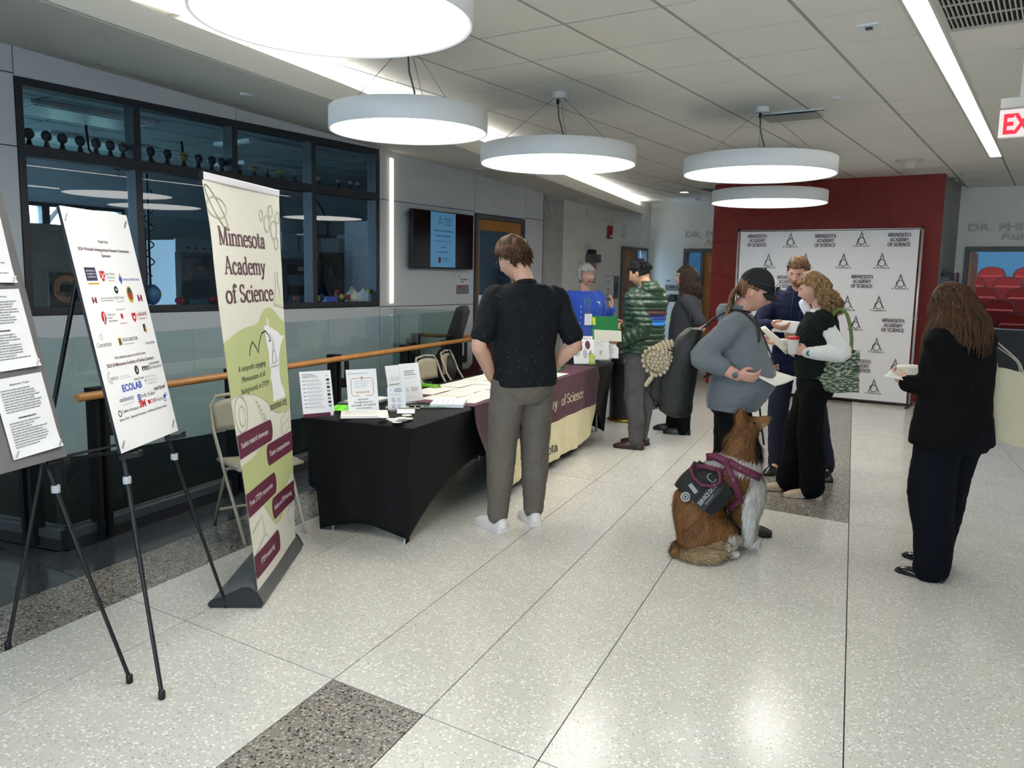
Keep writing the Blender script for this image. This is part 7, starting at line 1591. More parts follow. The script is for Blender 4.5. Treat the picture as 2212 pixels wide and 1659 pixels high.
# --- dog handler in grey hoodie and black cap
pos = G(1566, 1140); pos = Vector((pos.x, pos.y, 0)); v, l = views(pos); hd = (-l*.99-v*.06).normalized(); HANDLER_POS = pos
p = Person('woman in grey hoodie and black cap with a backpack, reading a sheet beside her dog', pos, dirang(hd), 1.645, skin('c4917e', 'pink'), fat=1.18, belly=.11, head_yaw=2, head_pitch=-22, shoulder=1.02, jaw=.7, head_sc=1.10, feet={-1: (-.09, -.06, .05), 1: (.09, .10, .05)}, lean=.03, hy=.02)
p.arm(1, near(1594, 812, pos, .30), Vector((0,0,-1))+l*.7-v*.45); p.arm(-1, near(1640, 800, pos, -.1), Vector((0,0,-1))+l*.5)
p.hand(1, -l*.95+Vector((0,0,-.1)), Vector((0,0,.5))+v*.8, Vector((0,0,1)), curl=(.6,.65,.7,.75), thumb=.6); p.hand(-1, -l, Vector((0,0,.3))-v, Vector((0,0,1)), curl=(.8,.8,.8,.8), thumb=.6)
p.body(arm_r=1.18); Hh = p.H
HOOD = mat('heather grey fleece', '62686c', .9, sheen=.15, var=.06, vscale=90, bump=.15, bscale=70)
def hood2(mb): loft(mb, [((0, -.02, .80*Hh), .09, .07), ((0, -.035, .825*Hh), .105, .088), ((0, -.035, .855*Hh), .098, .088), ((0, -.02, .875*Hh), .080, .078)], 24)
def rib(c, n): return wrinkle(.009, (9,9,8), 3)(c, n)+(-.004 if c[2] < .505*Hh and abs(c[0]) < .3 else 0)
p.top('hoodie', HOOD, 'push', r=(.048,.044,.041,.036), c=.022, hem=.475, disp=rib, seed=11, extra=hood2, smooth=5)
for s_ in (-1, 1): MB().tube([Vector((s_*.035, .11, .835*Hh)), Vector((s_*.04, p.front(.77*Hh, .026)+.004, .77*Hh)), Vector((s_*.04, p.front(.66*Hh, .026)+.006, .66*Hh))], .004, 6).build('drawstring', mat('cord dark', '3a3e42', .8), p.root, smooth=True)
p.pants('trousers', mat('black work trousers', '040405', .85, spec=.15, bump=.15, bscale=20), r=(.062,.052,.046,.042), top=.53, low=.035, amp=.010, seed=12, c=.002); p.shoes(mat('black trainer', '131315', .5), M_black, 'sneaker', .27, .048)
HBr = hair_mat('warm brown hair', '4a2f20', '8a6444'); lim = lambda q: (q.z > .045) if q.y > .02 else (q.z > .012 if q.y > -.035 else q.z > -.05)
scalp(p, .012, lim, HBr, noise=.004, seed=12)
Hm = p.HM; pt = []
rr = random.Random(4)
for k in range(120):
    a = rr.uniform(-.048,.048); b_ = rr.uniform(-.03,.03); p0 = Hm @ Vector((a*.6, -.10, .01+b_*.5)); pth = [Hm @ Vector((a*1.5, -.06, .05+b_)), p0+Vector((0,.006,0))]
    base = p0+Vector((0,-.03,-.02)); 
    for j in range(1, 9): t_ = j/8; pth.append(base+Vector((a*(1+2.6*t_)+.045*t_+.012*math.sin(k*2.1+t_*7)*t_, -.055*t_*(1-.35*t_)+rr.gauss(0,.003)-.0, -.30*t_+.02*math.sin(k+t_*5)*t_)))
    pt.append(pth)
locks(p, pt, .0085, HBr); p.brows(HBr)
cp = thing('baseball_cap', 'black baseball cap with sunglasses resting on the brim', 'cap', M=p.W.copy()); CAPM = mat('black cotton', '101013', .85)
b = MB(); n_ = 40
for i in range(13):
    t_ = math.pi/2*i/12
    for j in range(n_):
        a = 2*math.pi*j/n_; q = head_point(Vector((math.cos(a)*math.cos(t_), math.sin(a)*math.cos(t_), math.sin(t_))), nose=0); b.v.append(tuple(Hm @ Vector((q.x*1.13, q.y*1.10, .028+max(0,q.z)*1.02+.006))))
b.f = [(i*n_+j, i*n_+(j+1) % n_, (i+1)*n_+(j+1) % n_, (i+1)*n_+j) for i in range(12) for j in range(n_)]; b.mi = [0]*len(b.f); o = b.build('crown', CAPM, cp, smooth=True); o.modifiers.new('t', 'SOLIDIFY').thickness = .006
b = MB(); b.grid(lambda u, w: Hm @ Vector(((u-.5)*2*.078*(1-.22*w*w*(2*u-1)**2), .088*math.sqrt(max(0, 1-((u-.5)*1.7)**2))+.082*w*math.sqrt(max(0.05, 1-((u-.5)*1.75)**2)), .045-.028*w-.030*(2*u-1)**2)), 16, 8); o = b.build('brim', CAPM, cp, smooth=True); o.modifiers.new('t', 'SOLIDIFY').thickness = .004
MB().sphere(Hm @ Vector((0,0,.155)), .007, 8, 6).build('button', CAPM, cp); P = Print(); P.ell(mat('cap emblem', '5c5640', .6), 0, 0, .022, .016); P.build(cp, 'emblem', Matrix(Hm @ Matrix.Translation((0,.112,.085)) @ Matrix.Rotation(R(62), 4, 'X')))
sg = thing('sunglasses', 'black sunglasses perched on the cap brim', 'sunglasses', M=p.W.copy()); b = MB(); 
for s_ in (-1, 1): b.sphere((s_*.032,.118,.076), (.030,.012,.018), 14, 8, Hm); b.tube([Hm @ Vector((s_*.06,.11,.076)), Hm @ Vector((s_*.092,.05,.07)), Hm @ Vector((s_*.092,-.03,.06))], .003, 6)
b.build('lenses', mat('dark mirror lens', '0c1220', .08, coat=.5), sg, smooth=True)
watch('black round smartwatch on the handler wrist', p, 1, -v)
w_ = p.W @ p.arms[1][2]; pg = w_-l*.10+v*.0
paper('blank sheet held low by the handler', (near(1632,812,pos,.30), near(1660,797,pos,.12), near(1722,816,pos,.10), near(1674,834,pos,.34)), m=PCREAM, bend=.012)
hp_ = thing('headphones', 'thin black neckband headphones around the handler neck', 'headphones', M=p.W.copy()); MB().tube([p.nb+Vector((.085*math.cos(R(a)), .085*math.sin(R(a))-.005, .035-.02*math.sin(R(a)))) for a in range(-30, 211, 20)], .006, 8).build('band', M_black, hp_, smooth=True)
HAND = p
# --- backpack worn by the handler
bpm = mat('black nylon', '0a0a0c', .6); bpg = mat('olive grey canvas', '262622', .8, bump=.2, bscale=50)
bc = near(1462, 800, pos, .05); t = thing('backpack', 'black and grey backpack worn on the handler back with rolled knit mat', 'backpack', M=frame((bc.x, bc.y, 0), -v, hd))
b = MB(); loft(b, [((0,.02,.74),.12,.075), ((0,.0,.78),.165,.105), ((0,0,.95),.175,.115), ((0,.03,1.12),.165,.105), ((0,.07,1.24),.13,.075), ((0,.10,1.29),.08,.045)], 28); finish(remesh(b, .012, 3), 'main_compartment', [bpg, bpm], t, lambda c: 1 if (c[1] > .03 or c[2] > 1.22) else 0, wrinkle(.010, (9,9,8), 3))
b = MB(); loft(b, [((0,-.10,.82),.10,.04), ((0,-.115,.86),.13,.06), ((0,-.115,1.02),.13,.06), ((0,-.10,1.06),.10,.03)], 24); finish(remesh(b, .012, 3), 'front_pocket', bpg, t, None, wrinkle(.006))
Mr = t.matrix_world.inverted() @ HAND.W; Hh = HAND.H
for s_ in (-1, 1): strap([Mr @ Vector(q) for q in ((s_*.09,-.20,.78*Hh),(s_*.095,-.10,.835*Hh),(s_*.10,.0,.856*Hh),(s_*.105,.10,.825*Hh),(s_*.125,HAND.front(.77*Hh,.03)-.01,.77*Hh),(s_*.16,.13,.72*Hh),(s_*.205,.04,.69*Hh),(s_*.15,-.16,.60*Hh))], .014, .005).build('shoulder_strap', bpm, t, smooth=True)
for z_, w_ in ((1.16,.15),(1.02,.16)): MB().tube([(w_*math.cos(R(a)), -.012+(w_*.68)*math.sin(R(a)), z_) for a in range(180, 361, 15)], .004, 6).build('zip', mat('zip dark', '0c0c0e', .4), t, smooth=True)
for s_ in (-1, 1):
    MB().tube([(s_*.10,.09,1.20),(s_*.11,-.05,1.17),(s_*.115,-.13,1.05),(s_*.115,-.18,.92),(s_*.11,-.10,.79)], [(.012,.003)]*5, 8, side=(1,0,0)).build('compression_strap', bpm, t, smooth=True); BX('buckle', (s_*.115-.016, s_*.115+.016, -.152, -.128, 1.03, 1.07), M_black, t, bevel=.004)
BX('mesh_pocket', (-.11, .11, -.165, -.10, .78, .98), mat('mesh pocket', '3c3c38', .8), t, bevel=.025)
MB().tube([(-.03,.08,1.33),(-.03,.07,1.38),(.03,.07,1.38),(.03,.08,1.33)], .007, 8).build('grab_handle', bpm, t, smooth=True)
# rolled knit mat with bobbles
kc = near(1427, 775, pos, .12); t = thing('knit_mat_roll', 'rolled cream chunky knit mat strapped to the backpack', 'mat', kc); KN = mat('cream chunky yarn', 'b3a488', .9, bump=.3, bscale=60)
ax = (v*.90+hd*.42+Vector((0,0,.22))).normalized(); sx_ = ax.cross(Vector((0,0,1))).normalized(); uy = sx_.cross(ax); rr = random.Random(2)
MB().tube([ax*-.06, ax*-.055, ax*.12], [.055,.075,.075], 20, side=sx_).build('roll_core', KN, t, smooth=True)
b = MB()
for i in range(10):
    for j in range(16): a = 2*math.pi*(j+.5*(i % 2))/16; r = .082+.004*(i == 0); c = ax*(-.065+i*.020)+(sx_*math.cos(a)+uy*math.sin(a))*r; b.sphere(c, .0135, 8, 6)
for rad, n__ in ((.0,1),(.024,6),(.048,12)):
    for j in range(n__): a = 2*math.pi*j/n__; b.sphere(ax*-.066+(sx_*math.cos(a)+uy*math.sin(a))*rad, .0135, 8, 6)
b.build('bobbles', KN, t, smooth=True, kind='stuff')
b = MB()
for j in range(7):
    for i in range(3): b.sphere(ax*(-.06+.0*j)+(sx_*(-.02-.015*i)+uy*(-.085-.016*i))+sx_*.02*j*.0-ax*.014*j*.5+Vector((0,0,-.004*j)), .0135, 8, 6)
b.build('loose_flap', KN, t, smooth=True, kind='stuff')
yb = near(1453, 786, pos, .16); o = MB().sphere((0,0,0), (.038,.038,.034), 18, 12).build('tennis_ball', mat('yellow ball', 'c8b418', .7), loc=yb, smooth=True); tag(o, 'yellow ball hanging from the backpack', 'ball')
cbp = near(1459, 812, pos, .17); t = thing('carabiner', 'carabiner clips with black strap under the yellow ball', 'carabiner', cbp); b = MB()
for k in (0, 1): MB().tube([Vector((0,0,0))-l*.012*k*2+(-l*.014*math.cos(R(a))+Vector((0,0,1))*.036*math.sin(R(a))) for a in range(0, 361, 24)], .0035, 8, caps=False).build('clip', M_steel if k else mat('gold clip', 'b0923c', .3, metal=.7), t, smooth=True)
MB().tube([Vector((0,0,.03)), Vector((0,0,.07))], .006, 8).build('strap', M_black, t)
ck = near(1458, 858, pos, .18); t = thing('key_pouch', 'small dark pouch with steel clicker hanging below the clips', 'pouch', M=frame(ck, -l, Vector((0,0,1)))); BX('pouch', (-.042, .042, -.055, .05, -.02, .02), mat('brown pouch', '2e2824', .6), t, bevel=.012); MB().lathe([(.001,.024),(.016,.024),(.02,.02),(.02,.014)], 18, caps=False).build('clicker', M_steel, t, smooth=True); MB().tube([(0,.05,0),(0,.10,0)], .004, 6).build('cord', M_black, t)
for k in range(3): MB().sphere((-.02+.02*k,.055,.01), .012, 8, 6).build('bead', mat('dark bead', '3c3c40', .4), t, smooth=True)
# --- man in navy hoodie
f1, f2 = G(1692, 1012), G(1800, 1032); pos = near(1715, 1018, Vector((-1.74, 6.95, 0))); pos = Vector((-1.80, 6.96, 0)); v, l = views(pos); hd = (-v*.98+l*.12).normalized()
p = Person('bearded man in navy hoodie facing the camera and reading', pos, dirang(hd), 1.80, skin('cc9a86', 'fair three'), head_yaw=-6, head_pitch=-22, head_roll=-3, shoulder=1.06, feet={-1: (-.30, .04, .15), 1: (.10, .05, -.2)}, hy=.015)
p.arm(1, near(1664, 705, pos, .33), Vector((0,0,-1))+l*.7); p.arm(-1, near(1735, 730, pos, .30), Vector((0,0,-1))-l*.7)
p.hand(1, -l*.85-v*.3+Vector((0,0,-.1)), v*.5+Vector((0,0,.7)), Vector((0,0,1))-v*.2, curl=(.45,.55,.65,.7), thumb=.6); p.hand(-1, l*.6-v*.3, v*.5+Vector((0,0,.5)), Vector((0,0,1)), curl=(.6,.6,.6,.6), thumb=.5)
p.body(); Hh = p.H
NV = mat('navy fleece', '0f1730', .9, spec=.2, bump=.1, bscale=60); 
def hood3(mb): loft(mb, [((0, -.02, .80*Hh), .11, .07), ((0, -.03, .825*Hh), .118, .085), ((0, -.04, .852*Hh), .105, .078), ((0, -.045, .87*Hh), .080, .06)], 24)
p.top('hoodie', NV, 'long', r=(.042,.040,.035,.027), c=.020, hem=.475, amp=.009, seed=14, extra=hood3); p.pants('trousers', mat('navy trousers', '0a0f28', .85), r=(.058,.047,.040,.035), top=.55, low=.045, seed=15); p.shoes(mat('black leather', '121214', .3), M_black, 'dress', .29, .05)
for s_ in (-1, 1): MB().tube([Vector((s_*.03, .105, .835*Hh)), Vector((s_*.035, p.front(.78*Hh, .024)+.004, .78*Hh)), Vector((s_*.035, p.front(.71*Hh, .024)+.004, .71*Hh))], .003, 6).build('drawstring', mat('navy cord', '2a3560', .8), p.root, smooth=True)
HS = hair_mat('sandy hair', '4c3524', '7d5f42'); lim = lambda q: (q.z > .060) if q.y > .045 else (q.z > .02 if abs(q.x) > .05 and q.y > -.02 else q.z > -.04)
scalp(p, lambda q: .005+.016*max(0, q.z/.117), lim, HS, noise=.007, seed=15); short_locks(p, 300, lim, lambda q: (.5, .3, .6), .028, .004, HS, .6, 16, .012); p.brows(HS)
lim2 = lambda q: q.y > .0 and -.115 < q.z < -.036 and not (abs(q.x) < .026 and -.072 < q.z < -.044) and (q.z < -.060 or abs(q.x) > .05 or (abs(q.x) < .03 and -.046 < q.z < -.038))
scalp(p, .0035, lim2, hair_mat('ginger beard', '7a5238', 'a07650'), 'beard', noise=.002, nsc=90, seed=3)
t = thing('wristwatch_band', 'dark band on the wrist of the man in navy', 'watch', M=p.W.copy()); S, E, Wr = p.arms[1]; d_ = (Wr-E).normalized(); MB().tube([Wr-d_*.02, Wr-d_*.002], .0335, 16).build('band', M_black, t, smooth=True)
paper('white sheet held up in front of the man in navy', (near(1667,716,pos,.38), near(1729,722,pos,.40), near(1728,695,pos,.34), near(1669,691,pos,.34)), m=PAPER, bend=.006)
# --- curly-haired woman
pos = G(1742, 1070); pos = Vector((pos.x, pos.y, 0)); v, l = views(pos); hd = (l*.985-v*.10).normalized()
p = Person('curly-haired woman in white blouse and dark green vest holding a cup', pos, dirang(hd), 1.655, skin('cfa08c', 'fair four'), head_yaw=4, head_pitch=-16, shoulder=.95, fat=1.0, feet={-1: (-.075, -.02, .05), 1: (.085, .13, .0)}, jaw=1.1)
p.arm(-1, near(1742, 762, pos, .20), Vector((0,0,-1))-l*.6-v*.2); p.arm(1, near(1690, 742, pos, -.03), Vector((0,0,-1))-l*.3+v*.3)
p.hand(-1, l*.95+Vector((0,0,.25)), v, Vector((0,0,1)), curl=(.65,.65,.7,.7), thumb=.5, sc=.92); p.hand(1, l*.9+Vector((0,0,.1)), Vector((0,0,.8))-v*.4, -v*.5+Vector((0,0,.5)), curl=(.4,.45,.5,.6), thumb=.5, sc=.92)
p.body(); Hh = p.H
BL = mat('white blouse', 'd8d5cf', .8, bump=.1, bscale=40); p.top('blouse', BL, 'long', r=(.029,.036,.034,.023), c=.002, hem=.55, amp=.006, seed=17)
VG = mat('dark green knit', '141c16', .95, spec=.2, bump=.5, bscale=110); 
def vdisp(c, n): return .004*math.sin(c[2]*150)*math.sin(math.atan2(c[1], c[0])*18)+wrinkle(.006)(c, n)
def cap_sl(mb):
    for k in (-1, 1): S, E, W = p.arms[k]; limb(mb, [Vector((S.x*.6,S.y,S.z-.01)), S+Vector((0,0,.004)), S+(E-S)*.16], [.042*Hh,.044*Hh,.044*Hh], 16, 4)
p.top('knit_vest', VG, 'none', c=.026, hem=.535, disp=vdisp, extra=cap_sl, topz=.822, smooth=3, rings=[(.535,.075,.060,0),(.555,.088,.068,0),(.60,.094,.072,0),(.65,.092,.070,.002),(.71,.096,.074,.006),(.76,.098,.068,.002),(.795,.094,.054,-.004),(.815,.080,.045,-.006),(.828,.058,.042,-.006)])
MB().tube([p.nb+Vector((.060*math.cos(R(a)), .058*math.sin(R(a)), .004-.012*math.sin(R(a)))) for a in range(0, 361, 20)], [(.016,.006)]*19, 8, caps=False, side=(0,0,1)).build('blouse_collar', BL, p.root, smooth=True)
p.pants('trousers', mat('black wide trousers', '050506', .85, spec=.15), r=(.060,.057,.056,.056), top=.60, low=.050, amp=.010, seed=18, hipr=[(.455,.070,.066,-.006),(.49,.096,.076,-.008),(.53,.096,.075,-.006),(.57,.088,.066,0),(.61,.074,.056,0)])
p.shoes(mat('beige suede', 'b09c86', .8), mat('cream sole', 'bdae98', .6), 'loafer', .265, .046)
HC = hair_mat('honey curls', '5c4028', 'a8865c'); lim = lambda q: (q.z > .055) if q.y > .045 else (q.z > .03 if q.y > .01 else q.z > -.06)
scalp(p, lambda q: .020+.010*max(0, q.z/.117), lim, HC, noise=.012, nsc=45, seed=20); long_locks(p, 230, lambda q: q.y < .012, .20, .0058, HC, curl=.013, cfreq=34, flare=1.9, seed=21, wave=.008, back=.05); p.brows(HC)
watch('black square smartwatch on the curly-haired woman wrist', p, -1, -v)
wr_ = p.W @ p.arms[-1][2]; cu = wr_+l*.085*1.0+v*.035; cu = near(1713, 748, pos, .155); t = thing('coffee_cup', 'white paper cup with red lid in the curly-haired woman hand', 'cup', cu-Vector((0,0,.055)))
MB().lathe([(.030,0),(.031,.002),(.040,.105),(.0405,.108)], 28).build('cup', mat('paper cup', 'd9d6d2', .6), t, smooth=True, sharp=40); MB().lathe([(.043,.104),(.0435,.112),(.040,.116),(.039,.124),(.034,.127),(.001,.127)], 28).build('lid', mat('red lid', 'b4241c', .4), t, smooth=True, sharp=30)
paper('white sheet tilted in the hands of the curly-haired woman', (near(1698,766,pos,.10), near(1640,708,pos,.16), near(1652,704,pos,.02), near(1712,752,pos,-.05)), m=PCREAM, bend=.004)
rp_ = near(1744, 672, pos, -.10); t = thing('rolled_paper', 'white rolled paper upright beside the curly-haired woman chin', 'paper', rp_); dr = (Vector((0,0,1))*.9+l*.45).normalized(); MB().tube([dr*-.09, dr*.06, dr*.085, dr*.095], [.030,.036,.030,.012], 18).build('roll', PAPER, t, smooth=True); MB().tube([dr*-.30-l*.05, dr*-.09], [.028,.030], 14).build('tail', PAPER, t, smooth=True)
# patterned tote
tb = near(1806, 800, pos, .20); t = thing('patterned_tote', 'green and white patterned tote bag with olive straps on her shoulder', 'tote bag', M=frame((tb.x, tb.y, tb.z), -l, Vector((0,0,1))))
m = mat('tote pattern', '4a5648', .9, bump=.3, bscale=60); nt = m.node_tree; tc = nt.nodes.new('ShaderNodeTexCoord'); mp = nt.nodes.new('ShaderNodeMapping'); mp.inputs['Scale'].default_value = (30, 90, 30); nt.links.new(tc.outputs['Object'], mp.inputs['Vector']); nz = nt.nodes.new('ShaderNodeTexNoise'); nz.inputs['Scale'].default_value = 1.2; nz.inputs['Detail'].default_value = 3; nt.links.new(mp.outputs['Vector'], nz.inputs['Vector'])
rp = nt.nodes.new('ShaderNodeValToRGB'); e = rp.color_ramp.elements; e[0].position = .38; e[0].color = (*lin('2a3530'), 1); e[1].position = .66; e[1].color = (*lin('c2c2a6'), 1); q = e.new(.5); q.color = (*lin('566450'), 1); nt.links.new(nz.outputs['Fac'], rp.inputs['Fac']); nt.links.new(rp.outputs['Color'], nt.nodes['Principled BSDF'].inputs['Base Color'])
def totef(sgn):
    return lambda u, w: ((u-.5)*(.31+.02*w*0)+.012*(.5-w), -.155+.30*w+.006*math.sin(u*9), sgn*(.006+.028*math.sin(math.pi*u)**.6*(1-.75*w)*(1 if w > 0 else .2)))
MB().grid(totef(1), 16, 14).grid(totef(-1), 16, 14).build('bag', m, t, smooth=True)
for s_ in (-1, 1): strap([(-.085,.14,s_*.014),(-.082,.24,s_*.012),(-.05,.385,-.02+s_*.012),(.0,.435,-.045+s_*.012),(.05,.39,-.03+s_*.012),(.085,.25,s_*.012),(.09,.14,s_*.014)]).build('strap', mat('olive strap', '5f7038', .8), t, smooth=True)
# --- woman at right seen from behind
pos = Vector((-.435, 4.95, 0)); v, l = views(pos); hd = (l*.80+v*.60).normalized()
p = Person('woman seen from behind with long brown hair, black jacket and white tote', pos, dirang(hd), 1.60, skin('c99d8a', 'fair five'), head_yaw=6, head_pitch=-24, fat=1.14, hips=1.05, feet={-1: (-.10, -.02, .35), 1: (.12, .14, .1)})
p.arm(-1, near(1962, 828, pos, -.02), Vector((0,0,-1))-l*.6); p.arm(1, near(2010, 815, pos, -.42), Vector((0,0,-1))-l*.4+v*.2)
p.hand(-1, l*.75+v*.4+Vector((0,0,.25)), Vector((0,0,.6))-l*.2+v*.6, Vector((0,0,1)), curl=(.7,.7,.75,.8), thumb=.5, sc=.95); p.hand(1, l, -v, Vector((0,0,1)), curl=(.6,.6,.6,.6))
p.body(); Hh = p.H
JK = mat('black jacket', '050506', .9, spec=.15, bump=.1, bscale=50); p.top('jacket', JK, 'long', r=(.046,.043,.037,.030), c=.020, hem=.46, amp=.008, seed=22, rings=[(.46,.118,.086,-.004),(.50,.114,.084,-.004),(.56,.106,.078,0),(.62,.100,.072,0),(.68,.102,.072,0),(.73,.106,.072,0),(.775,.108,.065,-.003),(.805,.103,.053,-.006),(.826,.082,.044,-.008),(.84,.055,.042,-.008)])
p.pants('trousers', mat('dark denim', '070912', .9, spec=.15, bump=.15, bscale=40), r=(.070,.066,.062,.060), top=.54, low=.045, amp=.008, seed=23, crotch=.45, hipr=[(.44,.080,.075,-.010),(.48,.108,.085,-.012),(.52,.106,.082,-.008),(.55,.094,.07,0)]); p.shoes(mat('patent black', '0c0c0e', .12, coat=.6), M_black, 'flat', .25, .042)
HL = hair_mat('long brown hair', '24150d', '54361f', .35); lim = lambda q: (q.z > .05) if q.y > .04 else q.z > -.06
scalp(p, lambda q: .018+.006*max(0, q.z/.117), lim, HL, noise=.003, nsc=20, seed=23); long_locks(p, 330, lambda q: q.y < .06 or abs(q.x) > .03, .33, .0085, HL, curl=0, flare=2.4, seed=24, wave=.003, back=.05, steps=14); 
paper('cream printed certificate held by the woman at right', (near(1908,812,pos,.02), near(1985,830,pos,-.02), near(1992,790,pos,-.30), near(1938,788,pos,-.26)), m=PCREAM, lines=5, bend=.006)
tb = near(2188, 868, pos, -.02); t = thing('canvas_tote', 'plain cream canvas tote bag hanging from her right shoulder', 'tote bag', M=frame((tb.x, tb.y, tb.z), (-l*.95+v*.3), Vector((0,0,1))))
def tot2(sgn): return lambda u, w: ((u-.5)*(.33-.04*w)+.02*(1-w), -.20+.37*w-.03*math.sin(math.pi*u)*(1-w)+.012*math.sin(u*7), sgn*(.006+.05*math.sin(math.pi*u)**.6*(1-.7*w)))
MB().grid(tot2(1), 18, 16).grid(tot2(-1), 18, 16).build('bag', mat('cream canvas', 'b9ad92', .9, bump=.15, bscale=80), t, smooth=True)
sp_ = t.matrix_world.inverted() @ (p.W @ (p.sh[1]+Vector((-.02, 0, .052))))
for s_ in (-1, 1): o2 = Vector((.012*s_, 0, .012*s_)); strap([Vector((-.11,.15,s_*.02)), Vector((-.11,.20,s_*.015)), sp_*.75+Vector((-.03,.04,0))+o2, sp_+Vector((0,.006,0))+o2, sp_*.75+Vector((.04,.03,-.02))+o2, Vector((.0,.22,s_*.015)), Vector((.03,.15,s_*.02))]).build('strap', mat('cream strap', 'c9bfa8', .9), t, smooth=True)
# ================================================================ the service dog, sitting
from mathutils.bvhtree import BVHTree
dpos = G(1555, 1192); dpos = Vector((dpos.x, dpos.y, 0)); dv, dl = views(dpos); df = (-dl*.88+dv*.47).normalized(); dn_ = dv*.88+dl*.47   # df: the way it faces; dn_: away side
DOG = thing('dog', 'sable and white collie-type dog sitting in a black service vest', 'dog', dpos)
def D(px, py, tw=0.0): return near(px, py, dpos, tw)-dpos
mb = MB()
hip, lob, mid_, sho, ruf, nck, skl = D(1515,1128,.0), D(1508,1080,.02), D(1540,1045,.0), D(1578,1025,-.02), D(1602,990,-.03), D(1604,952,-.03), D(1613,924,-.03)
limb(mb, [hip+Vector((0,0,-.04)), hip, lob, mid_, sho, ruf, nck], [.12,.150,.132,.125,.128,.112,.082], 24, 5)
limb(mb, [sho, D(1612,1055,-.05), D(1612,1100,-.05)], [.12,.112,.085], 20, 4)
limb(mb, [hip, D(1512,1160,.06), D(1530,1172,.10)], [.13,.125,.09], 18, 4)
for s_, tw in ((1, .13), (-1, -.15)):
    limb(mb, [D(1522,1140,tw*.7), D(1560,1150,tw*.9), D(1572,1165,tw)], [.105,.080,.055], 16, 4); limb(mb, [D(1568,1165,tw), D(1552,1188,tw), D(1562,1197,tw*1.05), D(1590,1197,tw*1.05)], [.05,.036,.026,.024], 14, 4)
    limb(mb, [D(1612,1060,tw*.5-.06), D(1618,1105,tw*.5-.06), D(1620,1140,tw*.55-.06), D(1622,1166,tw*.55-.08), D(1636,1168,tw*.55-.08)], [.075,.052,.036,.028,.026], 14, 4)
limb(mb, [nck, skl], [.086,.072], 18, 3); mb.sphere(skl, (.072,.072,.066), 18, 12)
muz = [D(1622,922,-.03), D(1638,914,-.035), D(1655,908,-.04)]; limb(mb, muz, [.056,.040,.029], 16, 4); limb(mb, [D(1620,934,-.03), D(1636,925,-.035), D(1650,916,-.04)], [.036,.022,.012], 12, 3)
for s_, tw in ((1, .035), (-1, -.085)):
    a, b_ = D(1606,908,tw), D(1598 if s_ > 0 else 1572,903,tw*1.1); c_ = D(1612,918,tw*1.25) if s_ > 0 else D(1566,903,tw*1.1)
    limb(mb, [a+Vector((0,0,-.01)), a+Vector((0,0,.028))-df*.012, a+Vector((0,0,.052))-df*.022, a+Vector((0,0,.050))+df*.004], [.030,.026,.016,.007], 12, 3)
tail = [D(1478,1175,.02), D(1466,1192,.06), D(1478,1206,.14), D(1508,1208,.20), D(1535,1204,.22), D(1552,1198,.22)]
limb(mb, tail, [.045,.040,.045,.055,.045,.018], 16, 4)
mb.v = [(x, y, max(.004, z)) for x, y, z in [tuple(q) for q in mb.v]]
dm = remesh(mb, .009, 5, .5)
TAN, TAN2, WHT, DRK, CRM = [np.array(lin(c)) for c in ('7d5530', '4a321e', 'cfc9c2', '2a1c14', '9a8262')]
front = D(1640,1040,-.05); head_c = skl
def dog_col(c, rng=0.0):
    c = Vector(c); q = c-ruf; t = c.z
    nz = mnoise.noise((c.x*9, c.y*9, c.z*9)); n2 = mnoise.noise((c.x*30+5, c.y*30, c.z*14))
    fwd_d = (c-sho).dot(df)
    col = TAN*(1+.22*n2) if nz > -.12 else TAN*.6+TAN2*.4
    if (c-head_c).length > .085:
        if t > ruf.z-.055+.25*(c-ruf).dot(df)*-.6 and t < ruf.z+.025+.2*(c-ruf).dot(df)*-1+.02*nz and (c-ruf).length < .2: col = WHT
        if fwd_d > .055+.02*nz and t < ruf.z+.02 and t > .05: col = WHT
        if (c-ruf).dot(df) > .03 and ruf.z+.02 < t < nck.z+.02: col = DRK
    if t < .16 and (c-D(1612,1120,-.06)).dot(df) > -.05: col = WHT
    if t < .17 and (c-D(1566,1165,.1)).dot(df) > -.02: col = WHT
    dt = min((c-q_).length for q_ in tail[1:])
    if dt < .075 and t < .13: col = CRM if (c-tail[5]).length < .22 else TAN*.7+CRM*.3
    dh = (c-muz[2]).length
    if dh < .06: col = TAN*.85+CRM*.15 if t > muz[2].z-.012 else CRM
    return np.clip(col*(1+rng), 0, 1)
def colour_attr(me, cols):
    a = me.color_attributes.new('fur_colour', 'FLOAT_COLOR', 'POINT'); a.data.foreach_set('color', np.concatenate([cols, np.ones((len(cols),1))], 1).ravel())
FM = bpy.data.materials.new('dog fur'); FM.use_nodes = True; MATS['dog fur'] = FM; nt = FM.node_tree; at_ = nt.nodes.new('ShaderNodeAttribute'); at_.attribute_name = 'fur_colour'; bs = nt.nodes['Principled BSDF']; nt.links.new(at_.outputs['Color'], bs.inputs['Base Color']); bs.inputs['Roughness'].default_value = .65; bs.inputs['Specular IOR Level'].default_value = .25
n = len(dm.vertices); co = np.empty(n*3); dm.vertices.foreach_get('co', co); co = co.reshape(-1,3)
colour_attr(dm, np.array([dog_col(c) for c in co])); dm.polygons.foreach_set('use_smooth', [True]*len(dm.polygons)); dm.materials.clear(); dm.materials.append(FM)
dob = bpy.data.objects.new('body', dm); COL.objects.link(dob); dob.parent = DOG
bvh = BVHTree.FromPolygons([tuple(c) for c in co], [tuple(p.vertices) for p in dm.polygons])
ax0, ax1 = D(1498,1112,.0), D(1590,1012,-.02); axd = (ax1-ax0); axL = axd.length; axd.normalize(); backd = (Vector((0,0,1))-df*.9); backd = (backd-axd*backd.dot(axd)).normalized(); sided = axd.cross(backd).normalized()
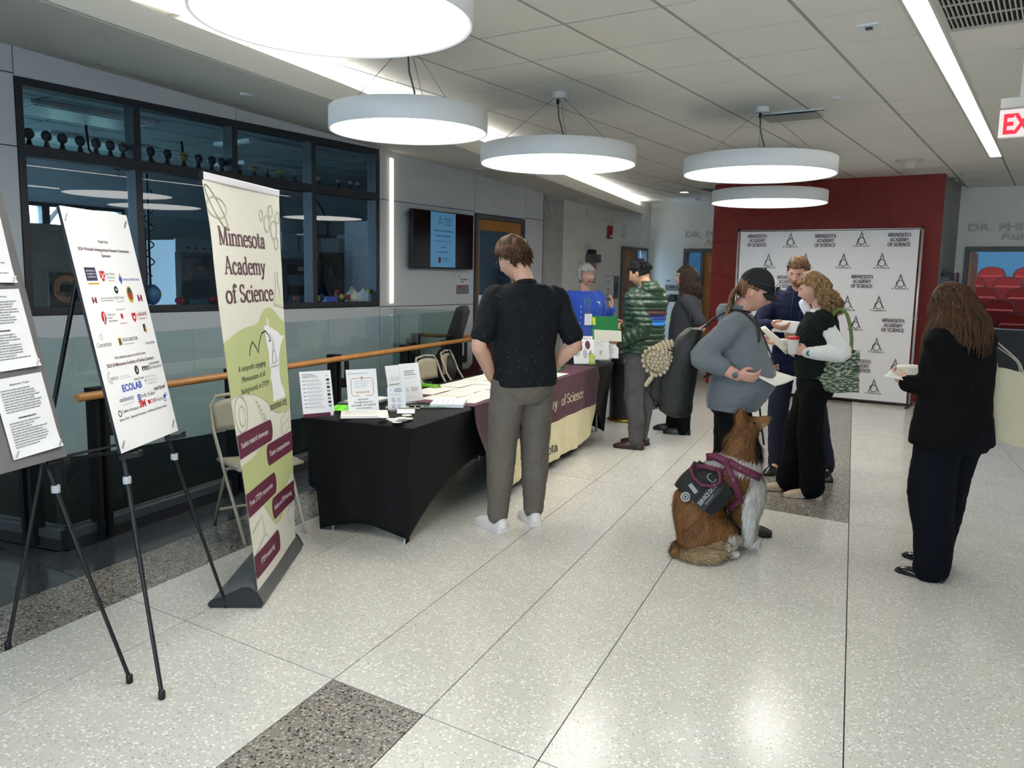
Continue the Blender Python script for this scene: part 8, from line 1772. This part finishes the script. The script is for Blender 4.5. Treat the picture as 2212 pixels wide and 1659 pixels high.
if sided.dot(-dv) < 0: sided = -sided                     # sided: towards the camera
def saddle(c):
    q = Vector(c)-ax0; s_ = q.dot(axd)/axL; r = q-axd*q.dot(axd); a = math.degrees(math.atan2(r.dot(sided), r.dot(backd))); return s_, a, r.length
def in_vest(c): s_, a, r = saddle(c); return .16 < s_ < .70 and -70 < a < 96-60*max(0, .35-s_) and r < .2
# fur: tapered blades laid along the coat
rng = np.random.RandomState(3)
tri = [(p.vertices[0], p.vertices[i], p.vertices[i+1]) for p in dm.polygons for i in range(1, len(p.vertices)-1)]; tri = np.array(tri); A3, B3, C3 = co[tri[:,0]], co[tri[:,1]], co[tri[:,2]]
cr = np.cross(B3-A3, C3-A3); ar = np.linalg.norm(cr, axis=1); nr_ = cr/np.maximum(ar, 1e-12)[:,None]; NB = 52000
pick = rng.choice(len(tri), NB, p=ar/ar.sum()); u, w = rng.rand(NB), rng.rand(NB); f_ = u+w > 1; u[f_] = 1-u[f_]; w[f_] = 1-w[f_]
pts = A3[pick]+(B3-A3)[pick]*u[:,None]+(C3-A3)[pick]*w[:,None]; nn = nr_[pick]
vs, fs, cs = [], [], []; hc_ = np.array(head_c); dfn = np.array(df)
for p_, n_ in zip(pts, nn):
    P3 = Vector(p_)
    if p_[2] < .012 and n_[2] < -.3: continue
    if in_vest(P3): continue
    dh = np.linalg.norm(p_-hc_); dmz = (P3-muz[2]).length
    ln = .042
    if dh < .085: ln = .014
    if dmz < .055: ln = .005
    if (P3-ruf).length < .17 and dh > .09: ln = .062
    tl = min((P3-q_).length for q_ in tail[1:]); ist = tl < .08 and p_[2] < .14
    if ist: ln = .060
    if p_[2] < .06 and not ist: ln = .012
    fl = np.array(-df*.45-Vector((0,0,1))*.75)
    if ist: k_ = min(range(1, 6), key=lambda k: (P3-tail[k]).length); fl = np.array((tail[min(k_+1,5)]-tail[max(k_-1,0)]).normalized())*.9+np.array((0,0,-.15))
    if dh < .09: fl = -dfn*.8-np.array((0,0,.3))
    d_ = fl-n_*np.dot(fl, n_); d_ = d_/max(1e-6, np.linalg.norm(d_)); d_ = d_*.9+n_*.34+rng.randn(3)*.16; d_ /= np.linalg.norm(d_)
    sd_ = np.cross(d_, n_); sd_ /= max(1e-6, np.linalg.norm(sd_)); ln *= .6+.7*rng.rand(); wd = .0016+.0010*rng.rand()
    m1 = p_+d_*ln*.55; e1 = p_+d_*ln*.95-n_*ln*.10+np.array((0,0,-.12*ln)); e1[2] = max(.003, e1[2])
    b0 = len(vs); vs += [p_-sd_*wd, p_+sd_*wd, m1+sd_*wd*.75, m1-sd_*wd*.75, e1]; fs += [(b0,b0+1,b0+2,b0+3), (b0+3,b0+2,b0+4)]
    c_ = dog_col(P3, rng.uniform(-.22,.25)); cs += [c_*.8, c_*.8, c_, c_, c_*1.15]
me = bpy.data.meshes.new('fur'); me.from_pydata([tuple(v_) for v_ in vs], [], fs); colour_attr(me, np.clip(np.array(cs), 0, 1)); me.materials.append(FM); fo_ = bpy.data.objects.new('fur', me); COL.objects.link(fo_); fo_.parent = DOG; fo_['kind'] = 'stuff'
MB().sphere(muz[2]+Vector((0,0,.010))+df*.024, (.016,.016,.013), 12, 8).build('nose', mat('dog nose', '151314', .3), DOG, smooth=True)
for tw in (.028, -.085): MB().sphere(D(1630,914,tw), .009, 10, 8).build('eye', mat('dog eye', '120c0a', .1), DOG, smooth=True)
# vest, harness and lettering
VB = mat('vest black', '101116', .75, bump=.15, bscale=80); HM_ = mat('burgundy webbing', '5a1834', .6, bump=.2, bscale=120)
VEST = thing('service_vest', 'black service dog vest with patches and burgundy harness handle', 'vest', dpos)
def surf(px, py, off=.0, z=0):
    o_ = CPOS-dpos; d_ = ray(px, py).normalized(); h = bvh.ray_cast(o_, d_)
    if h[0] is None: return D(px, py, .12), -dv
    return h[0]+h[1]*off, h[1]
idx = {}; vv = []; ff = []; vn = [v_.normal.copy() for v_ in dm.vertices]
for p_ in dm.polygons:
    if in_vest(p_.center):
        ids = []
        for i in p_.vertices:
            if i not in idx: idx[i] = len(vv); vv.append(Vector(co[i])+vn[i]*.030)
            ids.append(idx[i])
        ff.append(ids)
me = bpy.data.meshes.new('vest_panel'); me.from_pydata([tuple(q) for q in vv], [], ff); me.materials.append(VB); me.polygons.foreach_set('use_smooth', [True]*len(me.polygons)); o = bpy.data.objects.new('vest_panel', me); COL.objects.link(o); o.parent = VEST; sm = o.modifiers.new('s', 'SMOOTH'); sm.iterations = 8; sm.factor = .6; so = o.modifiers.new('t', 'SOLIDIFY'); so.thickness = .010; so.offset = -1
bvh2 = BVHTree.FromPolygons([tuple(q) for q in vv], ff)
def surfv(px, py, off): 
    o_ = CPOS-dpos; d_ = ray(px, py).normalized(); h = bvh2.ray_cast(o_, d_); return (h[0]+(h[1] if h[1].dot(d_) < 0 else -h[1])*off) if h[0] is not None else surf(px, py, off+.03)[0]
def ribbon(name, pxs, off, w, m, parent, on=surfv):
    pts_ = [on(x, y, off) for x, y in pxs]; 
    if on is surf: pts_ = [q[0] for q in pts_]
    b = MB(); view = (CPOS-dpos-pts_[0]).normalized(); L_, R_ = [], []
    for i, q in enumerate(pts_):
        d_ = (pts_[min(i+1, len(pts_)-1)]-pts_[max(i-1, 0)]).normalized(); sd_ = d_.cross(view).normalized()*w/2; L_.append(q+sd_); R_.append(q-sd_)
    n_ = len(pts_); b.add(L_+R_, [(i, i+1, n_+i+1, n_+i) for i in range(n_-1)]); o = b.build(name, m, parent, smooth=True); so = o.modifiers.new('t', 'SOLIDIFY'); so.thickness = .006; so.offset = 0; return o
sf = lambda x, y, o_: surf(x, y, o_+.04)[0]
ribbon('chest_strap', [(1562,1006),(1578,1008),(1592,1014),(1606,1018),(1618,1022),(1627,1025)], .012, .045, HM_, VEST, sf)
ribbon('shoulder_strap', [(1566,1004),(1572,1025),(1580,1045),(1588,1065),(1594,1082),(1598,1094)], .016, .038, HM_, VEST, sf)
ribbon('back_strap', [(1533,1004),(1548,1002),(1560,1006),(1572,1010)], .016, .045, HM_, VEST, sf)
ribbon('back_strap', [(1512,1022),(1528,1020),(1545,1022),(1562,1024)], .014, .026, HM_, VEST, sf)
hp0 = [(1546,1020),(1552,1030),(1548,1044),(1534,1054),(1516,1054),(1505,1043),(1502,1028),(1511,1016)]
MB().tube([sf(x, y, .020+.012*math.sin(math.pi*i/7)) for i, (x, y) in enumerate(hp0)], .009, 10).build('grab_handle', HM_, VEST, smooth=True)
MB().tube([sf(1535+7*math.cos(R(a)), 1039+7*math.sin(R(a)), .024) for a in range(0, 300, 25)], .003, 8).build('d_ring', M_steel, VEST, smooth=True)
for (x, y) in ((1563,1000),(1576,1036),(1592,1070),(1594,1014)): MB().sphere(sf(x, y, .018), .006, 8, 6).build('rivet', M_steel, VEST, smooth=True)
a0, a1, up_ = surfv(1512, 1094, .004), surfv(1545, 1054, .004), surfv(1505, 1083, .004)
Mt = frame(a0, a1-a0, up_-a0); nt_ = Vector((Mt[0][2], Mt[1][2], Mt[2][2]))
if nt_.dot(CPOS-dpos-a0) < 0: Mt = frame(a0, a1-a0, a0-up_)
wt = (a1-a0).length
BX('text_patch', (-.01, wt*1.12, -.032, .034, .000, .004), mat('patch grey', '2a2b2e', .8), VEST, M=Mt @ Matrix.Translation((0,0,.014)))
P = Print(); P.text(mat('patch white', 'c9c9cc', .6), 'SERVICE DOG', wt*.55, .002, .024, 'c', wt*1.05); P.lines(mat('patch mid', '6b6b70', .7), wt*.2, -.018, wt*.7, 1, .01, .010); P.build(VEST, 'patch_lettering', Mt @ Matrix.Translation((0,0,.0185)))
c0 = surfv(1487, 1075, .006); MB().lathe([(.001,.004),(.024,.004),(.028,.002),(.028,0)], 24, Matrix.Translation(c0) @ (CPOS-dpos-c0).to_track_quat('Z', 'Y').to_matrix().to_4x4(), caps=False).build('round_patch', mat('round patch', '9a9a9a', .6), VEST); P = Print(); P.ring(mat('patch dark', '3a3a3c', .7), 0, 0, .016, .005); P.ell(mat('patch dark', '3a3a3c', .7), 0, 0, .007); P.build(VEST, 'patch_emblem', Matrix.Translation(c0) @ (CPOS-dpos-c0).to_track_quat('Z', 'Y').to_matrix().to_4x4() @ Matrix.Translation((0,0,.005)))
c1 = surfv(1502, 1052, .008); c2 = surfv(1494, 1060, .008); BX('name_patch', (-.03, .03, -.012, .012, 0, .003), mat('patch pale', '8f8f8c', .7), VEST, M=Matrix.Translation((c1+c2)/2) @ (CPOS-dpos-c1).to_track_quat('Z', 'Y').to_matrix().to_4x4() @ Matrix.Rotation(R(-50), 4, 'Z'))
# leash to the handler hand
t = thing('leash', 'black leash loop hanging from the handler far hand', 'leash', HANDLER_POS); lh = HAND.W @ HAND.arms[-1][2]-HANDLER_POS; d0 = (D(1650,960,-.12)+dpos)-HANDLER_POS
MB().tube([lh, lh+Vector((0,0,-.12)), lh.lerp(d0, .5)+Vector((0,0,-.08)), d0], .006, 8).build('cord', M_black, t, smooth=True)
build_tiles()
